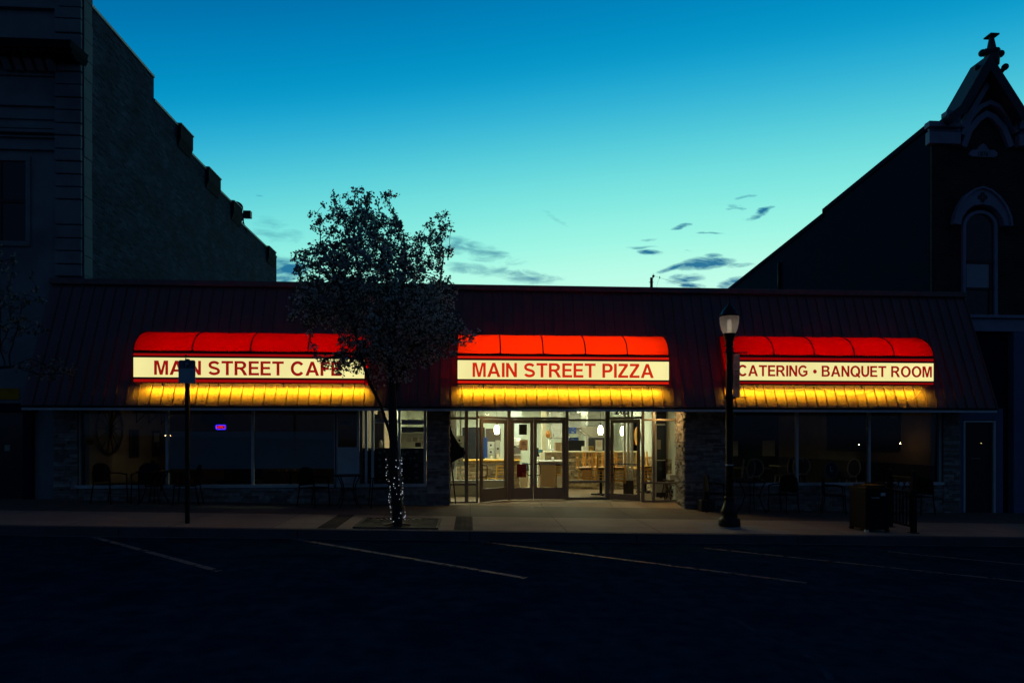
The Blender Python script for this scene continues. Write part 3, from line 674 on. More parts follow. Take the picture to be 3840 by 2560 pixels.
# right sidelight
rx = [ax(u, YS) for u in (2412, 2450, 2536)]
post(ent, rx[0]-.01, YS, .06); post(ent, rx[1], YS, .055); post(ent, rx[2]+.03, YS, .06)
for a, c in ((rx[0]+.021, rx[1]-.029), (rx[1]+.029, rx[2]-.001)):
    rail(ent, a, c, YS, 1573, .05); rail(ent, a, c, YS, 1812, .05); rail(ent, a, c, YS, 1880, .04)
# main wall: posts either side of the double door and the fixed light
mx = [ax(u, YM) for u in (1909, 2123, 2274)]
mx0, mx3 = ax(1909, YM), ax(2275, YM)
post(ent, mx[0], YM, .085, .12); post(ent, mx[1]+.02, YM, .075, .12); post(ent, mx[2]+.02, YM, .12, .12)
ent.box(mx[0]+.044, mx[1]-.019, YM-.05, YM+.05, ZH-.0, ZH+.06)
rail(ent, mx[1]+.059, mx[2]-.041, YM, 1574, .055); rail(ent, mx[1]+.059, mx[2]-.041, YM, 1806, .055); rail(ent, mx[1]+.059, mx[2]-.041, YM, 1869, .07)
# angled headers over the side doors
LA, LB = Vector((sx[2]+.05, YS, 0)), Vector((mx[0]-.045, YM-.03, 0)); RA, RB = Vector((mx[2]+.085, YM-.03, 0)), Vector((rx[0]-.045, YS, 0))
for a, c in ((LA, LB), (RA, RB)):
    ent.bar(a+Vector((0, 0, ZH+.03)), c+Vector((0, 0, ZH+.03)), .08, .06)
    ent.bar(a+Vector((0, 0, ZF-.02)), c+Vector((0, 0, ZF-.02)), .08, .04)
entrance = pt('entrance_frame', ent, M['alu'], bld, .004)
for g in (glaze(sx[0]+.021, sx[1]-.051, YS, FZ+.02, ZF-.02), glaze(sx[1]+.041, sx[2]-.006, YS, FZ+.02, ZF-.02),
          glaze(rx[0]+.021, rx[1]-.029, YS, FZ+.02, ZF-.02), glaze(rx[1]+.029, rx[2]-.001, YS, FZ+.02, ZF-.02),
          glaze(mx[1]+.059, mx[2]-.041, YM, FZ+.02, ZF-.02), glaze(mx[0]+.044, mx[1]-.019, YM, ZH+.062, ZF-.02)):
    pt('pane', g, M['glass'], entrance)
for a, c in ((LA, LB), (RA, RB)):
    g = MB(); g.bar(a+Vector((0, 0, (ZH+.06+ZF-.04)/2)), c+Vector((0, 0, (ZH+.06+ZF-.04)/2)), .006, ZF-.04-ZH-.06); pt('pane', g, M['glass'], entrance)

def door(p, q, z0, z1, stile, top, bot, hside=1, pushbar=True, barz=.93):
    """glazed door in the vertical plane from p to q (seen from the street, p on the left)"""
    p, q = Vector(p), Vector(q); L = (q-p).length; t = (q-p)/L; n = Vector((t.y, -t.x, 0))  # n towards the street
    if n.y > 0: n = -n
    def P(a, c, o=0): return p+t*a+n*o+Vector((0, 0, c))
    def bx(b, a0, a1, c0, c1, o0, o1): b.hexa([P(a0, c0, o1), P(a1, c0, o1), P(a1, c0, o0), P(a0, c0, o0), P(a0, c1, o1), P(a1, c1, o1), P(a1, c1, o0), P(a0, c1, o0)])
    b = MB(); bx(b, 0, stile, z0, z1, -.022, .022); bx(b, L-stile, L, z0, z1, -.022, .022)
    bx(b, stile+.0005, L-stile-.0005, z1-top, z1-.001, -.021, .021); bx(b, stile+.0005, L-stile-.0005, z0+.002, z0+bot, -.021, .021)
    d = pt('door', b, M['alu'], bld, .003)
    g = MB(); bx(g, stile, L-stile, z0+bot, z1-top, -.003, .003); pt('pane', g, M['glass'], d)
    if pushbar:
        g = MB(); zz = z0+barz; bx(g, stile*.6, L-stile*.6, zz-.018, zz+.018, -.065, -.035); pt('push_bar', g, M['steel'], d)
    hx = stile*.5 if hside < 0 else L-stile*.5
    h = MB(); s = 1 if hside < 0 else -1
    h.tube([P(hx, z0+.93, .02), P(hx, z0+.93, .06), P(hx+s*.10, z0+.93, .075), P(hx+s*.13, z0+.88, .075), P(hx+s*.13, z0+.68, .075), P(hx+s*.10, z0+.64, .075), P(hx, z0+.63, .06), P(hx, z0+.63, .02)], .011, 8); pt('handle', h, M['blackmetal'], d)
    return d
DZ = FZ+.012
dL = door(LA+(LB-LA)*.06, LB-(LB-LA)*.02, DZ, ZH-.005, .085, .11, .33, -1)
xm = ax(2000.5, YM)
dA = door((mx[0]+.047, YM, 0), (xm-.003, YM, 0), DZ, ZH-.003, .085, .10, .31, 1, False)
dB = door((xm+.003, YM, 0), (mx[1]-.022, YM, 0), DZ, ZH-.003, .085, .10, .31, -1)
dR = door(RA+(RB-RA)*.03, RB-(RB-RA)*.05, DZ, ZH-.005, .075, .09, .16, -1)
letters('203', ax(2316, YS), ax(2374, YS), az(2345, 1551, YS)+.0, .17, YS+.35, .012, M['darkdoor'], 'house_number', entrance, .05)

for x_, pw_ in ((mx0-.3, 5), (PR[0]-.45, 11)):
    b = MB(); b.lathe([(.075, -.012), (.08, -.004)], (x_, 15.95, ZF+.011), 20); sf = pt('soffit_light', b, M['softlamp'])
    L = bpy.data.lights.new('soffit_lamp', 'AREA'); L.shape = 'DISK'; L.size = .14; L.energy = pw_; L.color = (1, .60, .20)
    o = bpy.data.objects.new('soffit_lamp', L); COL.objects.link(o); o.location = (x_, 15.95, ZF-.004)
# --- end door of the wing (right of the last pillar)
YD = 15.95
x0, x1 = ax(3600, YD), ax(3742, YD); zb = gz(x0)-.1
b = MB(); b.box(x0-.05, ax(3607, YD), YD-.05, YD+.1, zb, ZF+.01); b.box(ax(3727, YD), x1+.1, YD-.05, YD+.1, zb, ZF+.01); b.box(ax(3607, YD), ax(3727, YD), YD-.05, YD+.1, az(3660, 1575, YD), ZF+.01); b.box(ax(3607, YD), ax(3727, YD), YD-.25, YD+.1, zb-.05, az(3660, 1925, YD))
dd = pt('door_surround', b, M['bluewall'], bld, .006)
b = MB(); b.box(ax(3607, YD)+.05, ax(3727, YD)-.06, YD, YD+.05, az(3660, 1924, YD), az(3660, 1577, YD)-.04); d2 = pt('door', b, M['darkdoor'], bld); d2['label'] = 'plain dark solid door'
b = MB(); b.box(ax(3607, YD), ax(3607, YD)+.05, YD-.06, YD+.04, az(3660, 1924, YD), az(3660, 1577, YD)); b.box(ax(3727, YD)-.06, ax(3727, YD), YD-.06, YD+.04, az(3660, 1924, YD), az(3660, 1577, YD)); b.box(ax(3607, YD)+.051, ax(3727, YD)-.061, YD-.058, YD+.038, az(3660, 1577, YD)-.04, az(3660, 1577, YD)-.001); pt('door_frame', b, M['greyalu'], d2)
b = MB(); b.ball((ax(3678, YD), YD-.012, az(3678, 1661, YD)), .009, 5); pt('handle', b, M['glint'], d2)  # glowing ball added for a mirrored street lamp, not a working handle
b = MB()
for i in range(5): xx = ax(3644+i*7, YD); b.box(xx, xx+.028, YD-.004, YD-.001, az(3660, 1720, YD), az(3660, 1716, YD))
pt('lettering', b, M['dimpaper'], d2)

# --- interior shells
XP1, XP2 = ax(1352, YW+.15), ax(2560, 16.4)
CZ = 3.02
def room(x0, x1, y0, y1, wall, floor, sides='lrb', ceil=M['ceil']):
    b = MB(); b.box(x0, x1, y0, y1, -.35, FZ); pt('floor', b, floor)
    b = MB(); b.box(x0, x1, y0, y1, CZ, CZ+.08); pt('ceiling', b, ceil)
    if 'b' in sides: b = MB(); b.box(x0, x1, y1-.1, y1, FZ+.001, CZ-.001); pt('back_wall', b, wall)
    if 'l' in sides: b = MB(); b.box(x0, x0+.1, y0, y1-.101, FZ+.001, CZ-.001); pt('side_wall', b, wall)
    if 'r' in sides: b = MB(); b.box(x1-.1, x1, y0, y1-.101, FZ+.001, CZ-.001); pt('side_wall', b, wall)
XCL = ax(312, 15.72)+.03
room(XCL, XP1-.06, YW+.14, 21.5, M['wallbrown'], M['darkwood'], 'lb')
# partition between cafe and pizza room with an opening shaped to spill light into the cafe
b = MB(); b.box(XP1-.055, XP1+.045, YW+.15, 17.2, FZ+.001, CZ-.001); b.box(XP1-.055, XP1+.045, 18.9, 21.5, FZ+.001, CZ-.001); b.box(XP1-.055, XP1+.045, 17.2, 18.9, 2.3, CZ-.001); pt('partition', b, M['wallbrown'])
b = MB(); b.box(XP1+.046, XP2, 16.98, 26.5, -.35, FZ); pt('floor', b, M['floorwood'])
b = MB(); b.box(XP1+.046, PM[0]+.02, YW+.14, 16.97, -.35, FZ); b.box(PM[0]+.021, mx[0]-.1, 16.27, 16.97, FZ-.02, FZ); pt('floor', b, M['floorwood']); b = MB(); b.box(mx[2]+.1, XP2, 16.27, 16.97, FZ-.02, FZ); pt('floor', b, M['floorwood'])
b = MB(); b.box(XP1+.046, XP2, YW+.43, 26.5, CZ, CZ+.08); pt('ceiling', b, M['ceil'])
b = MB(); b.box(XP1+.046, XP2, 26.4, 26.5, FZ+.001, CZ-.001); pt('back_wall', b, M['wallwhite'])
def holed(x0, x1, y0, y1):
    b = MB(); b.box(x0, x1, y0, 20.6, FZ+.001, CZ-.001); b.box(x0, x1, 21.9, y1, FZ+.001, CZ-.001); b.box(x0, x1, 20.6, 21.9, 2.2, CZ-.001); return b  # opening added out of view to let light reach the banquet chairs
pt('side_wall', holed(XP2-.1, XP2, 16.3, 26.399), M['wallwhite'])
b = MB(); b.box(XP1+.046, XP1+.1, 21.501, 26.399, FZ+.001, CZ-.001); pt('side_wall', b, M['wallwhite'])
XBR = ax(3488, 15.95)-.03
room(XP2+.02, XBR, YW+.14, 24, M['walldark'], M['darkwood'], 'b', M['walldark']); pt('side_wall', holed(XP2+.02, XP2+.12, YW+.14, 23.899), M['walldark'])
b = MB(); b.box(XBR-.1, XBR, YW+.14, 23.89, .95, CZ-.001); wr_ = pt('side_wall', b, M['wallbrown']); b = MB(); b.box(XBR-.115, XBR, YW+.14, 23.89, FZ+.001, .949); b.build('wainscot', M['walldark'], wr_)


# ================================================================== AWNING SIGNS
YF = 14.4; LAMP_DOWN, LAMP_UP = 140, 58
def awning(uL, uR, npan, text, tu0, tu1, tv0, tv1, fab, stripe, letter, label, v):
    """v: photo rows arc start, red band, white face top / bottom, lower red band, bottom edge"""
    x0, x1 = ax(uL, YF), ax(uR, YF); uc = (uL+uR)/2
    Z = [az(uc, r, YF) for r in v]          # top of front, red0, black, white top, white bottom, black, red bottom, bottom
    zt, zb = Z[0], Z[-1]; zc = az(uc, v[0]-66, 15.2)+.045
    yc = ry(zc)+.02
    th = thing('awning_sign', label, 'sign', ((x0+x1)/2, YF, zb), 'lit awning signs along the restaurant front')
    N = 12; arc = [(YF+(yc-YF)*(1-math.cos(math.pi/2*i/N)), zt+(zc-zt)*math.sin(math.pi/2*i/N)) for i in range(N+1)]
    b = MB(); b.smooth = True; w = .012
    for i in range(npan):
        a, c = x0+(x1-x0)*i/npan, x0+(x1-x0)*(i+1)/npan; M_ = 6; k = len(b.v)
        for (y, z) in arc:
            for j in range(M_+1):
                s = j/M_; sag = .010*math.sin(math.pi*s)*1.0
                f = (z-zt)/(zc-zt); b.v.append((a+(c-a)*s, y+sag*(1-f), z-sag*f))
        for r in range(N):
            for j in range(M_): b.face((k+r*(M_+1)+j, k+r*(M_+1)+j+1, k+(r+1)*(M_+1)+j+1, k+(r+1)*(M_+1)+j))
    can = b.build('canopy', fab, th)
    for xx, s in ((x0, -1), (x1, 1)):
        # fabric cheek follows the slope of the roof down to the open bottom
        P = arc+[(ry(zb)-.01, zb), (YF, zb)]
        b = MB(); b.poly([(xx, y, z) for y, z in (P if s > 0 else P[::-1])]); b.build('end_panel', fab, th)
    for i in range(npan+1):
        b = MB(); xx = x0+(x1-x0)*i/npan
        b.tube([(xx, y-.004, z+.002) for y, z in arc], .014, 6); b.build('seam_piping', M['blackplastic'], th)
    # front face, stacked from the top down
    def strip(name, za, zb_, y, m):
        b = MB(); b.box(x0+.004, x1-.004, YF+y, YF+.02, zb_, za); return b.build(name, m, th)
    b = MB()
    for za, zb_ in ((zt+.012, Z[1]), (Z[2], Z[3]), (Z[4], Z[5]), (Z[6], zb)): b.box(x0-.004, x1+.004, YF-.014, YF+.024, zb_, za)
    b.box(x0-.003, x1+.003, YF+.0245, YF+.165, zb+.001, zb+.008)  # added unseen lip that keeps the lamp light off the pavement
    b.box(x0-.006, x0+.006, YF-.012, YF+.02, zb, zt); b.box(x1-.006, x1+.006, YF-.012, YF+.02, zb, zt)
    b.build('frame', M['blackplastic'], th)
    strip('red_band', Z[1]-.0005, Z[2]+.0005, -.004, stripe); strip('red_band', Z[5]-.0005, Z[6]+.0005, -.004, stripe)
    strip('sign_face', Z[3]-.0005, Z[4]+.0005, -.006, M['panel'])
    letters(text, ax(tu0, YF), ax(tu1, YF), az(uc, tv1, YF), az(uc, tv0, YF)-az(uc, tv1, YF), YF-.0075, .006, letter, 'lettering', th)
    # fluorescent strips inside: one washes the roof below, one fills the fabric from behind
    n = 4
    for i in range(n):
        a = x0+.06+(x1-x0-.12)*i/n; c = x0+.06+(x1-x0-.12)*(i+1)/n-.06
        b = MB(); b.tube([(a, YF+.15, zb+.06), (c, YF+.15, zb+.06)], .012, 8); b.build('fluorescent_tube', M['tube'], th)
    def strip_lamp(y, z, tilt, power, wid, spread=180, xc=None, ln=None):
        L = bpy.data.lights.new('sign_lamp', 'AREA'); L.shape = 'RECTANGLE'; L.size = ln or x1-x0-.1; L.size_y = wid; L.energy = power*(x1-x0)/5; L.color = (1, .55, .010); L.spread = R(spread)
        o = bpy.data.objects.new('sign_lamp', L); COL.objects.link(o); o.parent = th; o.location = Vector((xc or (x0+x1)/2, y, z))-OFF[th.name]; o.rotation_euler = (R(tilt), 0, 0)
    strip_lamp(YF+.15, zb+.10, 0, LAMP_DOWN, .02, 114)
    strip_lamp(YF+.30, zb+.29, 200, LAMP_UP, .10)
    strip_lamp(YF+.150, zb+.035, 30, 24, .015)   # bare tube low in the box: its light runs sideways along the ribs
    # little hanging clips under the bottom edge
    for f in (.12, .36, .64, .9):
        b = MB(); xx = x0+(x1-x0)*f; b.box(xx-.012, xx+.012, YF+.03, YF+.05, zb-.05, zb); b.tube([(xx, YF+.04, zb-.03), (xx+.03, YF+.04, zb-.055)], .008, 5); b.build('clip', M['greyalu'], th)
    return x0, x1, zb
A1 = awning(500, 1368, 4, 'MAIN STREET CAFE', 579, 1281, 1354, 1407, M['fab_left'], M['stripe_left'], M['red_left'],
            'red awning lit up with MAIN STREET CAFE in red capitals', (1322, 1327, 1336, 1343, 1416, 1423, 1434, 1438))
A2 = awning(1715, 2509, 5, 'MAIN STREET PIZZA', 1772, 2451, 1362, 1415, M['fab_mid'], M['stripe_mid'], M['red_mid'],
            'bright orange red awning lit up with MAIN STREET PIZZA above the doors', (1332, 1337, 1346, 1353, 1423, 1429, 1439, 1444))
A3 = awning(2750, 3501, 5, 'CATERING • BANQUET ROOM', 2766, 3493, 1371, 1412, M['fab_right'], M['stripe_right'], M['red_left'],
            'dark red awning lit up with CATERING BANQUET ROOM lettering', (1337, 1342, 1352, 1359, 1427, 1433, 1440, 1445))
# slack cables below the right-hand and middle signs
def cable(pts_uv, Yb, r, label):
    b = MB(); P = []
    for (u0, v0), (u1, v1), sag in pts_uv:
        for i in range(13):
            s = i/12; p = at(u0+(u1-u0)*s, v0+(v1-v0)*s+sag*4*s*(1-s), Yb); P.append((p.x, ry(p.z)-.05, p.z))
    b.tube(P, r, 5); o = b.build('cable', M['alu']); return tag(o, label, 'cable', 'cables slung under the awning signs')
cable([((2790, 1450), (3040, 1450), 15), ((3055, 1448), (3300, 1448), 30), ((3305, 1450), (3450, 1452), 52)], 14.8, .006, 'slack cable drooping in three loops under the dark red awning')
cable([((2100, 1444), (2500, 1447), 6)], 14.8, .005, 'thin nearly straight cable under the MAIN STREET PIZZA awning')

# ================================================================== LEFT BUILDING
YB = 15.78
Xw = ax(312, YB-.06); 
lb = thing('corner_building', 'tall dark stone fronted building with long rough brick side wall and stepped parapet', 'building', (Xw, YB, 0))
def lp(name, mb, m, parent=lb, bevel=0): return mb.build(name, m, parent, bevel)
XLB = -70
def yl(u): return (Xw*F)/(1) and _yl(u)
def _yl(u):   # depth where the photo column meets the side wall
    dx = (u-UC)/F; return Xw*(CY-dx*SY)/(dx*CY+SY)
steps = []
for (u0, u1, v0) in ((340, 577, 25), (577, 707, 379), (707, 817, 570), (817, 899, 712), (899, 1026, 835), (1026, 1037, 957)):
    y0, y1 = _yl(u0), _yl(u1); steps.append((y0, y1, az(u0, v0, y0)))
ys0 = _yl(340)
b = MB(); prof = [(ys0, -1)]
for (y0, y1, z) in steps: prof += [(y0, z), (y1, z)]
prof += [(steps[-1][1], -1)]
b.prism(prof, 'x', Xw-.5, Xw); lp('side_wall', b, M['sidebrick'])
for (y0, y1, z) in steps:
    b = MB(); b.box(Xw-.52, Xw+.035, y0+.002, y1-.002, z+.001, z+.075); lp('coping', b, M['coping'], lb, .01)
for (u, u2) in ((665, 712), (771, 817), (866, 899), (1000, 1026)):
    y0 = _yl(u); y1 = _yl(u2)-.01
    z = [s for s in steps if s[0] <= y0][-1][2]; pj = .11
    b = MB(); b.hexa([(Xw+.001, y0, z-.62), (Xw+.02, y0, z-.62), (Xw+.02, y1, z-.62), (Xw+.001, y1, z-.62), (Xw+.001, y0, z-.34), (Xw+pj, y0, z-.34), (Xw+pj, y1, z-.34), (Xw+.001, y1, z-.34)])
    b.box(Xw-.45, Xw+pj, y0, y1, z-.339, z+.06); o = lp('parapet_pier', b, M['buttress'])
    b = MB(); b.box(Xw-.47, Xw+pj+.03, y0-.02, y1+.02, z+.061, z+.10); b.build('pier_cap', M['coping'], o, .008)
ztop = 15.5
b = MB(); b.box(XLB, Xw-.51, ys0+.01, steps[-1][1], -1, 10.0); lp('rear_block', b, M['ground'])
b = MB(); b.box(XLB, Xw-.002, YB, ys0-.001, -1, ztop); lp('front_wall', b, M['limestone'])
# corner return: pale stone strip on the side face
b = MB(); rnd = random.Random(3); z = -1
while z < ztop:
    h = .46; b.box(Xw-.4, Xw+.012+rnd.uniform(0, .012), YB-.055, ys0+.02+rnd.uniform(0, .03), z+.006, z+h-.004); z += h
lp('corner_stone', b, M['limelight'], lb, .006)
# quoined pilaster courses
xa, xb = ax(205, YB-.1), Xw-.02
vs = [26, 70, 124, 215, 268, 316, 365, 412, 462, 508, 558, 604, 652, 700, 747, 842, 892, 940, 990, 1036]
b = MB(); prev = ztop
for v_ in vs:
    z = az(250, v_, YB-.1); b.box(xa, xb, YB-.10-rnd.uniform(0, .02), YB-.001, z+.012, prev-.012); prev = z
lp('quoin', b, M['limestone'], lb, .012)
# mouldings across the front
def mould(v0, v1, d, u1=205, m='limestone', x1=None):
    b = MB(); b.box(XLB, x1 if x1 is not None else ax(u1, YB-d), YB-d, YB-.002, az(150, v1, YB-d), az(150, v0, YB-d)); return b
mm_ = MB()
for v0, v1, d, u in ((382, 398, .06, 220), (440, 448, .04, 212), (466, 482, .10, 228), (484, 497, .13, 232), (508, 516, .06, 215), (548, 562, .07, 220), (14, 30, .10, 222), (270, 285, .05, 205)):
    mm_.box(XLB, ax(u, YB-d), YB-d, YB-.002, az(150, v1, YB-d), az(150, v0, YB-d))
lp('string_course', mm_, M['limestone'], lb, .012)
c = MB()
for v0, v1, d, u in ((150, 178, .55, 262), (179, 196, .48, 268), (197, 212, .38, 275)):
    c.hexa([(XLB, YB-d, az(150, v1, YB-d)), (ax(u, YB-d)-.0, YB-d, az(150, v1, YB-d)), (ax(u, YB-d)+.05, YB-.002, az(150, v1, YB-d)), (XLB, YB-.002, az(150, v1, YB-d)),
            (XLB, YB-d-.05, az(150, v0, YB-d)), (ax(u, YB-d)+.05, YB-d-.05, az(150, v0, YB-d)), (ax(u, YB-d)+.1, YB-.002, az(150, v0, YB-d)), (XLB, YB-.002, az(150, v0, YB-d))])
cor = lp('cornice', c, principled('darkened cornice stone', (.014, .018, .026), .9, 0, .3, 3, .2, 20, spec=.05), lb)  # stone colour darkened to hold the sky-lit end face in shade
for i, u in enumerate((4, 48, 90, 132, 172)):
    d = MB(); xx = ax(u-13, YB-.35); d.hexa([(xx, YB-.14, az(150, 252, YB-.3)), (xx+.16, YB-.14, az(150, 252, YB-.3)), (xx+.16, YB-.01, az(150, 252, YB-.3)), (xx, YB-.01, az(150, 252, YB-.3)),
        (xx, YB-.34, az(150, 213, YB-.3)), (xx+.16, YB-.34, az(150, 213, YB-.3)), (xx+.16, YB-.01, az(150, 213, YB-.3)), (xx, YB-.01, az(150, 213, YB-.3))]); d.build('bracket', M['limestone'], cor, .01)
# tall upper window
xw0, xw1 = ax(-190, YB), ax(100, YB); zw0, zw1 = az(60, 905, YB), az(60, 606, YB)
b = MB()
for (a0, a1, c0, c1) in ((xw0-.1, xw0, zw0, zw1), (xw1, xw1+.1, zw0, zw1), (xw0-.1, xw1+.1, zw1, zw1+.12), (xw0-.1, xw1+.1, zw0-.12, zw0)): b.box(a0, a1, YB-.05, YB-.001, c0, c1)
wf = lp('window', b, M['limestone'], lb, .008)
b = MB(); b.box(xw0+.002, xw1-.002, YB-.012, YB-.002, zw0+.002, zw1-.002); b.build('pane', M['darkpane'], wf)
b = MB(); b.box((xw0+xw1)/2+.25, (xw0+xw1)/2+.32, YB-.03, YB-.013, zw0, zw1); b.box(xw0, xw1, YB-.035, YB-.031, (zw0+zw1)/2-.04, (zw0+zw1)/2+.04); b.build('sash_bar', M['blackplastic'], wf)
# dark shopfront at street level with a dimly lit transom
b = MB(); b.box(XLB, XL-.4, YB-.16, YB-.003, az(50, 1545, YB), az(50, 1512, YB)); b.box(ax(100, YB), ax(132, YB), YB-.14, YB-.003, -.3, az(50, 1546, YB)); lp('shopfront_frame', b, M['stucco'], lb, .01)
b = MB(); b.box(XLB+1, ax(98, YB), YB-.05, YB-.003, -.1, az(50, 1547, YB)); lp('shop_window', b, M['darkpane'])
b = MB(); b.box(ax(-160, YB), ax(72, YB), YB-.03, YB-.003, az(50, 1497, YB), az(50, 1456, YB)); o = lp('lit_transom', b, M['dimlit']); 
b = MB(); b.box(ax(23, YB), ax(44, YB), YB-.06, YB-.051, az(50, 1690, YB), az(50, 1667, YB)); lp('notice', b, M['dimpaper'])

# dish and antenna on the parapet
yd = _yl(868); zd = steps[3][2]
dsh = thing('satellite_dish', 'round dark satellite dish behind the stepped brick parapet', 'satellite dish', (Xw-.1, yd+.9, zd))
b = MB(); cx, cz = Xw-.12, zd+.16
pr = [(.001, .0), (.09, .008), (.17, .03), (.23, .055)]
sub = MB(); sub.lathe(pr+[(.227, .062), (.165, .037), (.001, .010)], (0, 0, 0), 22)
mt = Matrix.Translation((cx, yd+.9, cz)) @ Matrix.Rotation(R(25), 4, 'Z') @ Matrix.Rotation(R(75), 4, 'X')
sub.v = [tuple(mt @ Vector(p)) for p in sub.v]; sub.build('dish', M['blackplastic'], dsh)
b = MB(); b.tube([(cx, yd+.9, zd-.6), (cx, yd+.95, cz-.05)], .025, 8); b.build('mast', M['blackmetal'], dsh)
ya = _yl(918); za = steps[4][2]+.05
an = thing('rooftop_floodlight', 'small box head on a tripod standing on the brick parapet', 'floodlight', (Xw-.15, ya, za))
def ua(u, v): p = at(u, v, ya); return (Xw-.02+(p.x-ax(912, ya)), ya, p.z)
b = MB(); b.bar(ua(924, 792), ua(924, 818), .30, .2); b.build('head', M['blackplastic'], an, .01)
b = MB(); b.tube([ua(908, 800), ua(918, 803)], .03, 6); b.tube([ua(908, 799), ua(908, 830)], .03, 8); b.tube([ua(895, 810), ua(905, 824)], .03, 6); b.build('bracket', M['blackmetal'], an)
for (u, v) in ((903, 842), (921, 858), (909, 846)):
    b = MB(); p = Vector(ua(u, v)); b.tube([ua(908, 828), p-Vector((0, 0, .15))], .018, 6); b.build('leg', M['blackmetal'], an)

# ================================================================== RIGHT BUILDING
YG = 15.95
Xr = ax(3488, YG)
def yr(u): dx = (u-UC)/F; return Xr*(CY-dx*SY)/(dx*CY+SY)
rb = thing('gabled_building', 'dark red brick building with pointed stone gable and arched window above', 'building', (Xr, YG, 0))
def rp(name, mb, m, parent=rb, bevel=0): return mb.build(name, m, parent, bevel)
XRB = 70
yb1 = yr(3086); yb2 = yr(2700); z0_ = az(3488, 478, YG); z1_ = az(3086, 800, yb1); z1b = az(3080, 815, yb1); z2_ = az(2700, 1113, yb2)
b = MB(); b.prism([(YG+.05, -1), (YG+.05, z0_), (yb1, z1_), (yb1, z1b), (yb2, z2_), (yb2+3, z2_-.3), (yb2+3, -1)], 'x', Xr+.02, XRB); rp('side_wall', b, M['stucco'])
b = MB()
for (ya_, za_, yc_, zc_) in ((YG+.06, z0_, yb1-.003, z1_), (yb1+.003, z1b, yb2+3, z2_-.3)):
    b.hexa([(Xr-.03, ya_, za_+.002), (Xr+.3, ya_, za_+.002), (Xr+.3, yc_, zc_+.002), (Xr-.03, yc_, zc_+.002), (Xr-.03, ya_, za_+.14), (Xr+.3, ya_, za_+.14), (Xr+.3, yc_, zc_+.14), (Xr-.03, yc_, zc_+.14)])
rp('coping', b, M['stucco'])
b = MB(); yp = yr(2925); b.tube([(Xr-.03, yp, az(2925, 985, yp)), (Xr-.03, yp, az(2925, 1100, yp))], .06, 10); rp('vent_pipe', b, M['blackmetal'])
zbr = az(3700, 1195, YG)
def G(u, v, y=YG): p = at(u, v, y); return (p.x, p.z)
# brick front with the arched window opening left to the frame set proud of it
b = MB(); b.box(Xr+.03, XRB, YG, YG+.5, zbr, az(3600, 470, YG)); rp('brick_front', b, M['redbrick'])
b = MB(); b.box(Xr-.005, Xr+.42, YG-.07, YG-.001, zbr, az(3520, 545, YG-.07)); rp('corner_pier', b, M['redbrick'])
b = MB(); b.prism([G(3600, 470), G(3714, 200), G(3830, 470)], 'y', YG+.003, YG+.45); rp('gable_wall', b, M['redbrick'])
# cornice bands either side of the gable
cb = MB()
for (u0, u1) in ((3486, 3604), (3824, 4300)):
    for v0, v1, d in ((415, 432, .22), (433, 455, .12), (456, 476, .20), (477, 494, .08), (495, 540, .16)):
        if u0 == 3486 and v0 < 450: 
            xa_ = ax(3552, YG-d)
        else: xa_ = ax(u0, YG-d)
        cb.box(xa_, ax(u1, YG-d), YG-d, YG-.002, az(3600, v1, YG-d), az(3600, v0, YG-d)+.001)
rp('cornice', cb, M['trimblue'], rb, .01)
# gable trim: pointed moulding, hood arch
def ribbon(pts, y0, y1, w, m, name, parent=rb):
    """moulding of width w below a polyline given in photo pixels on the plane y0"""
    P = [Vector(G(u, v, y0)) for u, v in pts]; b = MB()
    for i in range(len(P)-1):
        pass
    L = []
    for i in range(len(P)):
        a = (P[i]-P[i-1]).normalized() if i else (P[1]-P[0]).normalized(); c = (P[i+1]-P[i]).normalized() if i < len(P)-1 else a
        t = (a+c).normalized(); n = Vector((t.y, -t.x)); k = 1/max(.45, n.dot(Vector((a.y, -a.x)))); L.append(P[i]+n*w*k)
    k = len(P); b.v = [(p.x, y0, p.y) for p in P]+[(p.x, y0, p.y) for p in L]+[(p.x, y1, p.y) for p in P]+[(p.x, y1, p.y) for p in L]
    for i in range(k-1):
        b.face((i, k+i, k+i+1, i+1)); b.face((i, i+1, 2*k+i+1, 2*k+i)); b.face((k+i, 3*k+i, 3*k+i+1, k+i+1))
    b.face((0, 2*k, 3*k, k)); b.face((k-1, 2*k-1, 4*k-1, 3*k-1))
    return rp(name, b, m, parent)
ribbon([(3556, 432), (3602, 396), (3714, 202), (3840, 398), (3860, 440)], YG-.42, YG+.002, .22, M['slate'], 'bargeboard')
ribbon([(3603, 470), (3714, 284), (3826, 470)], YG-.16, YG-.003, .13, M['trimblue'], 'gable_moulding')
ribbon([(3604, 500), (3640, 430), (3676, 392), (3714, 374), (3752, 390), (3790, 428), (3824, 490)], YG-.14, YG-.004, .11, M['trimblue'], 'hood_arch')
ribbon([(3606, 545), (3630, 480), (3664, 438), (3700, 414), (3736, 430), (3776, 474), (3804, 545)], YG-.10, YG-.005, .15, M['trimblue'], 'hood_arch')
# little roof behind the gable
yk = YG+.62
A0, A1_ = at(3714, 200, YG-.05), at(3714, 200, YG-.05); A1_.y = yk
E0, E1 = at(3600, 400, YG-.05), at(3600, 400, YG-.05); E1.y = yk
W0, W1 = at(3842, 400, YG-.05), at(3842, 400, YG-.05); W1.y = yk
b = MB(); b.poly([A0, E0, E1, A1_]); b.poly([A0, A1_, W1, W0]); b.poly([E1, W1, A1_]); rp('gable_roof', b, M['slate'])
b = MB(); b.box(E0.x, W1.x, YG+.02, yk-.01, az(3600, 475, YG), E0.z-.01); rp('gable_base', b, M['redbrick'])
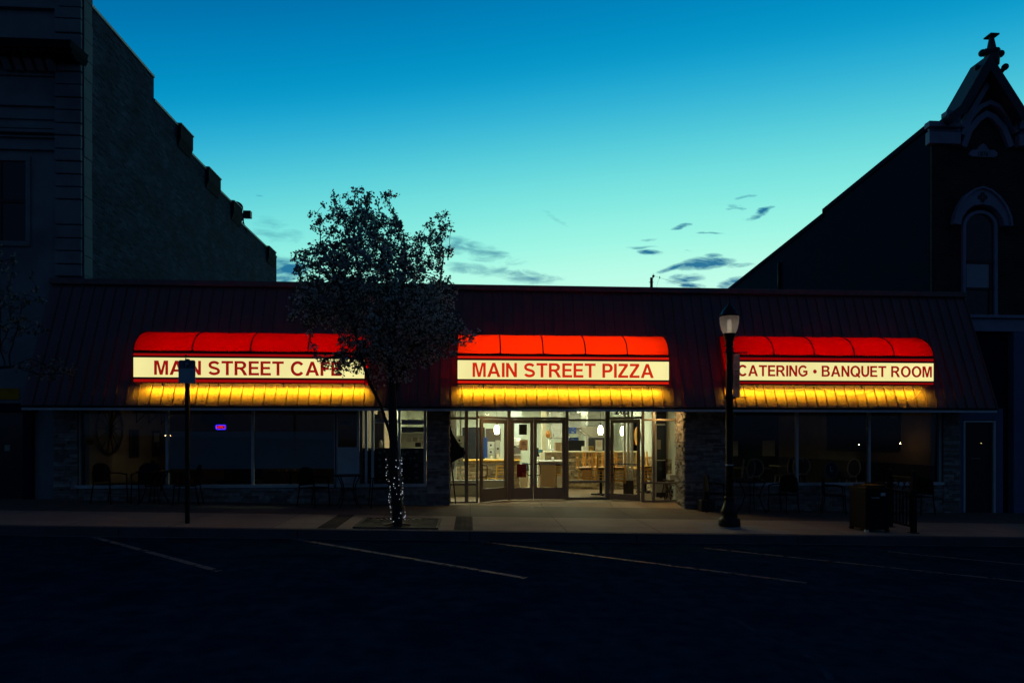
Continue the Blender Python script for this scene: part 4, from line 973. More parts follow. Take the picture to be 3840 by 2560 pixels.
# finial
fx, fz = at(3718, 226, YG-.05).x, at(3718, 226, YG-.05).z; s = 16/F
b = MB()
b.lathe([(.17, -.15), (.18, .02), (.15, .14), (.19, .17), (.19, .23), (.12, .27), (.105, .30), (.055, .58), (.06, .60)], (fx, YG-.05, fz), 10)
zc_ = fz+.595; b.box(fx-.12, fx+.12, YG-.17, YG+.07, zc_, zc_+.035)
k = len(b.v); b.v += [(fx-.12, YG-.17, zc_+.036), (fx+.12, YG-.17, zc_+.036), (fx+.12, YG+.07, zc_+.036), (fx-.12, YG+.07, zc_+.036), (fx, YG-.05, zc_+.085)]
for f in ((3, 2, 1, 0), (0, 1, 4), (1, 2, 4), (2, 3, 4), (3, 0, 4)): b.face([k+q for q in f])
for sx_ in (-1, 1):
    b.ball((fx+sx_*.25, YG-.05, fz+.17), .09, 6); b.tube([(fx+sx_*.10, YG-.05, fz+.19), (fx+sx_*.2, YG-.05, fz+.22)], .07, 8)
p = at(3769, 252, YG-.2); b.ball(p, .085, 6); b.tube([p, p+Vector((-.07, .05, -.10))], .06, 8); p = at(3664, 254, YG-.2); b.ball(p, .07, 6); b.tube([p, p+Vector((.07, .05, -.08))], .06, 8)
rp('finial', b, M['slate'])
# date plaque
pl = [G(3633, 578, YG-.05), G(3645, 563, YG-.05), G(3666, 560, YG-.05), G(3676, 544, YG-.05), G(3687, 538, YG-.05), G(3699, 545, YG-.05), G(3709, 562, YG-.05), G(3730, 563, YG-.05), G(3741, 573, YG-.05), G(3740, 584, YG-.05), G(3728, 590, YG-.05), G(3645, 587, YG-.05)]
b = MB(); b.prism(pl, 'y', YG-.05, YG-.004); plq = rp('date_plaque', b, M['trimblue'])
words('1876', .27, ax(3686, YG-.05), YG-.051, az(3686, 585, YG-.05), M['darkdoor'], 'date', plq, h=.115, bold=.02)
# arched window with its pointed hood
def archpts(ul, ur, vt, vs, n=12):
    return [(ul+(ur-ul)*(1-math.cos(math.pi*i/n))/2, vs-(vs-vt)*math.sin(math.pi*i/n)) for i in range(n+1)]
po = archpts(3612, 3742, 788, 846); 
outer = [(3578, 838), (3584, 805), (3600, 766), (3626, 728), (3658, 706), (3689, 697), (3722, 710), (3752, 734), (3780, 772), (3796, 812), (3800, 846)]
inner = [(3604, 842), (3610, 815), (3628, 788), (3652, 770), (3684, 766), (3718, 772), (3742, 790), (3760, 818), (3768, 846)]
y0 = YG-.16; b = MB()
Po = [G(u, v, y0) for u, v in outer]; Pi = [G(u, v, y0) for u, v in inner]
b.prism(Po+Pi[::-1], 'y', y0, YG-.004); hood = rp('window_hood', b, M['trimblue'])
ribbon(outer, y0-.05, y0-.001, .05, M['trimblue'], 'hood_moulding', hood)
b = MB(); qx, qz = G(3685, 740, y0-.004)
for dx, dz in ((0, .075), (0, -.075), (.075, 0), (-.075, 0)): b.prism([(qx+dx+.062*math.cos(2*math.pi*i/12), qz+dz+.062*math.sin(2*math.pi*i/12)) for i in range(12)], 'y', y0-.004-.001*(dx > 0)-.002*(dz > 0)-.003*(dx < 0), y0-.0005)
b.build('quatrefoil', M['darkdoor'], hood)
OFF_ = None
arch = archpts(3616, 3738, 792, 850)
b = MB(); y1_ = YG-.08
O = [G(u, v, y1_) for u, v in [(3612, 1186)]+archpts(3612, 3742, 788, 848)+[(3742, 1186)]]; I = [G(u, v, y1_) for u, v in [(3623, 1186)]+archpts(3623, 3730, 800, 850)+[(3730, 1186)]]
k = len(O); b.v = [(p[0], y1_, p[1]) for p in O]+[(p[0], y1_, p[1]) for p in I]+[(p[0], YG-.002, p[1]) for p in O]+[(p[0], YG-.002, p[1]) for p in I]
for i in range(k-1): b.face((i, k+i, k+i+1, i+1)); b.face((i, i+1, 2*k+i+1, 2*k+i)); b.face((k+i, 3*k+i, 3*k+i+1, k+i+1))
aw = rp('arched_window', b, M['trimblue'])
b = MB(); b.prism([(p[0], p[1]) for p in I], 'y', YG-.03, YG-.003); b.build('pane', M['darkpane'], aw)
b = MB(); b.box(ax(3624, YG-.04), ax(3708, YG-.04), YG-.045, YG-.031, az(3660, 1080, YG), az(3660, 992, YG)); b.build('window_shade', M['winpane'], aw)
b = MB(); b.box(ax(3624, YG-.04), ax(3730, YG-.04), YG-.06, YG-.046, az(3660, 1088, YG), az(3660, 1080, YG)); b.box(ax(3624, YG-.04), ax(3730, YG-.04), YG-.06, YG-.046, az(3660, 990, YG), az(3660, 978, YG)); b.box(ax(3708, YG-.04), ax(3714, YG-.04), YG-.06, YG-.046, az(3660, 1180, YG), az(3660, 991, YG)); b.build('sash_bar', M['darkdoor'], aw)
# sill band and street level piers
b = MB(); b.box(XR+.06, XRB, YG-.18, YG-.001, az(3760, 1197, YG), az(3760, 1185, YG)); b.box(XR+.06, XRB, YG-.10, YG-.001, az(3760, 1245, YG), az(3760, 1198, YG)); rp('sill_band', b, M['trimblue'], rb, .01)
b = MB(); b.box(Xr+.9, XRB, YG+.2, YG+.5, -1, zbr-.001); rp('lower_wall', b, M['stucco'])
b = MB(); b.box(ax(3787, YG), ax(3900, YG), YG-.12, YG+.19, -1, az(3760, 1246, YG)); b.box(ax(3787, YG)-.03, ax(3900, YG)+.03, YG-.16, YG-.121, -1, az(3800, 1905, YG)); rp('pier', b, M['bluewall'], rb, .008)
b = MB(); b.box(ax(3905, YG), XRB, YG+.1, YG+.19, 0, zbr-.4); rp('shop_window', b, M['darkpane'])

# utility pole far behind the roofs, with its wire
YPOLE = 66
p0 = at(2443, 1095, YPOLE); p1 = at(2443, 1041, YPOLE)
up = thing('utility_pole', 'stub of a dark utility pole with wire rising above the roof ridge', 'utility pole', (p0.x, YPOLE, 0))
b = MB(); b.tube([(p0.x, YPOLE, 0), (p1.x, YPOLE, p1.z)], [.2, .15], 10); b.build('pole', M['bark'], up)
b = MB(); t0 = at(2450, 1034, YPOLE); b.box(t0.x-.1, t0.x+.1, YPOLE-.1, YPOLE+.1, t0.z-.14, t0.z+.06); b.tube([(t0.x, YPOLE, p1.z-.1), (t0.x, YPOLE, t0.z+.25)], .02, 6); b.box(p1.x-.25, p1.x+.2, YPOLE-.05, YPOLE+.05, p1.z-.5, p1.z-.45); b.build('insulator', M['blackmetal'], up)
b = MB(); pts = [at(2452+(2690-2452)*i/14, 1034+(1090-1034)*i/14+6*4*(i/14)*(1-i/14), YPOLE-2*i) for i in range(15)]; b.tube(pts, .012, 5); b.build('wire', M['blackmetal'], up)
b = MB(); b.tube([at(2474, 1038, YPOLE-1.2), at(2466, 1060, YPOLE-1), at(2458, 1100, YPOLE-1)], .008, 4); w_ = at(2474, 1041, YPOLE-1.2); b.tube([w_+Vector((0, 0, .15)), w_-Vector((0, 0, .1))], .04, 6); b.build('drop_wire', M['blackmetal'], up)

# ================================================================== TREES
def inside(poly, x, y):
    c = False; j = len(poly)-1
    for i in range(len(poly)):
        (xi, yi), (xj, yj) = poly[i], poly[j]
        if (yi > y) != (yj > y) and x < (xj-xi)*(y-yi)/(yj-yi)+xi: c = not c
        j = i
    return c
def edge_dist(poly, x, y):
    d = 1e9
    for i in range(len(poly)):
        a, b_ = Vector(poly[i-1]), Vector(poly[i]); p = Vector((x, y)); t = max(0, min(1, (p-a).dot(b_-a)/max(1e-9, (b_-a).length_squared)))
        d = min(d, (p-(a+(b_-a)*t)).length)
    return d
def grow(root_paths, attr, step=.10, infl=1.6, kill=.16, iters=140, up=.10, seed=1):
    """branches that reach out towards the attraction points; returns nodes (pos, parent)"""
    rnd = random.Random(seed); pos = []; par = []
    for path in root_paths:
        prev = None
        for k, p in enumerate(path):
            p = Vector(p)
            if prev is None:
                if pos:
                    prev = min(range(len(pos)), key=lambda i: (pos[i]-p).length)
                    if (pos[prev]-p).length < .02: continue
                else: pos.append(p); par.append(-1); prev = 0; continue
            d = p-pos[prev]; n = max(1, int(d.length/step)); o = pos[prev].copy()
            for i in range(1, n+1): pos.append(o+d*i/n); par.append(prev); prev = len(pos)-1
    alive = list(attr); kd = None
    for it in range(iters):
        kd = kdtree.KDTree(len(pos))
        for i, p in enumerate(pos): kd.insert(p, i)
        kd.balance(); pull = {}; nxt = []
        for a in alive:
            _, i, d = kd.find(a)
            if d < kill: continue
            nxt.append(a)
            if d < infl: pull.setdefault(i, Vector()); pull[i] += (a-pos[i]).normalized()
        alive = nxt
        if not pull or not alive: break
        for i, v in pull.items():
            if v.length < 1e-6: continue
            v = (v.normalized()+Vector((rnd.uniform(-.25, .25), rnd.uniform(-.25, .25), up+rnd.uniform(-.2, .2)))).normalized()
            pos.append(pos[i]+v*step); par.append(i)
    return pos, par
def tree_mesh(pos, par, r_base, r_tip=.0045, expo=2.3, thin=None):
    n = len(pos); ch = [[] for _ in range(n)]
    for i, p in enumerate(par):
        if p >= 0: ch[p].append(i)
    acc = [0.0]*n; rad = [0.0]*n
    order = sorted(range(n), key=lambda i: -i)
    for i in order: rad[i] = r_tip if not ch[i] else sum(rad[c]**expo for c in ch[i])**(1/expo)
    k = r_base/rad[0]
    for i in range(n): rad[i] = r_tip+(rad[i]-r_tip)*(r_base-r_tip)/(rad[0]-r_tip)
    if thin:
        for i in range(thin[0], thin[1]): rad[i] *= thin[2]
    b = MB(); b.smooth = True; started = set()
    def chain(i0, i1):
        idx = [i0, i1]
        while ch[idx[-1]]: idx.append(max(ch[idx[-1]], key=lambda c: rad[c]))
        return idx
    todo = [(-1, 0)]
    while todo:
        p, i = todo.pop()
        idx = [i]
        while ch[idx[-1]]:
            c = max(ch[idx[-1]], key=lambda c_: rad[c_])
            for o in ch[idx[-1]]:
                if o != c: todo.append((idx[-1], o))
            idx.append(c)
        full = ([p] if p >= 0 else [])+idx
        if len(full) < 2: continue
        R_ = [rad[j] for j in full]
        if p >= 0: R_[0] = rad[i]
        b.tube([pos[j] for j in full], R_, 9 if R_[0] > .05 else (6 if R_[0] > .015 else 4), cap=False)
    return b, rad, ch
def leaves(b, centre, rnd, n, spread, size, mi_p):
    for _ in range(n):
        d = Vector((rnd.gauss(0, 1), rnd.gauss(0, 1), rnd.gauss(0, 1))).normalized()*spread*rnd.random()**.5
        c = centre+d; a = Vector((rnd.gauss(0, 1), rnd.gauss(0, 1), rnd.gauss(0, .7))).normalized(); e = a.orthogonal().normalized(); e = (Matrix.Rotation(rnd.random()*6.28, 3, a) @ e); f = a.cross(e)
        s = size*rnd.uniform(.6, 1.25); b.mi = 1 if rnd.random() < mi_p else 0; k = len(b.v)
        if b.mi: P = [c+e*s*.55*math.cos(2*math.pi*j/5)+f*s*.55*math.sin(2*math.pi*j/5) for j in range(5)]
        else: P = [c-e*s*.7, c+f*s*.38-e*s*.1, c+e*s*.75, c-f*s*.38-e*s*.1]
        b.poly(P)
    b.mi = 0
# --- flowering tree in front of the restaurant
YTREE = 12.0
o1 = [(1040+x/1.7425, 660+y/1.7425) for x, y in [(65, 490), (140, 470), (210, 458), (262, 440), (228, 350), (205, 240), (240, 212), (275, 270), (322, 330), (318, 400), (355, 400), (350, 300), (305, 180), (340, 113), (410, 112), (452, 180), (480, 75), (550, 110), (600, 80), (640, 145), (690, 135), (740, 93), (802, 130), (765, 215), (800, 290), (835, 350), (868, 385), (930, 355), (985, 330), (968, 268), (1012, 320), (1040, 208), (1052, 300), (1112, 250), (1130, 310), (1192, 330), (1135, 410), (1157, 500), (1088, 600), (1085, 700), (1150, 668), (1160, 740), (1216, 775), (1150, 835), (1190, 900), (1230, 965), (1215, 1030), (1330, 1025), (1290, 1095), (1190, 1130), (1155, 1185), (1060, 1205), (1000, 1265), (905, 1235), (880, 1350), (835, 1385), (800, 1330), (760, 1400), (705, 1335), (660, 1380), (565, 1320), (525, 1295), (400, 1312), (300, 1260), (250, 1215), (330, 1145), (385, 1150), (370, 1085), (405, 1060), (350, 1005), (150, 990), (60, 910), (80, 800), (135, 700), (75, 662), (115, 600), (75, 545)]]
poly = []
for u, v in o1: p = at(u, v, YTREE); poly.append((p.x, p.z))
rnd = random.Random(21); attr = []; xs = [p[0] for p in poly]; zs_ = [p[1] for p in poly]
hole = [(1100, 1250, 60, 30), (1262, 850, 30, 26), (1560, 1010, 22, 26), (1440, 975, 18, 20), (1350, 930, 18, 16), (1200, 1030, 18, 16), (1590, 940, 24, 18), (1500, 900, 16, 20)]
hw = [(ax(u, YTREE), az(u, v, YTREE), a/F*YTREE, c/F*YTREE) for u, v, a, c in hole]
while len(attr) < 4600:
    x, z = rnd.uniform(min(xs), max(xs)), rnd.uniform(min(zs_), max(zs_))
    if not inside(poly, x, z): continue
    if any(((x-h[0])/h[2])**2+((z-h[1])/h[3])**2 < 1 for h in hw) and rnd.random() < .85: continue
    d = edge_dist(poly, x, z); hy = min(1.35, d*1.5+.04)
    dens = .45+.55*min(1, d/.5)
    if z > 4.6: dens *= .86
    if rnd.random() > dens: continue
    attr.append(Vector((x, YTREE+rnd.uniform(-hy, hy), z)))
def T(u, v, dy=0): return tuple(at(u, v, YTREE)+Vector((0, dy, 0)))
base_z = side_z(ax(1490, YTREE), YTREE)
trunk = [(ax(1492, YTREE), YTREE, base_z-.1), T(1490, 1900), T(1478, 1780), T(1476, 1640), T(1472, 1540), T(1470, 1440), T(1466, 1340, .1), T(1455, 1200, .15), T(1450, 1060, .1), T(1430, 940, .0)]
paths = [trunk, [T(1474, 1700), T(1462, 1620, -.05), T(1432, 1520, -.15), T(1390, 1430, -.25), T(1365, 1345, -.3), T(1340, 1240, -.35), T(1300, 1120, -.3), T(1250, 1000, -.3), T(1215, 930, -.2)],
         [T(1472, 1500), T(1500, 1400, .2), T(1540, 1290, .35), T(1590, 1190, .4), T(1640, 1080, .4), T(1660, 950, .3)],
         [T(1468, 1380), T(1420, 1290, .3), T(1370, 1170, .6), T(1330, 1020, .6), T(1310, 880, .4)],
         [T(1462, 1300), T(1500, 1180, -.4), T(1530, 1040, -.5), T(1520, 900, -.3)],
         [T(1365, 1345, -.3), T(1310, 1330, -.3), T(1240, 1350, -.25), T(1200, 1360, -.2)],
         [T(1540, 1290, .35), T(1620, 1270, .2), T(1720, 1270, .1), T(1790, 1252, .05)]]
pos, par = grow(paths, attr, step=.085, infl=1.4, kill=.10, iters=110, up=.22, seed=4)
nm = sum(max(1, int((Vector(c_)-Vector(a_)).length/.085)) for a_, c_ in zip(trunk, trunk[1:]))+1
tb, rad, chd = tree_mesh(pos, par, .126, .0042, 2.25, (nm, nm+36, .55))
tree = thing('flowering_tree', 'leafy street tree in small white blossom growing from the iron grate', 'tree', (ax(1490, YTREE), YTREE, base_z))
tb.build('trunk', M['bark'], tree)
lb_ = MB(); rnd = random.Random(5)
for i, p in enumerate(pos):
    if rad[i] < .012 and p.z > 2.35:
        tip = not chd[i]
        if tip or rnd.random() < .42:
            q_ = p+Vector((rnd.uniform(-.03, .03), rnd.uniform(-.03, .03), rnd.uniform(-.02, .03)))
            leaves(lb_, q_, rnd, rnd.choice((8, 14, 20, 26)), .082, .041, .55)
lb_.build('crown', [M['leaf'], M['blossom']], tree)
# --- its neighbour, mostly outside the frame on the left
nt = thing('flowering_tree', 'dark leafy tree whose branch ends reach in at the left edge of the photo', 'tree', (-10.2, 12.3, gz(-10.2)))
rnd = random.Random(9); attr = []
for (u, v, a, c, n) in ((20, 975, 50, 50, 60), (40, 1120, 85, 38, 110), (60, 1225, 85, 36, 110), (170, 1385, 80, 55, 130), (-120, 1150, 150, 220, 420), (-330, 1000, 230, 260, 420), (-380, 1350, 200, 150, 200)):
    for _ in range(n):
        while True:
            x, z = rnd.uniform(-1, 1), rnd.uniform(-1, 1)
            if x*x+z*z < 1: break
        p = at(u+a*x, v+c*z, 12.3); attr.append(p+Vector((0, rnd.uniform(-.5, .5), 0)))
r0 = Vector((-10.2, 12.3, gz(-10.2)-.1))
pos2, par2 = grow([[r0, r0+Vector((.02, 0, 1.2)), r0+Vector((.05, 0, 2.3)), r0+Vector((.1, 0, 3.4)), r0+Vector((.0, .1, 4.6))], [r0+Vector((.05, 0, 2.0)), r0+Vector((.6, 0, 2.6)), r0+Vector((1.3, 0, 2.75)), r0+Vector((2.0, .0, 2.8))]], attr, step=.1, infl=1.8, kill=.15, iters=70, up=.1, seed=3)
tb, rad2, ch2 = tree_mesh(pos2, par2, .11, .0045, 2.25); tb.build('trunk', M['bark'], nt)
lb_ = MB()
for i, p in enumerate(pos2):
    if rad2[i] < .012 and p.z > 2.2 and (not ch2[i] or rnd.random() < .45): leaves(lb_, p, rnd, rnd.randint(6, 10), .06, .045, .5)
lb_.build('crown', [M['leaf'], M['blossom_dark']], nt)  # this tree takes a darker blossom colour

# fairy lights wound round the trunk
fl = thing('fairy_lights', 'string of tiny white fairy lights wound round the tree trunk', 'fairy lights', (ax(1490, YTREE), YTREE, base_z))
b = MB(); w = MB(); rnd = random.Random(2); P = []
def trunk_c(z):
    for a, c in zip(trunk, trunk[1:]):
        if a[2] <= z <= c[2]: t = (z-a[2])/(c[2]-a[2]); return Vector((a[0]+(c[0]-a[0])*t, a[1]+(c[1]-a[1])*t, z))
    return Vector(trunk[1])
zz0, zz1 = base_z+.10, az(1480, 1700, YTREE)
for i in range(420):
    z = zz0+(zz1-zz0)*i/419; a = i*.42; c = trunk_c(z); r = .138-.012*(i/419)+rnd.uniform(0, .006)
    P.append(c+Vector((r*math.cos(a), r*math.sin(a), rnd.uniform(-.01, .01))))
w.tube(P, .0035, 4); w.build('wire', M['blackplastic'], fl)
nb_ = 0
for i in range(2, 419, 3):
    if rnd.random() < .5 and nb_ < 72:
        c = trunk_c(P[i].z); a_ = rnd.uniform(0, 2*math.pi); d = Vector((math.cos(a_), math.sin(a_), 0)); q_ = c+d*.134+Vector((0, 0, rnd.uniform(-.03, .03))); bb = MB(); s = rnd.choice((.0045, .006, .0075)); bb.ball(q_+d*.01, s, 4); bb.build('light_bulb', M['fairy'], fl); nb_ += 1

# iron tree grate with its concrete surround
gx0, gx1, gy0, gy1 = ax(1490, YTREE)-.76, ax(1490, YTREE)+.76, 11.72, 13.05
gzf = lambda x, y: side_z(x, y)
gcx, gcy = ax(1492, YTREE), YTREE
tg = thing('tree_grate', 'square rusty iron grate with radiating slots round the trunk foot', 'tree grate', (gcx, gcy, gzf(gcx, gcy)))
b = MB(); b.poly([(x, y, gzf(x, y)+.004) for x, y in ((gx0, gy0), (gx1, gy0), (gx1, gy1), (gx0, gy1))]); b.build('soil_pit', M['soil'], tg)
b = MB()
for k in range(64):
    a = 2*math.pi*(k+.5)/64; dx, dy = math.cos(a), math.sin(a); r0_ = .24
    r1_ = min(((gx1-.03-gcx)/dx if dx > 0 else (gx0+.03-gcx)/dx) if abs(dx) > 1e-6 else 9, ((gy1-.03-gcy)/dy if dy > 0 else (gy0+.03-gcy)/dy) if abs(dy) > 1e-6 else 9)
    if r1_ <= r0_+.02: continue
    n = Vector((-dy, dx, 0)); w0, w1 = .009, .009+.013*min(1, r1_)
    p, q_ = Vector((gcx+dx*r0_, gcy+dy*r0_, 0)), Vector((gcx+dx*r1_, gcy+dy*r1_, 0))
    V = [p-n*w0, q_-n*w1, q_+n*w1, p+n*w0]; b.hexa([(v.x, v.y, gzf(v.x, v.y)+.006) for v in V]+[(v.x, v.y, gzf(v.x, v.y)+.024) for v in V])
b.build('grate_bars', M['grate'], tg)
b = MB()
for x0, x1, y0, y1 in ((gx0, gx1, gy0, gy0+.045), (gx0, gx1, gy1-.045, gy1), (gx0, gx0+.045, gy0+.046, gy1-.046), (gx1-.045, gx1, gy0+.046, gy1-.046)):
    V = ((x0, y0), (x1, y0), (x1, y1), (x0, y1)); b.hexa([(x, y, gzf(x, y)+.002) for x, y in V]+[(x, y, gzf(x, y)+.028) for x, y in V])
V = [(gcx-.72, gcy-.012), (gcx-.25, gcy-.012), (gcx-.25, gcy+.012), (gcx-.72, gcy+.012)]
b.build('grate_frame', M['grate'], tg)
sheet('paver_band', gx0-.62, gx0-.28, 11.67, 13.58, lambda x, y: side_z(x, y)+.004, M['pavers']); sheet('paver_band', gx1+.28, gx1+.62, 11.67, 13.58, lambda x, y: side_z(x, y)+.004, M['pavers'])

# ================================================================== STREET LAMP, BANNER, SIGN, BIN, RAIL
YLP = 12.4; lx = ax(2735, YLP); lz = side_z(lx, YLP)
b = MB(); b.poly([(x, y, side_z(x, y)+.004) for x, y in ((lx-.75, 11.67), (lx+.95, 11.67), (lx+.3, 13.2), (lx-.55, 13.2))]); struct(b.build('lamp_pad', M['pad']))
sl = thing('street_lamp', 'tall black cast iron street lamp with a pale acorn globe', 'street lamp', (lx, YLP, lz))
def lv(v): return az(2735, v, YLP)-lz
c = (lx, YLP, lz)
b = MB(); b.lathe([(.215, 0), (.215, .03), (.20, .035)], c, 24); b.build('footing', M['pad'], sl)
b = MB(); b.lathe([(.205, .036), (.21, .06), (.205, .16), (.19, .185), (.15, .20), (.155, .23), (.145, .25), (.165, .30), (.165, .34), (.13, .41), (.10, .49), (.088, .55), (.098, .57), (.098, .60), (.08, .62)], c, 24); b.build('base', M['castiron'], sl)
b = MB(); b.lathe([(.078, .62), (.070, lv(1700)), (.070, lv(1500)), (.078, lv(1498)), (.085, lv(1490)), (.078, lv(1480)), (.066, lv(1478)), (.062, lv(1330)), (.075, lv(1326)), (.08, lv(1318)), (.062, lv(1312)), (.06, lv(1300))], c, 24, 1, .06); b.build('pole', M['castiron'], sl)
b = MB(); b.lathe([(.072, lv(1745)), (.08, lv(1744)), (.08, lv(1741)), (.072, lv(1740))], c, 20); b.build('band', M['greyalu'], sl)
b = MB(); b.lathe([(.06, lv(1300)), (.085, lv(1294)), (.07, lv(1284)), (.10, lv(1268)), (.125, lv(1256)), (.125, lv(1251))], c, 20); b.build('fitter', M['castiron'], sl)
b = MB(); b.smooth = True; b.lathe([(.118, lv(1250)), (.15, lv(1236)), (.178, lv(1212)), (.185, lv(1194)), (.182, lv(1188))], c, 40, 1, .07); b.build('globe', M['clear'], sl)
b = MB(); b.lathe([(.04, lv(1250)), (.045, lv(1225)), (.035, lv(1200))], c, 12); b.build('globe_glow', M['globeglow'], sl)  # glow added inside the unlit globe, for street light falling on it
b = MB(); b.lathe([(.19, lv(1188)), (.195, lv(1183)), (.165, lv(1178)), (.145, lv(1168)), (.10, lv(1158)), (.085, lv(1152)), (.04, lv(1146)), (.035, lv(1142)), (.02, lv(1138)), (.004, lv(1128))], c, 24); b.build('cap', M['castiron'], sl)
for v in (1324, 1491):
    z = az(2735, v, YLP); b = MB(); b.tube([(lx+.06, YLP, z), (lx+.10, YLP, z)], .03, 10); b.tube([(lx+.05, YLP, z), (lx+.34, YLP-.0, z+.02)], .010, 8); b.ball((lx+.345, YLP, z+.02), .014, 5); b.build('banner_arm', M['castiron'], sl)
b = MB(); zz = az(2735, 1545, YLP); b.tube([(lx+.06, YLP, zz), (lx+.08, YLP, zz-.04), (lx+.13, YLP, zz-.07), (lx+.18, YLP, zz-.06), (lx+.20, YLP, zz-.03)], .012, 6); b.tube([(lx, YLP, zz-.09), (lx+.17, YLP, zz-.09)], .008, 5); b.build('basket_hook', M['castiron'], sl)
bz0, bz1 = az(2750, 1489, YLP), az(2750, 1327, YLP)
bn = thing('banner', 'narrow faded cloth banner hanging edge on from the street lamp', 'banner', (lx+.17, YLP, bz0))
b = MB(); N = 10; k = 0
for i in range(N+1):
    z = bz0+(bz1-bz0)*i/N; o = .012*math.sin(i*1.1)
    for x, y in ((lx+.075, YLP-.012+o), (lx+.205, YLP-.012-o*.7)): b.v.append((x, y, z))
    for x, y in ((lx+.205, YLP-.006-o*.7), (lx+.075, YLP-.006+o)): b.v.append((x, y, z))
for i in range(N):
    for j in range(4): b.face((4*i+j, 4*i+(j+1) % 4, 4*i+4+(j+1) % 4, 4*i+4+j))
b.face((0, 3, 2, 1)); b.face((4*N, 4*N+1, 4*N+2, 4*N+3)); b.build('cloth', M['banner'], bn)
b = MB()
for i, (z0_, h, w) in enumerate(((.50, .02, .09), (.46, .012, .07), (.2, .24, .012), (.2, .24, .012), (.2, .24, .012), (.2, .24, .012))):
    x = lx+.095+(.0 if i < 2 else (i-2)*.026); b.box(x, x+w, YLP-.03, YLP-.0285, bz0+z0_, bz0+z0_+h)
b.build('faded_print', M['alu'], bn)

YSG = 12.1; px = ax(703, YSG); pz = side_z(px, YSG)
sg = thing('parking_sign', 'dark backlit parking sign on a square post in front of the MAIN STREET CAFE letters', 'sign', (px, YSG, pz))
zt_ = az(703, 1346, YSG)
b = MB(); b.box(px-.033, px+.033, YSG-.03, YSG+.03, pz-.05, zt_); b.build('post', M['blackmetal'], sg, .006)
b = MB(); b.tube([(px-.02, YSG-.02, zt_), (px-.02, YSG-.02, zt_+.03), (px+.03, YSG-.02, zt_+.06)], .008, 5); b.box(px-.035, px-.005, YSG-.03, YSG+.01, zt_+.05, zt_+.075); b.build('cap_bracket', M['blackmetal'], sg)
sx0, sx1, sz0, sz1 = ax(673, YSG), ax(736, YSG), az(703, 1437, YSG), az(703, 1351, YSG)
def rrect(x0, x1, z0, z1, r, n=5):
    P = []
    for cx, cz, a0 in ((x1-r, z1-r, 0), (x0+r, z1-r, 90), (x0+r, z0+r, 180), (x1-r, z0+r, 270)): P += [(cx+r*math.cos(R(a0+90*i/n)), cz+r*math.sin(R(a0+90*i/n))) for i in range(n+1)]
    return P
b = MB(); b.prism(rrect(sx0, sx1, sz0, sz1, .03), 'y', YSG-.042, YSG-.033); pl_ = b.build('sign_plate', M['signgrey'], sg)
zm = az(703, 1382, YSG)
b = MB(); b.prism(rrect(sx0+.008, sx1-.008, zm, sz1-.008, .022), 'y', YSG-.0440, YSG-.0421); b.build('header', M['signdark'], pl_)
b = MB(); cx, cz = (sx0+sx1)/2, (zm+sz1)/2; b.prism([(cx+.062*math.cos(2*math.pi*i/24), cz+.062*math.sin(2*math.pi*i/24)) for i in range(24)], 'y', YSG-.0455, YSG-.0442); b.build('symbol_disc', M['signblue'], pl_)
words('P', .055, cx, YSG-.046, cz-.04, M['signgrey'], 'symbol', pl_, h=.08, bold=.03)

YBN = 12.3; bx = ax(3258, YBN); bz = side_z(bx, YBN)
bn_ = thing('litter_bin', 'square black litter bin standing on the kerb beside the railing', 'litter bin', (bx, YBN, bz))
b = MB(); b.box(bx-.235, bx+.235, YBN-.28, YBN+.28, bz+.05, bz+.80); b.build('body', M['blackmetal'], bn_, .02)
b = MB(); b.box(bx-.25, bx+.25, YBN-.30, YBN+.30, bz+.801, bz+.86); b.box(bx-.19, bx+.19, YBN-.23, YBN+.23, bz+.861, bz+.90); b.build('lid', M['blackmetal'], bn_, .015)
for sx_ in (-1, 1):
    for sy_ in (-1, 1):
        b = MB(); b.box(bx+sx_*.205-.03, bx+sx_*.205+.03, YBN+sy_*.25-.03, YBN+sy_*.25+.03, bz-.01, bz+.05); b.build('foot', M['greyalu'] if sx_ < 0 and sy_ < 0 else M['blackmetal'], bn_)
b = MB(); b.box(bx-.13, bx+.03, YBN-.29, YBN-.281, bz+.66, bz+.672); b.box(bx+.06, bx+.15, YBN-.286, YBN-.281, bz+.70, bz+.76); b.build('label_plate', M['greyalu'], bn_)
b = MB(); b.tube([(bx-.2, YBN-.2, bz+.9), (bx-.2, YBN-.2, bz+.95), (bx+.2, YBN-.2, bz+.95), (bx+.2, YBN-.2, bz+.9)], .012, 6); b.build('handle', M['blackmetal'], bn_)

rl = thing('railing', 'short black iron railing standing across the pavement right of the litter bin', 'railing', (8.22, 12.4, side_z(8.22, 12.4)))
ra, rb_ = Vector((ax(3426, 12.0), 12.0, 0)), Vector((ax(3337, 12.85), 12.85, 0))
def rz_(p): return side_z(p.x, p.y)
for p in (ra, rb_):
    b = MB(); z = rz_(p); b.box(p.x-.042, p.x+.042, p.y-.042, p.y+.042, z, z+1.13); b.box(p.x-.075, p.x+.075, p.y-.075, p.y+.075, z-.005, z+.014); o = b.build('post', M['blackmetal'], rl, .005)
    b = MB(); b.ball((p.x, p.y, z+1.165), .042, 6); b.build('finial', M['castiron'], o)
for zz in (.12, .76, 1.05):
    b = MB(); b.bar(ra+Vector((0, 0, rz_(ra)+zz)), rb_+Vector((0, 0, rz_(rb_)+zz)), .03, .04); b.build('rail', M['blackmetal'], rl)
for i in range(1, 7):
    p = ra+(rb_-ra)*i/7; z = rz_(p); b = MB(); b.box(p.x-.012, p.x+.012, p.y-.012, p.y+.012, z+.12, z+.77); b.build('bar', M['blackmetal'], rl)
b = MB()
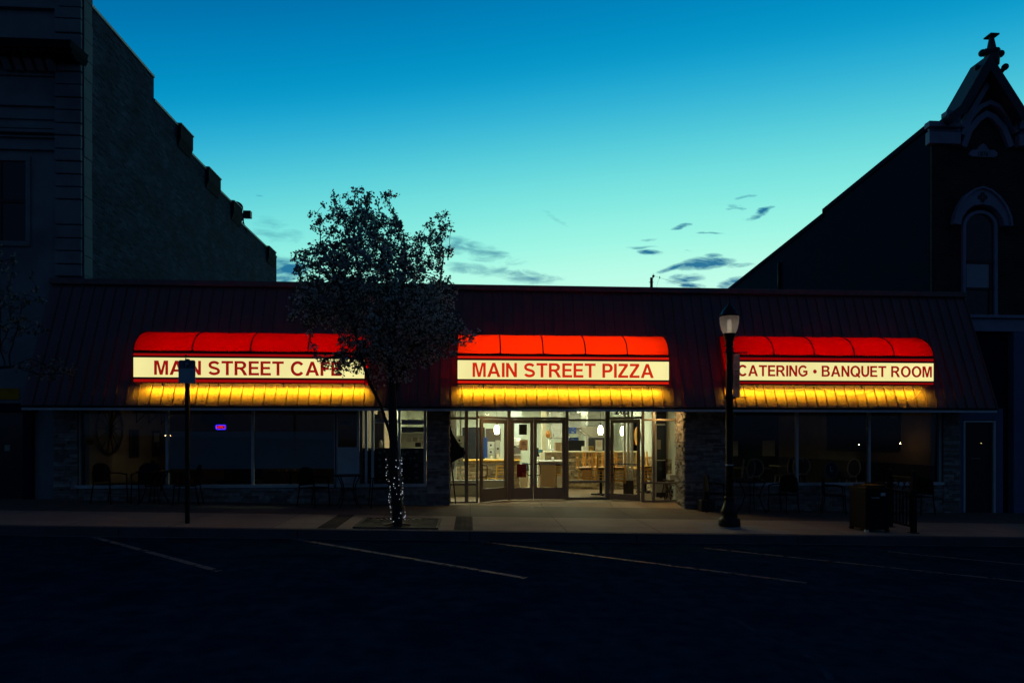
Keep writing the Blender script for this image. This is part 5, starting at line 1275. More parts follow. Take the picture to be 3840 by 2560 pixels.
for i in range(3):
    p = ra+(rb_-ra)*(.25+.25*i)+Vector((0, 0, rz_(ra)+.90)); b.tube([p+Vector((0, .085*math.cos(2*math.pi*j/16), .085*math.sin(2*math.pi*j/16))) for j in range(17)], .010, 5, False)
b.build('ring_scrolls', M['castiron'], rl)

# cigarette post by the pillar
cx_, cy_ = ax(2648, 15.2), 15.2; cz_ = side_z(cx_, cy_)
cp = thing('ash_bin', 'slim black cigarette bin on a square foot beside the right stone pillar', 'ash bin', (cx_, cy_, cz_))
b = MB(); b.box(cx_-.17, cx_+.17, cy_-.15, cy_+.15, cz_, cz_+.28); b.build('foot', M['blackplastic'], cp, .03)
b = MB(); b.box(cx_-.065, cx_+.065, cy_-.06, cy_+.06, cz_+.281, cz_+.86); b.build('post', M['blackplastic'], cp, .02)
b = MB(); b.box(cx_-.03, cx_+.005, cy_-.068, cy_-.061, cz_+.79, cz_+.80); b.build('slot', M['steel'], cp)

# ================================================================== PAVEMENT CAFE FURNITURE
def patio_chair(label):
    t = thing('patio_chair', label, 'chair', (0, 0, 0), 'black metal chairs on the pavement')
    b = MB(); b.box(-.23, .23, -.22, .23, .42, .445); b.build('seat', M['blackmetal'], t, .01)
    b = MB(); n = 10; P = []
    for i in range(n+1):
        a = math.pi*i/n; P.append((-.235*math.cos(a), .24+.04*math.sin(a), .70+.20*math.sin(a)**.7))
    k = len(P); b.v = [(x, y-.008, .48) for x, y, z in P]+[(x, y-.008, z) for x, y, z in P]+[(x, y+.008, .48) for x, y, z in P]+[(x, y+.008, z) for x, y, z in P]
    for i in range(k-1): b.face((i, i+1, k+i+1, k+i)); b.face((2*k+i+1, 2*k+i, 3*k+i, 3*k+i+1)); b.face((k+i, k+i+1, 3*k+i+1, 3*k+i)); b.face((i+1, i, 2*k+i, 2*k+i+1))
    b.build('backrest', M['blackmetal'], t)
    for sx_ in (-1, 1):
        b = MB(); b.tube([(sx_*.24, -.23, .0), (sx_*.235, -.20, .42), (sx_*.245, -.19, .64)], .014, 6); b.build('leg', M['blackmetal'], t)
        b = MB(); b.tube([(sx_*.24, .30, .0), (sx_*.235, .23, .42), (sx_*.235, .25, .72)], .014, 6); b.build('leg', M['blackmetal'], t)
        b = MB(); b.tube([(sx_*.245, -.20, .64), (sx_*.25, .0, .665), (sx_*.24, .24, .67)], .016, 6); b.build('armrest', M['blackmetal'], t)
    return t
def patio_table(label):
    t = thing('patio_table', label, 'table', (0, 0, 0), 'black metal tables on the pavement')
    b = MB(); b.lathe([(.34, .705), (.36, .71), (.36, .73), (.35, .735)], (0, 0, 0), 32); b.build('table_top', M['blackmetal'], t)
    for i in range(4):
        a = R(45+90*i); c, s_ = math.cos(a), math.sin(a)
        b = MB(); b.tube([(c*.30, s_*.30, .705), (c*.20, s_*.20, .52), (c*.17, s_*.17, .36), (c*.23, s_*.23, .16), (c*.33, s_*.33, 0)], .014, 6); b.build('leg', M['blackmetal'], t)
    b = MB(); b.tube([(.18*math.cos(R(20*i)), .18*math.sin(R(20*i)), .40) for i in range(19)], .01, 5, False); b.build('ring', M['blackmetal'], t)
    return t
YP_ = 15.15
def place(o, u, y, rz, label=None, k=1.0):
    x = ax(u, y); c = o if label is None else dup(o, label=label)
    c.location = (x, y, side_z(x, y)); c.rotation_euler = (0, 0, R(rz)); return c
c0 = patio_chair('black metal chair left of the table under the dark oval window sign'); place(c0, 415, YP_-.1, 75)
place(c0, 548, 15.3, 8, 'black metal chair behind the leftmost pavement table')
place(c0, 700, YP_-.1, -80, 'black metal chair just right of the parking sign post')
place(c0, 1180, YP_-.2, 62, 'black metal chair left of the pavement table by the dark poster board')
place(c0, 1425, YP_-.1, -75, 'black metal chair half hidden behind the flowering tree trunk')
place(c0, 2690, 15.1, 80, 'black metal chair between the slim ash bin and the street lamp')
place(c0, 2935, 15.1, -60, 'black metal chair in front of the banquet window, right of the street lamp')
place(c0, 3130, 15.15, 65, 'black metal chair standing just left of the litter bin')
place(c0, 3440, 15.15, -70, 'black metal chair seen behind the iron railing')
t0 = patio_table('round black metal table left of the parking sign post'); place(t0, 578, YP_, 0)
place(t0, 1307, YP_-.1, 20, 'round black metal table below the dark poster board window')
place(t0, 2820, 15.2, 10, 'round black metal table just right of the street lamp')
place(t0, 3300, 15.2, 30, 'round black metal table hidden behind the litter bin and railing')

# ================================================================== WINDOW DISPLAYS
# poster board with stickers in the narrow window
yb_ = YW+.24
pb = thing('poster_board', 'black board covered in small stickers behind the lower window pane', 'poster board', (ax(1470, yb_), yb_, ZS))
b = MB(); b.box(ax(1354, yb_), ax(1592, yb_), yb_, yb_+.02, az(1470, 1813, yb_), az(1470, 1679, yb_)); b.build('board', M['posterboard'], pb)
rnd = random.Random(11)
for r in range(5):
    for c_ in range(8):
        if rnd.random() < .18: continue
        u = 1362+c_*28+rnd.uniform(-4, 6); v = 1690+r*25+rnd.uniform(-4, 6); w = rnd.uniform(.04, .11); h = rnd.uniform(.03, .08); x, z = ax(u, yb_), az(u, v, yb_)
        b = MB(); n = rnd.choice((4, 4, 4, 10))
        if n == 4: b.box(x, x+w, yb_-.004, yb_-.001, z-h, z)
        else: b.prism([(x+h*.6*math.cos(2*math.pi*i/12), z-h*.5+h*.6*math.sin(2*math.pi*i/12)) for i in range(12)], 'y', yb_-.004, yb_-.001)
        rr_ = rnd.random(); b.build('sticker', M['sticker'] if rr_ < .8 else M['dimpaper'], pb)
# board added in place of the sign's reflection in the narrow pane
ys_ = YW+.34
sd = thing('sign_reflection', 'small board standing in for the reflected words STREET C in the narrow window pane', 'sign', (ax(1305, ys_), ys_, az(1305, 1590, ys_)))
b = MB(); b.box(ax(1272, ys_), ax(1335, ys_), ys_, ys_+.02, az(1305, 1593, ys_), az(1305, 1573, ys_)); b.build('sign_board', M['tan'], sd)
words('STREET C', ax(1333, ys_)-ax(1275, ys_), ax(1304, ys_), ys_-.001, az(1305, 1590, ys_), M['ink'], 'lettering', sd, h=.085, bold=.02)
b = MB(); b.box(ax(1272, ys_), ax(1335, ys_), ys_+.001, ys_+.018, az(1305, 1609, ys_), az(1305, 1596, ys_)); b.build('lower_board', M['orange'], sd)
# neon sign: reads backwards, it faces into the room
yn = YW+.16; nx, nz_ = ax(828, yn), az(828, 1601, yn)
ne = thing('neon_sign', 'small red neon OPEN sign in a blue frame, seen from behind', 'sign', (nx, yn, nz_))
hw_, hh_ = (ax(846, yn)-ax(810, yn))/2, (az(828, 1593, yn)-az(828, 1609, yn))/2
b = MB(); b.box(nx-hw_-.01, nx+hw_+.01, yn+.012, yn+.025, nz_-hh_-.01, nz_+hh_+.01); b.build('backing', M['blackplastic'], ne)
b = MB(); P = [(p[0], yn, p[1]) for p in rrect(nx-hw_, nx+hw_, nz_-hh_, nz_+hh_, .02, 4)]; b.tube(P+[P[0]], .0042, 6, False); b.build('frame_tube', M['neon_blue'], ne)
words('OPEN', hw_*1.7, nx, yn-.002, nz_-hh_*.68, M['neon_red'], 'neon_letters', ne, mirror=True, h=hh_*1.36, bold=-.012)
ov = thing('oval_sign', 'large dark oval sign hanging in the cafe window above the neon', 'sign', (ax(798, YW+.3), YW+.3, az(798, 1568, YW+.3)))
b = MB(); yo = YW+.3; b.prism([(ax(798, yo)+.29*math.cos(2*math.pi*i/40), az(798, 1568, yo)+.165*math.sin(2*math.pi*i/40)) for i in range(40)], 'y', yo, yo+.025); b.build('sign_board', M['posterboard'], ov, .006)
b = MB()
for s_ in (-1, 1): b.tube([(ax(798, yo)+s_*.18, yo+.01, az(798, 1568, yo)+.12), (ax(798, yo)+s_*.18, yo+.01, ZF+.05)], .004, 4)
b.build('chain', M['blackmetal'], ov)

# ================================================================== CAFE ROOM (left wall decorations)
XW = XCL+.1
def yw(u):  # depth on the cafe's left wall
    dx = (u-UC)/F; return XW*(CY-dx*SY)/(dx*CY+SY)
wh = thing('wagon_wheel', 'old dark wooden wagon wheel hanging on the brown cafe wall', 'wagon wheel', (XW+.06, yw(405), az(411, 1608, yw(405))))
wy, wz = yw(403), az(411, 1606, yw(405)); Rw = .62
b = MB(); b.tube([(XW+.06, wy+Rw*.92*math.cos(2*math.pi*i/40), wz+Rw*math.sin(2*math.pi*i/40)) for i in range(41)], .03, 6, False); b.build('rim', M['darkwood'], wh)
b = MB(); b.tube([(XW+.02, wy, wz), (XW+.16, wy, wz)], [.09, .065], 12); b.build('hub', M['darkwood'], wh)
for i in range(14):
    a = 2*math.pi*i/14; b = MB(); b.tube([(XW+.07, wy+.07*math.cos(a), wz+.07*math.sin(a)), (XW+.06, wy+Rw*.9*math.cos(a), wz+Rw*.98*math.sin(a))], .015, 5); b.build('spoke', M['darkwood'], wh)
def wall_frame(u0, u1, v0, v1, lab, inner, extra=None, name='framed_mirror', cat='mirror'):
    ya, yb2_ = yw(u0), yw(u1); ym = (ya+yb2_)/2; z0, z1 = az((u0+u1)/2, v1, ym), az((u0+u1)/2, v0, ym)
    t = thing(name, lab, cat, (XW+.02, ym, z0))
    b = MB(); w = .05
    b.box(XW+.002, XW+.04, ya, yb2_, z0, z0+w); b.box(XW+.002, XW+.04, ya, yb2_, z1-w, z1); b.box(XW+.002, XW+.04, ya, ya+w, z0+w+.001, z1-w-.001); b.box(XW+.002, XW+.04, yb2_-w, yb2_, z0+w+.001, z1-w-.001); b.build('frame', M['darkwood'], t, .004)
    b = MB(); b.box(XW+.004, XW+.02, ya+w, yb2_-w, z0+w, z1-w); b.build('glass', inner, t)
    if extra:
        b = MB(); b.box(XW+.021, XW+.024, ya+w*1.3, yb2_-w*1.2, z1-w-.27, z1-w-.02); b.build('pale_panel', extra, t)
        b = MB(); b.box(XW+.021, XW+.024, yb2_-w*1.2-.10, yb2_-w*1.2, z0+.25, z1-w-.29); b.build('pale_strip', M['dimpaper'], t)
wall_frame(484, 517, 1609, 1717, 'tall narrow dark mirror on the brown cafe wall', M['darkpane'])
wall_frame(569, 598, 1614, 1713, 'tall narrow frame with pale paper in its upper half', M['darkpane'], M['paper'], 'picture_frame', 'picture')
wall_frame(311, 346, 1642, 1667, 'small dark framed picture left of the wagon wheel', M['darkpane'], None, 'picture_frame', 'picture')
sh = thing('wall_shelf', 'dark shelf on three angled brackets carrying jars near the ceiling', 'shelf', (XW, yw(560), az(560, 1552, yw(560))))
y0s, y1s = yw(500), yw(620); zs0 = az(560, 1550, yw(560))
b = MB(); b.box(XW+.002, XW+.3, y0s, y1s, zs0, zs0+.03); b.build('board', M['darkwood'], sh)
for f in (.08, .45, .85):
    y = y0s+(y1s-y0s)*f; b = MB(); b.tube([(XW+.01, y, zs0-.28), (XW+.01, y, zs0)], .014, 5); b.tube([(XW+.01, y, zs0-.26), (XW+.26, y, zs0-.01)], .012, 5); b.build('bracket', M['blackmetal'], sh)
for i, f in enumerate((.5, .68, .88)):
    y = y0s+(y1s-y0s)*f; b = MB(); b.lathe([(.055, .031), (.06, .10), (.05, .2), (.035, .22)], (XW+.18, y, zs0), 12)
    tag(b.build('jar', M['dimpaper'] if i else M['greyalu']), ('grey jar at the near end of the high cafe shelf', 'pale jar in the middle of the high cafe shelf', 'pale jar at the far end of the high cafe shelf')[i], 'jar', 'jars on the high cafe shelf')
for u, v in ((621, 1632), (640, 1632)):
    p = at(u, v, 17.4); b = MB(); b.ball(p, .009, 5); tag(b.build('glint_ball', M['warmglint']), 'tiny warm bulb standing for a lamp reflection left of the window post' if u < 630 else 'tiny warm bulb standing for a lamp reflection right of the window post', 'glint', 'lamp reflections in the cafe window')  # emissive balls added for lamp reflections in the pane, also lighting the cafe
# diners' furniture in the dark cafe: same chair kit, two tables
def booth(u, y, lab):
    x = ax(u, y); t = thing('booth_bench', lab, 'bench', (x, y, FZ))
    b = MB(); b.box(x-.55, x+.55, y-.25, y+.25, FZ, FZ+.45); b.build('seat', M['vinyl'], t, .03)
    b = MB(); b.box(x-.55, x+.55, y+.251, y+.37, FZ+.05, FZ+1.0); b.build('backrest', M['vinyl'], t, .03)
booth(480, 18.4, 'low black vinyl bench deep in the dark cafe, left of the parking sign'); booth(900, 18.6, 'black vinyl bench behind the frosted window, middle of the cafe')
def plain_table(u, y, w, lab, m, grp=None):
    x = ax(u, y); t = thing('dining_table', lab, 'table', (x, y, FZ), grp)
    b = MB(); b.box(x-w/2, x+w/2, y-.38, y+.38, FZ+.71, FZ+.745); b.build('table_top', m, t, .006)
    b = MB(); b.tube([(x, y, FZ+.03), (x, y, FZ+.71)], .04, 10); b.build('pedestal', M['castiron'], t)
    b = MB(); b.box(x-.28, x+.28, y-.04, y+.04, FZ, FZ+.04); b.box(x-.04, x+.04, y-.28, y+.28, FZ+.001, FZ+.038); b.build('foot', M['castiron'], t, .008)
    return t
plain_table(700, 17.6, .9, 'dark cafe table behind the window beside the parking sign post', M['darkwood']); plain_table(1090, 17.6, .9, 'dark cafe table behind the frosted window near the poster board', M['darkwood'])
for i, (u, v, y, m) in enumerate(((1012, 1772, 17.4, 'gold'), (1100, 1784, 17.5, 'orange'), (1225, 1760, 17.6, 'gold'), (1060, 1776, 17.7, 'tealitem'))):
    x, z = ax(u, y), FZ+.746; b = MB(); b.lathe([(.035, 0), (.04, .05), (.03, .12), (.018, .16)], (x, y, z if i in (1, 2, 3) or 1 else z), 10)
    x = ax(1090, 17.6)+(-.3, -.1, .12, .3)[i]; b = MB(); b.lathe([(.035, 0), (.04, .05), (.03, .12), (.018, .16)], (x, 17.45, z), 10)
    tag(b.build('bottle', M[m]), ('small gold bottle at the left end of the table behind frosted glass', 'small orange bottle second from left on the frosted glass table', 'small gold bottle second from right on the frosted glass table', 'small teal bottle at the right end of the frosted glass table')[i], 'bottle', 'bottles on the cafe table')

# ================================================================== BANQUET ROOM
def round_chair(label):
    t = thing('cane_chair', label, 'chair', (0, 0, 0), 'round backed chairs in the banquet room')
    b = MB(); b.lathe([(.22, .43), (.235, .45), (.23, .48), (.2, .49)], (0, 0, 0), 20); b.build('seat', M['cane'], t)
    b = MB(); b.tube([(.20*math.cos(2*math.pi*i/28), .23+.05*(math.sin(2*math.pi*i/28)+1)*.5, .77+.25*math.sin(2*math.pi*i/28)) for i in range(29)], .019, 7, False); b.build('back_frame', M['rattan'], t)
    b = MB(); b.prism([(.185*math.cos(2*math.pi*i/24), .77+.235*math.sin(2*math.pi*i/24)) for i in range(24)], 'y', .25, .258); b.build('back_panel', M['cane'], t)
    for sx_, sy_ in ((-1, -1), (1, -1), (-1, 1), (1, 1)):
        b = MB(); b.tube([(sx_*.15, sy_*.15, .44), (sx_*.18, sy_*.19, 0)], [.02, .014], 6); b.build('leg', M['rattan'], t)
    b = MB(); b.tube([(-.1, .2, .46), (-.08, .24, .54)], .015, 5); b.tube([(.1, .2, .46), (.08, .24, .54)], .015, 5); b.build('back_support', M['rattan'], t)
    return t
def bplace(o, u, y, rz, label=None):
    c = o if label is None else dup(o, label=label); c.location = (ax(u, y), y, FZ); c.rotation_euler = (0, 0, R(rz)); return c
r0 = round_chair('round backed cane chair leftmost in the banquet window, angled left'); bplace(r0, 2785, 18.0, 215)
for u, y, rz, lab in ((2838, 18.2, 150, 'round backed cane chair second from the left in the banquet window'), (2750, 18.0, 250, 'round backed cane chair half hidden by the street lamp'),
                      (2934, 19.6, 220, 'round backed cane chair just left of the first banquet window post'), (2974, 19.4, 190, 'round backed cane chair touching the left side of the first window post'),
                      (3006, 19.4, 160, 'round backed cane chair peeping out right of the first window post'), (3180, 18.2, 185, 'dim round backed cane chair right of the oval with letter L'),
                      (3302, 18.4, 180, 'round backed cane chair right of the second banquet window post'), (3375, 18.4, 140, 'round backed cane chair hidden behind the railing post')):
    bplace(r0, u, y, rz, lab)
plain_table(2812, 18.9, 1.0, 'dark banquet table behind the two leftmost cane chairs', M['tan'], 'tables in the banquet room'); plain_table(2960, 20.2, 1.0, 'dark banquet table behind the first banquet window post', M['tan'], 'tables in the banquet room'); plain_table(3250, 19.2, 1.2, 'dark banquet table behind the second banquet window post', M['darkwood'], 'tables in the banquet room')
yl_ = YW+.25
lo = thing('letter_plaque', 'dark oval plaque with a pale letter L low in the banquet window', 'plaque', (ax(3117, yl_), yl_, az(3117, 1765, yl_)))
b = MB(); b.prism([(ax(3117, yl_)+.165*math.cos(2*math.pi*i/36), az(3117, 1762, yl_)+.2*math.sin(2*math.pi*i/36)) for i in range(36)], 'y', yl_, yl_+.02); b.build('board', M['posterboard'], lo)
b = MB(); b.tube([(ax(3117, yl_)+.165*math.cos(2*math.pi*i/36), yl_, az(3117, 1762, yl_)+.2*math.sin(2*math.pi*i/36)) for i in range(37)], .012, 5, False); b.build('rim', M['signdark'], lo)
words('L', .075, ax(3117, yl_), yl_-.001, az(3117, 1766, yl_), M['signgrey'], 'lettering', lo, h=.135, bold=.03)
for u0, u1, v0, v1, y, lab in ((2860, 2906, 1651, 1709, 23.8, 'pale picture on the dark back wall of the banquet room'), (2738, 2768, 1653, 1709, 23.8, 'pale picture beside the street lamp on the banquet back wall')):
    t = thing('picture_frame', lab, 'picture', (ax((u0+u1)/2, y), y, az(u0, v1, y))); b = MB(); b.box(ax(u0, y)-.03, ax(u1, y)+.03, y+.02, y+.06, az(u0, v1, y)-.03, az(u0, v0, y)+.03); b.build('frame', M['darkwood'], t)
    b = MB(); b.box(ax(u0, y), ax(u1, y), y, y+.019, az(u0, v1, y), az(u0, v0, y)); b.build('print', M['rattan'], t)
wy0, wy1 = 16.9, 20.5
t = thing('wall_hanging', 'large dark picture on the brown right wall of the banquet room', 'picture', (XBR-.12, wy0, 1.2)); b = MB(); b.box(XBR-.14, XBR-.102, wy0, wy1, 1.3, 2.5); b.build('canvas', M['posterboard'], t); b = MB(); b.box(XBR-.15, XBR-.1405, wy0, wy1, 1.24, 1.3); b.box(XBR-.15, XBR-.1405, wy0, wy1, 2.5, 2.55); b.build('frame', M['darkwood'], t)
for i, (u, v) in enumerate(((3220, 1667), (3376, 1661))):
    y = 16.3+.8*(1-i); b = MB(); b.ball((ax(u, y), y, az(u, v, y)), .009, 5); tag(b.build('glint_ball', [M['hotglint']]), ('tiny warm bulb standing for a street lamp reflection left of the second banquet window post', 'tiny warm bulb standing for a street lamp reflection right of the second banquet window post')[i], 'glint', 'street lamp reflections in the banquet window')  # glowing balls added for mirrored street lamps, strengthened to light the chairs
hb = thing('slat_basket', 'small slatted object hanging high inside the banquet window', 'hanging decoration', (ax(3352, 17), 17, az(3352, 1566, 17)))
b = MB()
for i in range(5): b.bar(at(3338+i*6, 1551, 17), at(3343+i*6, 1567, 17), .016, .01)
b.build('slat', M['dimpaper'], hb)
b = MB(); b.tube([at(3336, 1551, 17), at(3366, 1551, 17)], .01, 5); b.tube([at(3351, 1551, 17), Vector((ax(3351, 17), 17, CZ))], .004, 4); b.build('hanger', M['darkwood'], hb)

# ================================================================== PIZZA ROOM
def bx_(u0, u1, v0, v1, y0, y1, b=None):
    b = b or MB(); b.box(ax(u0, y0), ax(u1, y0), y0, y1, az((u0+u1)/2, v1, y0), az((u0+u1)/2, v0, y0)); return b
# ceiling fluorescents
for i, (x, y) in enumerate(((-1.4, 19.0), (-1.4, 22.5), (1.4, 19.6), (1.4, 22.0), (1.4, 24.6), (3.9, 20.6), (3.9, 23.6))):
    t = thing('ceiling_light', 'flat fluorescent panel in the white ceiling of the pizza room', 'ceiling light', (x, y, CZ), 'fluorescent ceiling panels')
    b = MB(); b.box(x-.63, x+.63, y-.33, y+.33, CZ-.03, CZ-.002); b.build('frame', M['white'], t)
    b = MB(); b.box(x-.59, x+.59, y-.29, y+.29, CZ-.034, CZ-.0305); b.build('diffuser', M['fluor'], t)
# stone faced half wall with pale ledge
YH = 20.4; xh0, xh1 = ax(2045, YH), XP2-.11; zl = az(2150, 1697, YH)
b = MB(); b.box(xh0, xh1, YH, YH+.18, FZ+.001, zl-.001); hwp = pt('half_wall', b, M['stonecore'])
s_ = MB(); ledge_front(s_, xh0, xh1, FZ+.002, zl-.002, YH, -1, 31); M['stonewarm'] = principled('warm ledge stone', (.36, .28, .17), .8, 0, .3, 9, .5, 30, island=.5); s_.build('ledge_stone', M['stonewarm'], hwp)
b = MB(); b.box(xh0-.05, xh1, YH-.09, YH+.26, zl, zl+.05); b.build('ledge_cap', M['wallcream'], hwp, .008)
b = MB(); b.box(ax(2196, YH), ax(2207, YH), YH+.03, YH+.15, zl+.051, az(2200, 1631, YH)); b.build('stub_post', M['white'], hwp)
# left serving counter, stone front
YCN = 20.0; xc0, xc1 = XP1+.12, ax(1946, YCN); zc0 = az(1900, 1723, YCN)
ct = thing('serving_counter', 'stone fronted counter with a wooden top left of the double doors', 'counter', ((xc0+xc1)/2, YCN, FZ))
b = MB(); b.box(xc0, xc1, YCN, YCN+.6, FZ+.001, zc0-.041); b.build('body', M['stonecore'], ct)
s_ = MB(); ledge_front(s_, xc0, xc1, FZ+.002, zc0-.05, YCN, -1, 33); ledge_side(s_, xc1, YCN, YCN+.6, FZ+.002, zc0-.05, 1, 34); s_.build('ledge_stone', M['stonewarm'], ct)
b = MB(); b.box(xc0, xc1+.05, YCN-.08, YCN+.65, zc0-.04, zc0); b.build('counter_top', M['wood'], ct, .006)
# walls, columns and equipment behind
b = bx_(2033, 2049, 1480, 1760, 22.6, 22.9); pt('column', b, M['wallcream'])
b = bx_(1905, 1957, 1480, 1640, 23.2, 23.5); pt('column', b, M['greyalu'])
b = bx_(1690, 1712, 1480, 1880, 18.6, 18.8); pt('column', b, M['white']); b = bx_(1724, 1731, 1480, 1890, 18.4, 18.5); pt('column', b, M['white'])
b = MB(); b.box(ax(1822, 23.6), ax(1878, 23.6), 23.6, 23.7, az(1850, 1655, 23.6), az(1850, 1606, 23.6)); pt('wall_panelling', b, M['ribwood'])
fx_ = thing('drinks_cooler', 'tall dark drinks cooler with a blue edge behind the left door', 'fridge', (ax(1800, 22.4), 22.4, FZ))
b = MB(); b.box(ax(1733, 22.4), ax(1818, 22.4), 22.4, 23.1, FZ, az(1800, 1601, 22.4)); b.build('body', M['blackplastic'], fx_, .02)
b = MB(); b.box(ax(1812, 22.4), ax(1828, 22.4), 22.36, 22.399, az(1800, 1715, 22.4), az(1800, 1640, 22.4)); b.build('door_edge', M['bluebin'], fx_)
b = MB(); b.box(ax(1737, 22.4), ax(1800, 22.4), 22.38, 22.398, FZ+.3, az(1800, 1622, 22.4)); b.build('glass_door', M['darkpane'], fx_)
# low white partition inside the left door
b = MB(); yq = 18.1; b.box(XP1+.2, ax(1893, yq), yq, yq+.08, FZ+.001, az(1850, 1805, yq)-.001); lo_ = pt('low_partition', b, M['wallwhite'])
b = MB(); b.box(XP1+.2, ax(1893, yq)+.03, yq-.03, yq+.11, az(1850, 1805, yq), az(1850, 1799, yq)); b.build('cap_rail', M['greyalu'], lo_)
# wooden dining chair with ladder back
def dining_chair(label):
    t = thing('dining_chair', label, 'chair', (0, 0, 0), 'oak dining chairs in the pizza room')
    b = MB(); b.box(-.205, .205, -.20, .20, .42, .445); b.build('seat', M['wood'], t, .008)
    b = MB(); b.box(-.19, .19, -.185, .185, .446, .475); b.build('cushion', M['vinyl'], t, .012)
    for sx_ in (-1, 1):
        b = MB(); b.bar((sx_*.18, -.18, 0), (sx_*.185, -.175, .42), .036, .036); b.build('leg', M['wood'], t)
        b = MB(); b.bar((sx_*.18, .20, 0), (sx_*.185, .185, .42), .036, .04); b.build('leg', M['wood'], t)
        b = MB(); b.bar((sx_*.185, .186, .4205), (sx_*.19, .25, .86), .034, .036); b.build('back_post', M['wood'], t)
    b = MB()
    for z, h in ((.52, .03), (.60, .03), (.68, .03), (.77, .05)): 
        y = .186+(z-.42)*.145; b.box(-.167, .167, y-.008, y+.008, z, z+h)
    b.build('back_slats', M['wood'], t)
    b = MB(); b.bar((-.165, -.178, .22), (.165, -.178, .22), .02, .02); b.bar((-.182, -.16, .16), (-.182, .175, .16), .02, .02); b.bar((.182, -.16, .16), (.182, .175, .16), .02, .02); b.build('stretcher', M['wood'], t)
    return t
d0 = dining_chair('oak ladder back chair standing upright behind the left glass door'); d0.location = (ax(1862, 19.4), 19.4, FZ); d0.rotation_euler = (0, 0, R(-140))
YTB = 18.3; tzt = FZ+.745
plain_table(2253, YTB, 1.30, 'oak topped table carrying upturned chairs behind the right window', M['wood'])
plain_table(2420, 19.0, .8, 'oak topped table with an upturned chair behind the right glass door', M['wood'])
for u, y, rz, lab in ((2190, YTB-.24, 0, 'upturned oak chair on the table, leftmost, back slats facing the street'), (2256, YTB-.24, 6, 'upturned oak chair on the table beside the table pedestal'),
                  (2316, YTB-.22, -8, 'upturned oak chair on the table, right end behind the door post'), (2215, YTB+.25, 180, 'upturned oak chair on the far side of the table, left'),
                  (2285, YTB+.25, 176, 'upturned oak chair on the far side of the table, right'), (2420, 18.8, 20, 'upturned oak chair on the smaller table by the right wall')):
    c_ = dup(d0, label=lab); c_.location = (ax(u, y), y, tzt+.477); c_.rotation_euler = (math.pi, 0, R(rz))
# pendant lamps
def pendant(u, v, y, lab, m):
    x, z = ax(u, y), az(u, v, y); t = thing('pendant_lamp', lab, 'pendant lamp', (x, y, z), 'glass pendant lamps')
    k = y/18.0
    b = MB(); b.lathe([(.052*k, -.13*k), (.075*k, -.06*k), (.078*k, .0), (.062*k, .08*k), (.03*k, .13*k)], (x, y, z), 18); b.build('lamp_shade', m, t)
    b = MB(); b.lathe([(.03*k, .131*k), (.032*k, .16*k), (.012*k, .19*k)], (x, y, z), 10); b.build('cap', M['blackmetal'], t)
    b = MB(); b.tube([(x, y, z+.19*k), (x, y, CZ-.001)], .005, 5); b.build('cord', M['blackmetal'], t)
pendant(1863, 1610, 19.0, 'glowing pendant lamp seen through the left glass door', M['pend']); pendant(2252, 1612, 18.3, 'glowing pendant lamp over the upturned chairs', M['pend']); pendant(2336, 1615, 18.9, 'glowing pendant lamp partly behind a frame in the right glass door', M['pend'])
pendant(2514, 1625, 18.0, 'dimmer pendant standing in for a lamp reflected in the dark right sidelight', M['pend_mirrored']); pendant(2468, 1630, 20.2, 'dullest pendant lamp, left of the one in the dark sidelight', M['gold'])  # first one is built in place of a lamp's reflection in the glass
# hostess stand / cabinet and shelf unit
YC2 = 19.4
cb_ = thing('service_cabinet', 'tan wooden service cabinet with white top behind the right door leaf', 'cabinet', (ax(2060, YC2), YC2, FZ))
b = MB(); b.box(ax(2025, YC2), ax(2084, YC2), YC2, YC2+.5, FZ+.001, az(2060, 1731, YC2)-.001); b.build('side_panel', M['tan'], cb_, .004)
b = MB(); b.box(ax(2010, YC2), ax(2122, YC2), YC2-.04, YC2+.54, az(2060, 1731, YC2), az(2060, 1727, YC2)); b.build('top', M['white'], cb_)
b = MB(); b.box(ax(2088, YC2), ax(2122, YC2), YC2+.40, YC2+.5, FZ+.06, az(2060, 1732, YC2)); b.build('back_panel', M['boxgrey'], cb_)
for v in (1746, 1780): b = MB(); b.box(ax(2085, YC2), ax(2122, YC2), YC2, YC2+.399, az(2060, v+2, YC2), az(2060, v, YC2)); b.build('shelf', M['wood'], cb_)
b = MB(); b.box(ax(2088, YC2), ax(2121, YC2), YC2+.01, YC2+.03, az(2100, 1827, YC2), az(2100, 1783, YC2)); b.build('door', M['white'], cb_)
b = MB(); b.box(ax(2086, YC2), ax(2122, YC2), YC2+.012, YC2+.38, FZ, az(2100, 1828, YC2)); b.build('plinth', M['blackplastic'], cb_)
b = MB(); b.box(ax(2090, YC2), ax(2104, YC2), YC2+.1, YC2+.3, az(2060, 1745, YC2), az(2060, 1735, YC2)); tag(b.build('folder', M['signblue']), 'dull blue folder on the upper shelf of the service cabinet', 'folder')
b = MB(); b.lathe([(.03, 0), (.042, .10)], (ax(2073, YC2+.2), YC2+.2, az(2060, 1727, YC2)), 14); tag(b.build('paper_cup', M['white']), 'upturned white cup on top of the service cabinet', 'cup')
b = MB(); b.box(ax(2027, 21.8), ax(2046, 21.8), 21.8, 22.1, az(2036, 1726, 21.8), az(2036, 1697, 21.8)); tag(b.build('wooden_box', M['wallcream'], None, .005), 'pale wooden box against the cream column', 'box')
b = MB(); b.box(ax(2021, 22.2), ax(2035, 22.2), 22.2, 22.24, az(2028, 1699, 22.2), az(2028, 1685, 22.2)); tag(b.build('card_screen', M['tealitem']), 'small teal screen beside the cream column', 'screen')
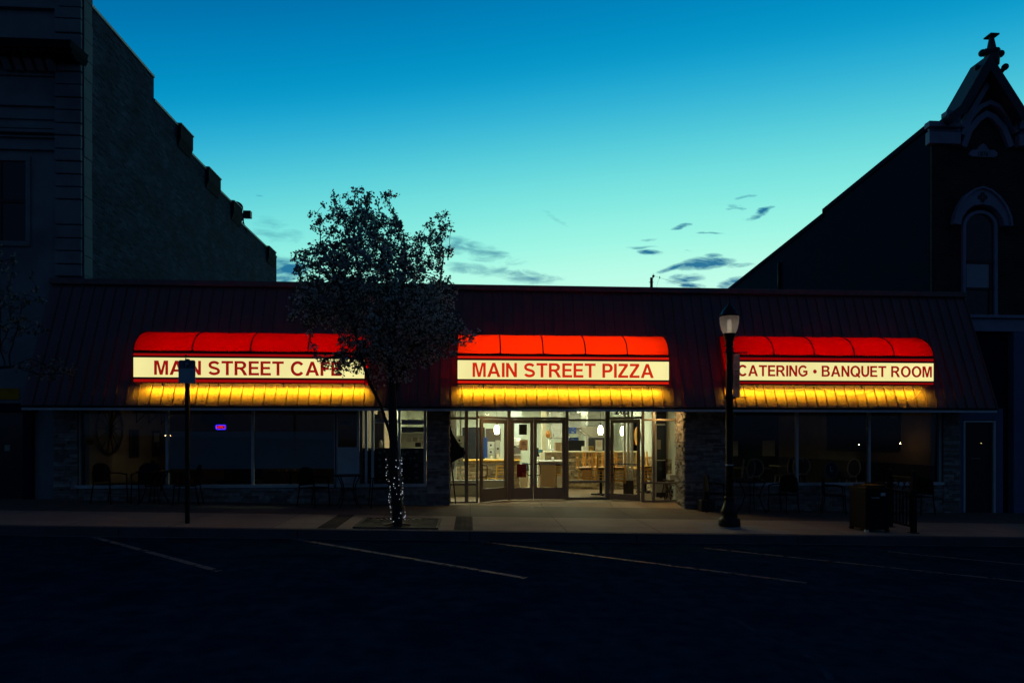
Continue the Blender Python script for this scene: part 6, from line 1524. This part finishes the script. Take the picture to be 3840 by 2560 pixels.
mo = thing('till_monitor', 'black till monitor behind the door leaves', 'monitor', (ax(2018, 22.4), 22.4, az(2018, 1712, 22.4))); b = MB(); b.box(ax(2011, 22.4), ax(2020, 22.4), 22.4, 22.46, az(2015, 1706, 22.4), az(2015, 1678, 22.4)); b.build('screen', M['blackplastic'], mo)
b = MB(); b.box(ax(2011, 22.4), ax(2027, 22.4), 22.35, 22.6, az(2015, 1711, 22.4), az(2015, 1703, 22.4)); b.build('base', M['blackplastic'], mo)
b = MB(); b.box(ax(2000, 22.3), ax(2049, 22.3), 22.3, 22.9, FZ, az(2030, 1712, 22.3)); tag(b.build('till_counter', M['wallwhite'], None, .01), 'white counter under the till monitor and cream column', 'counter')
# wire stand, tan waste bin, slicer on the counter
ws = thing('wire_rack', 'thin black wire rack standing just left of the tan cabinet', 'rack', (ax(2008, 20.2), 20.2, FZ)); b = MB(); x0_, x1_ = ax(1990, 20.2), ax(2020, 20.2)
for i in range(6): z = FZ+.08+i*.16; b.tube([(x0_, 20.2, z), (x1_, 20.2, z)], .006, 4)
b.build('wire', M['blackmetal'], ws); b = MB()
for x in (x0_, (x0_+x1_)/2, x1_): b.tube([(x, 20.2, FZ), (x, 20.2, FZ+.95)], .012, 5)
b.build('upright', M['blackmetal'], ws)
wb = thing('waste_bin', 'tan waste bin with tapering sides behind the narrow door leaf', 'waste bin', (ax(1965, 21.2), 21.2, FZ)); xb_ = ax(1965, 21.2)
b = MB(); b.hexa([(xb_-.11, 21.1, FZ), (xb_+.11, 21.1, FZ), (xb_+.11, 21.4, FZ), (xb_-.11, 21.4, FZ), (xb_-.15, 21.06, FZ+.55), (xb_+.15, 21.06, FZ+.55), (xb_+.15, 21.44, FZ+.55), (xb_-.15, 21.44, FZ+.55)]); b.build('body', M['tan'], wb, .01)
b = MB(); b.hexa([(xb_-.16, 21.05, FZ+.551), (xb_+.16, 21.05, FZ+.551), (xb_+.16, 21.45, FZ+.551), (xb_-.16, 21.45, FZ+.551), (xb_-.05, 21.15, FZ+.82), (xb_+.14, 21.15, FZ+.80), (xb_+.14, 21.35, FZ+.80), (xb_-.05, 21.35, FZ+.82)]); b.build('lid', M['blackplastic'], wb, .02)
slc = thing('meat_slicer', 'grey kitchen slicer on the counter behind the narrow door leaf', 'slicer', (ax(1936, 20.3), 20.3, zc0)); xs_ = ax(1938, 20.3)
b = MB(); b.box(xs_-.17, xs_+.14, 20.15, 20.45, zc0+.001, zc0+.16); b.build('base', M['steel'], slc, .03)
b = MB(); b.tube([(xs_, 20.2, zc0+.27), (xs_, 20.25, zc0+.27)], [.13, .13], 22); b.build('blade', M['steel'], slc)
b = MB(); b.bar((xs_-.16, 20.3, zc0+.16), (xs_-.05, 20.3, zc0+.42), .05, .08); b.build('carriage', M['blackplastic'], slc)
b = MB(); b.ball((ax(1945, 21), 21.0, az(1945, 1655, 21)), .12, 8, 1.0); b.lathe([(.10, -.15), (.11, 0)], (ax(1945, 21), 21.0, az(1945, 1655, 21)), 14); tag(b.build('white_bag', M['white']), 'rounded white bag hanging above the slicer', 'bag')
b = MB(); b.box(ax(1926, 21.3), ax(1938, 21.3), 21.2, 21.4, az(1930, 1675, 21.3), az(1930, 1640, 21.3)); tag(b.build('water_jug', M['white'], None, .03), 'white jug with pale body left of the hanging bag', 'jug')
shf = thing('equipment_shelf', 'black shelf over the slicer carrying white containers', 'shelf', (ax(1935, 21.2), 21.2, az(1935, 1678, 21.2))); b = MB(); b.box(ax(1915, 21.1), ax(1949, 21.1), 21.1, 21.5, az(1935, 1681, 21.1), az(1935, 1676, 21.1)); b.build('board', M['blackplastic'], shf)
b = MB(); b.tube([(ax(1917, 21.4), 21.4, zc0), (ax(1917, 21.4), 21.4, az(1935, 1678, 21.4))], .015, 5); b.tube([(ax(1947, 21.4), 21.4, zc0), (ax(1947, 21.4), 21.4, az(1935, 1678, 21.4))], .015, 5); b.build('upright', M['blackmetal'], shf)
# back wall details seen through the left door
for i, (u0, u1, v0, v1, m, nm, lab, ct_) in enumerate(((1826, 1854, 1656, 1680, 'boxgrey', 'wall_notice', 'pale grid notice under the dark panelling, upper', 'notice'), (1826, 1854, 1684, 1702, 'boxgrey', 'wall_notice', 'pale grid notice under the dark panelling, lower', 'notice'), (1857, 1876, 1650, 1712, 'dimpaper', 'wall_poster', 'tall pale poster beside the grid notices', 'poster'))):
    y = 23.58; t = thing(nm, lab, ct_, (ax((u0+u1)/2, y), y, az(u0, v1, y))); b = MB(); b.box(ax(u0, y), ax(u1, y), y-.02, y, az(u0, v1, y), az(u0, v0, y)); b.build('sheet', M[m], t)
    b = MB(); b.box(ax((u0+u1)/2-3, y), ax((u0+u1)/2+4, y), y-.024, y-.021, az(u0, (v0+v1)/2+4, y), az(u0, (v0+v1)/2-3, y)); b.build('print', M['ink'], t)
b = MB(); b.box(ax(1815, 23.7), ax(1900, 23.7), 23.71, 23.8, FZ, CZ-.001); pt('inner_wall', b, M['wallwhite'])
for i, (u, m, lab) in enumerate(((1843, 'white', 'small white carton on the wooden counter behind the left door'), (1868, 'wallcream', 'cream carton on the counter below the tall poster'))):
    b = MB(); b.box(ax(u-4, 20.3), ax(u+4, 20.3), 20.25, 20.4, zc0+.001, zc0+.10+.06*i); tag(b.build('carton', M[m]), lab, 'carton', 'cartons on the serving counter')
# pizza boxes: one tilting tower, two stacks
def pizza_box(label):
    t = MB(); t.box(-.21, .21, -.21, .21, 0, .048); o = t.build('pizza_box', M['boxgrey'], None, .004); tag(o, label, 'pizza box', 'stacked pizza boxes'); return o
pz0 = None
def stack(u, v, y, n, lean, lab, w=1.0):
    global pz0
    x, z = ax(u, y), az(u, v, y); rnd = random.Random(u)
    for i in range(n):
        if pz0 is None: pz0 = pizza_box(lab); o = pz0
        else: o = dup(pz0, label=lab)
        o.location = (x+lean*i+rnd.uniform(-.012, .012), y, z+.05*i); o.rotation_euler = (0, 0, R(rnd.uniform(-5, 5)))
stack(2096, 1640, 22.0, 17, -.008, 'flat grey pizza box in the tall leaning tower')
stack(2152, 1600, 23.0, 10, .002, 'flat pizza box in the untidy stack above the blue bins'); stack(2222, 1597, 23.4, 12, 0, 'flat pizza box in the stack on the steel hood, left'); stack(2249, 1597, 23.4, 12, 0, 'flat pizza box in the stack on the steel hood, right')
def shelf_unit(lab, u0, u1, v, y, d=.5, zlow=None):
    t = thing('storage_shelf', lab, 'shelf', (ax((u0+u1)/2, y), y, FZ)); z = az((u0+u1)/2, v, y)
    b = MB(); b.box(ax(u0, y), ax(u1, y), y-d/2, y+d/2, z-.032, z-.002); b.build('board', M['steel'], t)
    for x in (ax(u0, y)+.02, ax(u1, y)-.02):
        for yy in (y-d/2+.02, y+d/2-.02): b = MB(); b.tube([(x, yy, FZ), (x, yy, z-.033)], .014, 6); b.build('leg', M['steel'], t)
    return t
shelf_unit('steel shelf under the tall leaning tower of pizza boxes', 2058, 2122, 1640, 22.0); shelf_unit('steel shelf carrying the untidy boxes above the blue bins', 2130, 2178, 1600, 23.0)
# wire basket leaning beside the tower
wk = thing('wire_grid', 'pale wire grid panel leaning left of the pizza box tower', 'rack', (ax(2062, 21.9), 21.9, az(2062, 1640, 21.9))); b = MB()
for i in range(5): b.tube([at(2050+i*7, 1540, 21.9), at(2054+i*7, 1640, 21.9)], .006, 4)
for i in range(8): b.tube([at(2050+i*.4, 1545+i*13, 21.9), at(2080+i*.3, 1545+i*13, 21.9)], .006, 4)
b.build('wire', M['steel'], wk)
bg_ = thing('orange_bag', 'crumpled orange bag left of the wire grid', 'bag', (ax(2056, 21.7), 21.7, az(2056, 1640, 21.7))); b = MB(); b.lathe([(.05, 0), (.09, .06), (.085, .16), (.05, .22), (.06, .25)], (ax(2056, 21.7), 21.7, az(2056, 1641, 21.7)), 9, 1, .2); b.build('bag', M['orange'], bg_)
# range hood
hd = thing('range_hood', 'big stainless steel range hood above the right half wall', 'range hood', (ax(2210, 23.4), 23.4, az(2210, 1640, 23.4)))
H = [at(2160, 1600, 23.2), at(2290, 1598, 23.2), at(2290, 1646, 23.2), at(2232, 1648, 23.2)]
b = MB(); b.hexa([H[3], H[2], H[2]+Vector((0, .9, 0)), H[3]+Vector((0, .9, 0)), H[0], H[1], H[1]+Vector((0, .9, 0)), H[0]+Vector((0, .9, 0))]); b.build('hood', M['steel'], hd, .008)
b = MB(); b.tube([at(2160, 1605, 23.15), at(2228, 1650, 23.15)], .025, 6); b.build('gutter_rail', M['steel'], hd)
b = MB(); b.box(ax(2172, 23.6), ax(2206, 23.6), 23.6, 24.2, H[0].z+.001, CZ-.001); b.build('duct', M['boxgrey'], hd)
b = bx_(2130, 2200, 1650, 1698, 22.6, 23.0); tag(b.build('oven', M['blackplastic'], None, .02), 'black oven behind the half wall under the blue bins', 'oven')
b = bx_(2206, 2300, 1640, 1698, 22.4, 22.9); tag(b.build('oven', M['blackplastic'], None, .02), 'black oven under the steel hood behind the framed certificate', 'oven')
for v0, v1, lab, m in ((1601, 1613, 'blue plastic bin, upper of the two stacked left of the hood', 'bluebin'), (1614, 1625, 'blue plastic bin, lower of the two stacked left of the hood', 'bluebin'), (1639, 1650, 'darker blue bin on the black oven', 'bluebin')):
    y = 22.2; t = thing('storage_bin', lab, 'bin', (ax(2147, y), y, az(2147, v1, y)), 'blue plastic bins'); u1 = 2162 if v0 < 1630 else 2170
    b = bx_(2134, u1, v0, v1, y, y+.4); b.build('body', M[m], t, .01)
    b = bx_(2143, 2152, v0+4, v0+7, y-.006, y-.001); b.build('label_plate', M['dimpaper'], t)
b = bx_(2132, 2200, 1626.5, 1629, 22.0, 22.5); pt('wall_shelf', b, M['steel'])
# things on the ledge
def on_ledge(u0, u1, v0, name, lab, cat, m, d=.03, m2=None, y=YH+.02):
    t = thing(name, lab, cat, (ax((u0+u1)/2, y), y, zl+.05)); z1 = az((u0+u1)/2, v0, y)
    b = MB(); b.box(ax(u0, y), ax(u1, y), y, y+d, zl+.051, z1); b.build('frame', m, t)
    if m2: b = MB(); b.box(ax(u0+2.2, y), ax(u1-2.2, y), y-.004, y-.001, zl+.051+.03, z1-.02); b.build('sheet', m2, t)
    return t
ce = on_ledge(2231, 2261, 1647, 'framed_certificate', 'white certificate in a dark frame standing on the ledge', 'certificate', M['darkwood'], .03, M['paper'])
b = MB()
for i in range(7): b.box(ax(2237, YH), ax(2255, YH), YH+.013, YH+.0155, az(2246, 1656+i*3, YH), az(2246, 1655.2+i*3, YH))
b.prism([(ax(2239, YH)+.018*math.cos(2*math.pi*i/12), az(2239, 1684, YH)+.022*math.sin(2*math.pi*i/12)) for i in range(12)], 'y', YH+.0125, YH+.0154); b.build('print', M['gold'], ce)
gp = on_ledge(2207, 2225, 1672, 'award_plaque', 'small black and gilt plaque standing left of the certificate', 'plaque', M['gold'], .03, M['ink'])
b = MB(); b.box(ax(2211, YH), ax(2221, YH), YH+.011, YH+.0155, az(2216, 1690, YH), az(2216, 1683, YH)); b.box(ax(2211, YH), ax(2221, YH), YH+.011, YH+.0155, az(2216, 1679, YH), az(2216, 1677, YH)); b.build('gilt_print', M['gold'], gp)
bc = on_ledge(2083, 2122, 1658, 'cardboard_box', 'brown cardboard box on the half wall ledge by the door frame', 'box', M['cardboard'], .3, None, YH-.02)
b = MB(); b.box(ax(2105, YH), ax(2110, YH), YH-.024, YH-.021, az(2107, 1675, YH), az(2107, 1672, YH)); b.build('hand_hole', M['paper'], bc)
on_ledge(2050, 2064, 1682, 'notice_card', 'small white card standing at the left end of the ledge', 'card', M['paper'], .01)
on_ledge(2185, 2195, 1673, 'paper_stack', 'stack of pale boxes on the ledge left of the white post', 'box', M['paper'], .2)
b = bx_(2064, 2080, 1683, 1695, 21.2, 21.5); tag(b.build('appliance', M['greyalu'], None, .01), 'grey appliance behind the ledge left of the cardboard box', 'appliance')
# round sign on the right wall, end pillar, dark door
XS = XP2-.11; yo_ = XS*(CY-((2392-UC)/F)*SY)/(((2392-UC)/F)*CY+SY); zo_ = az(2392, 1634, yo_)
rs = thing('round_sign', 'round orange varnished sign on the right wall seen at a slant', 'sign', (XS, yo_, zo_)); b = MB(); b.prism([(yo_+.34*math.cos(2*math.pi*i/32), zo_+.30*math.sin(2*math.pi*i/32)) for i in range(32)], 'x', XS-.03, XS-.002); b.build('board', M['orange'], rs)
b = MB(); b.prism([(yo_+.2*math.cos(2*math.pi*i/32), zo_+.18*math.sin(2*math.pi*i/32)) for i in range(32)], 'x', XS-.034, XS-.031); b.build('centre_print', M['gold'], rs)
s_ = MB(); ledge_side(s_, XS, 17.0, 20.2, FZ+.002, zl-.1, -1, 77); pt('ledge_stone', s_, M['stonewarm'])
for u in (2343, 2357, 2371): b = bx_(u-3.5, u+3.5, 1480, 1800, 17.9, 17.98); pt('inner_mullion', b, M['white'])
b = MB(); b.box(ax(2339, 17.9), ax(2376, 17.9), 17.9, 17.97, FZ, az(2357, 1801, 17.9)); pt('inner_panel', b, M['darkwood'])
yv = 17.4
dk = thing('inner_door', 'white framed dark glass door seen through the right sidelight', 'door', (ax(2495, yv), yv, FZ))
b = MB(); b.box(ax(2456, yv), ax(2463, yv), yv, yv+.05, az(2490, 1846, yv), az(2490, 1588, yv)); b.box(ax(2463.2, yv), XP2-.15, yv, yv+.05, az(2490, 1594, yv), az(2490, 1588, yv)); b.build('frame', M['white'], dk)
b = MB(); b.box(ax(2463.2, yv), XP2-.15, yv+.01, yv+.03, az(2490, 1808, yv), az(2490, 1594.5, yv)); b.build('pane', M['darkpane'], dk)
b = MB(); b.box(ax(2463.2, yv), XP2-.15, yv+.005, yv+.04, az(2490, 1846, yv), az(2490, 1808.5, yv)); b.build('kick_panel', M['wallwhite'], dk)
b = MB(); b.box(ax(2458, yv), XP2-.15, yv-.05, yv-.02, az(2490, 1726, yv), az(2490, 1723, yv)); b.build('push_bar', M['white'], dk)
b = MB(); b.box(ax(2464, yv), XP2-.11, yv+.06, yv+.12, FZ, CZ-.001); pt('inner_wall', b, M['walldark'])
b = MB(); b.box(ax(2465, yv), ax(2478, yv), yv+.001, yv+.009, az(2470, 1684, yv), az(2470, 1648, yv)); b.build('notice', M['dimpaper'], dk)
# cast iron treadle stand
yt = 16.75; sw = thing('treadle_table', 'small pale box on a black cast iron treadle stand inside the right sidelight', 'table', (ax(2515, yt), yt, FZ))
def sp(pts, r=.012): return [tuple(at(u, v, yt)) for u, v in pts]
for pts in ([(2507, 1803), (2502, 1835), (2492, 1866), (2494, 1872)], [(2532, 1803), (2533, 1840), (2531, 1872)], [(2507, 1803), (2516, 1830), (2520, 1850), (2514, 1874)]):
    b = MB(); P = sp(pts); b.tube(P, .013, 6); b.tube([(x, y+.35, z) for x, y, z in P], .013, 6); b.build('leg', M['castiron'], sw)
b = MB(); cxw, czw = ax(2527, yt), az(2527, 1843, yt)
b.tube([(cxw+.085*math.cos(2*math.pi*i/20), yt+.1, czw+.12*math.sin(2*math.pi*i/20)) for i in range(21)], .011, 6, False)
for i in range(5): a = math.pi*i/5; b.tube([(cxw-.08*math.cos(a), yt+.1, czw-.115*math.sin(a)), (cxw+.08*math.cos(a), yt+.1, czw+.115*math.sin(a))], .005, 4)
b.build('flywheel', M['castiron'], sw)
b = MB()
for (u, v, r) in ((2508, 1822, .05), (2512, 1838, .04), (2505, 1850, .05), (2520, 1826, .045), (2518, 1862, .04)):
    p = at(u, v, yt); b.tube([(p.x+r*math.cos(2*math.pi*i/14), yt+.02, p.z+r*1.3*math.sin(2*math.pi*i/14)) for i in range(15)], .007, 5, False)
b.build('scrollwork', M['castiron'], sw)
b = MB(); b.box(ax(2504, yt), ax(2538, yt), yt-.02, yt+.42, az(2515, 1803, yt), az(2515, 1800, yt)); b.build('table_top', M['darkwood'], sw)
b = MB(); b.box(ax(2512, yt), ax(2534, yt), yt, yt+.3, az(2515, 1799.5, yt), az(2515, 1779, yt)); b.build('box', M['boxgrey'], sw, .004)
# bright kitchen corner seen through the narrow window
b = bx_(1500, 1600, 1622, 1690, 18.9, 18.95); kb = pt('pass_wall', b, M['wallwhite'])
b = bx_(1505, 1600, 1600, 1621, 18.8, 18.9); tag(b.build('dark_cabinet', M['blackplastic']), 'dark wall cabinet above the bright pass seen left of the entrance pillar', 'cabinet')
for i, (u0, u1, v0, v1, lab) in enumerate(((1527, 1542, 1640, 1658, 'left small drawing pinned on the bright pass wall'), (1548, 1566, 1639, 1655, 'middle small drawing pinned on the bright pass wall'), (1572, 1590, 1641, 1662, 'right small drawing pinned on the bright pass wall'))):
    b = bx_(u0, u1, v0, v1, 18.88, 18.895); tag(b.build('pinned_drawing', M['boxgrey'] if i != 1 else M['dimpaper']), lab, 'drawing', 'drawings on the pass wall')
b = bx_(1557, 1579, 1658, 1675, 18.6, 18.7); tag(b.build('serving_tray', M['blackplastic'], None, .01), 'dark tray propped on the pass shelf', 'tray')
b = bx_(1400, 1440, 1540, 1690, 18.3, 18.5); pt('column', b, M['ribwood'])
b = MB(); b.lathe([(.04, 0), (.045, .12), (.03, .17), (.025, .2)], (ax(1428, 17.4), 17.4, az(1428, 1678, 17.4)), 12); tag(b.build('white_bottle', M['white']), 'white bottle standing left of the trunk behind the window', 'bottle')
b = bx_(1395, 1600, 1679, 1684, 17.3, 17.6); pt('sill_shelf', b, M['darkwood'])

# ------------------------------------------------------------------ notices on the doors
yd_ = YM-.012
def door_paper(u0, u1, v0, v1, name, lab, cat, m):
    t = thing(name, lab, cat, (ax((u0+u1)/2, yd_), yd_, az(u0, v1, yd_))); b = MB(); b.box(ax(u0, yd_), ax(u1, yd_), yd_-.003, yd_, az(u0, v1, yd_), az(u0, v0, yd_)); b.build('sheet', m, t); return t
hp = door_paper(1948, 1979, 1648, 1688, 'help_wanted_notice', 'tan HELP WANTED notice on the narrow door leaf', 'notice', M['pinkpaper'])
words('HELP', .095, ax(1963.5, yd_), yd_-.0035, az(1963, 1661, yd_), M['ink'], 'lettering', hp, h=.035, bold=.03); words('WANTED', .14, ax(1963.5, yd_), yd_-.0035, az(1963, 1668, yd_), M['ink'], 'lettering', hp, h=.035, bold=.03)
b = MB()
for v in (1672, 1675): b.box(ax(1954, yd_), ax(1974, yd_), yd_-.005, yd_-.0035, az(1963, v+.8, yd_), az(1963, v, yd_))
for u in (1951, 1971): b.box(ax(u, yd_), ax(u+5, yd_), yd_-.005, yd_-.0035, az(1963, 1685, yd_), az(1963, 1681, yd_))
b.build('print', M['redink'], hp)
dp = door_paper(1946, 1976, 1590, 1629, 'dark_notice', 'dark chalk board hung high on the narrow door leaf', 'board', M['slatebd'])
rdn = door_paper(1938, 1973, 1740, 1789, 'red_notice', 'dark red board on the narrow door leaf', 'notice', M['redsign'])
b = MB()
for v in (1747, 1752, 1757, 1762): b.box(ax(1944, yd_), ax(1966, yd_), yd_-.005, yd_-.0035, az(1955, v+1, yd_), az(1955, v, yd_))
b.box(ax(1958, yd_), ax(1969, yd_), yd_-.005, yd_-.0035, az(1955, 1786, yd_), az(1955, 1771, yd_)); b.build('print', M['redink'], rdn)
# furled flag and notices leaning in the left sidelight
yf_ = YS-.22
fg = thing('furled_flag', 'dark furled flag on a leaning pole beside the left stone pillar', 'flag', (ax(1708, yf_), yf_, FZ))
b = MB(); b.tube([at(1709, 1889, yf_), at(1700, 1800, yf_), at(1692, 1738, yf_), at(1690, 1600, yf_)], .016, 6); b.build('pole', M['blackmetal'], fg)
fp = [at(u, v, yf_-.02) for u, v in ((1689, 1605), (1697, 1628), (1710, 1650), (1726, 1672), (1738, 1684), (1746, 1697), (1734, 1712), (1712, 1722), (1696, 1732), (1690, 1736))]
b = MB(); b.prism([(p.x, p.z) for p in fp], 'y', yf_-.06, yf_-.02); b.build('cloth', M['posterboard'], fg, .012)
b = MB(); b.prism([(p.x, p.z) for p in [at(u, v, yf_) for u, v in ((1694, 1738), (1706, 1728), (1704, 1756), (1694, 1762))]], 'y', yf_-.05, yf_-.03); b.build('cloth_end', M['dimpaper'], fg)
for u0, u1, v0, v1, tilt, lab in ((1706, 1740, 1634, 1676, 1, 'grey printed notice in the left sidelight above the dark flag'), (1708, 1738, 1714, 1746, -7, 'tilted printed notice in the left sidelight below the dark flag')):
    y = YS-.016; t = thing('window_notice', lab, 'notice', (ax((u0+u1)/2, y), y, az(u0, v1, y)), 'notices taped in the left sidelight'); cx, cz = ax((u0+u1)/2, y), az(u0, (v0+v1)/2, y); w_, h_ = (ax(u1, y)-ax(u0, y))/2, (az(u0, v0, y)-az(u0, v1, y))/2
    ca, sa = math.cos(R(-tilt)), math.sin(R(-tilt)); q4 = lambda w_, h_, ox=0, oz=0: [(cx+(x+ox)*ca-(z+oz)*sa, cz+(x+ox)*sa+(z+oz)*ca) for x, z in ((-w_, -h_), (w_, -h_), (w_, h_), (-w_, h_))]
    b = MB(); b.prism(q4(w_, h_), 'y', y-.003, y); b.build('sheet', M['thinpaper'], t)
    b = MB(); b.prism(q4(w_*.22, h_*.2, .0, h_*.2), 'y', y-.0055, y-.0035); b.prism(q4(w_*.6, h_*.05, 0, -h_*.3), 'y', y-.0055, y-.0035); b.prism(q4(w_*.5, h_*.05, 0, -h_*.5), 'y', y-.0055, y-.0035); b.build('print', M['ink'] if tilt > 0 else M['orange'], t)
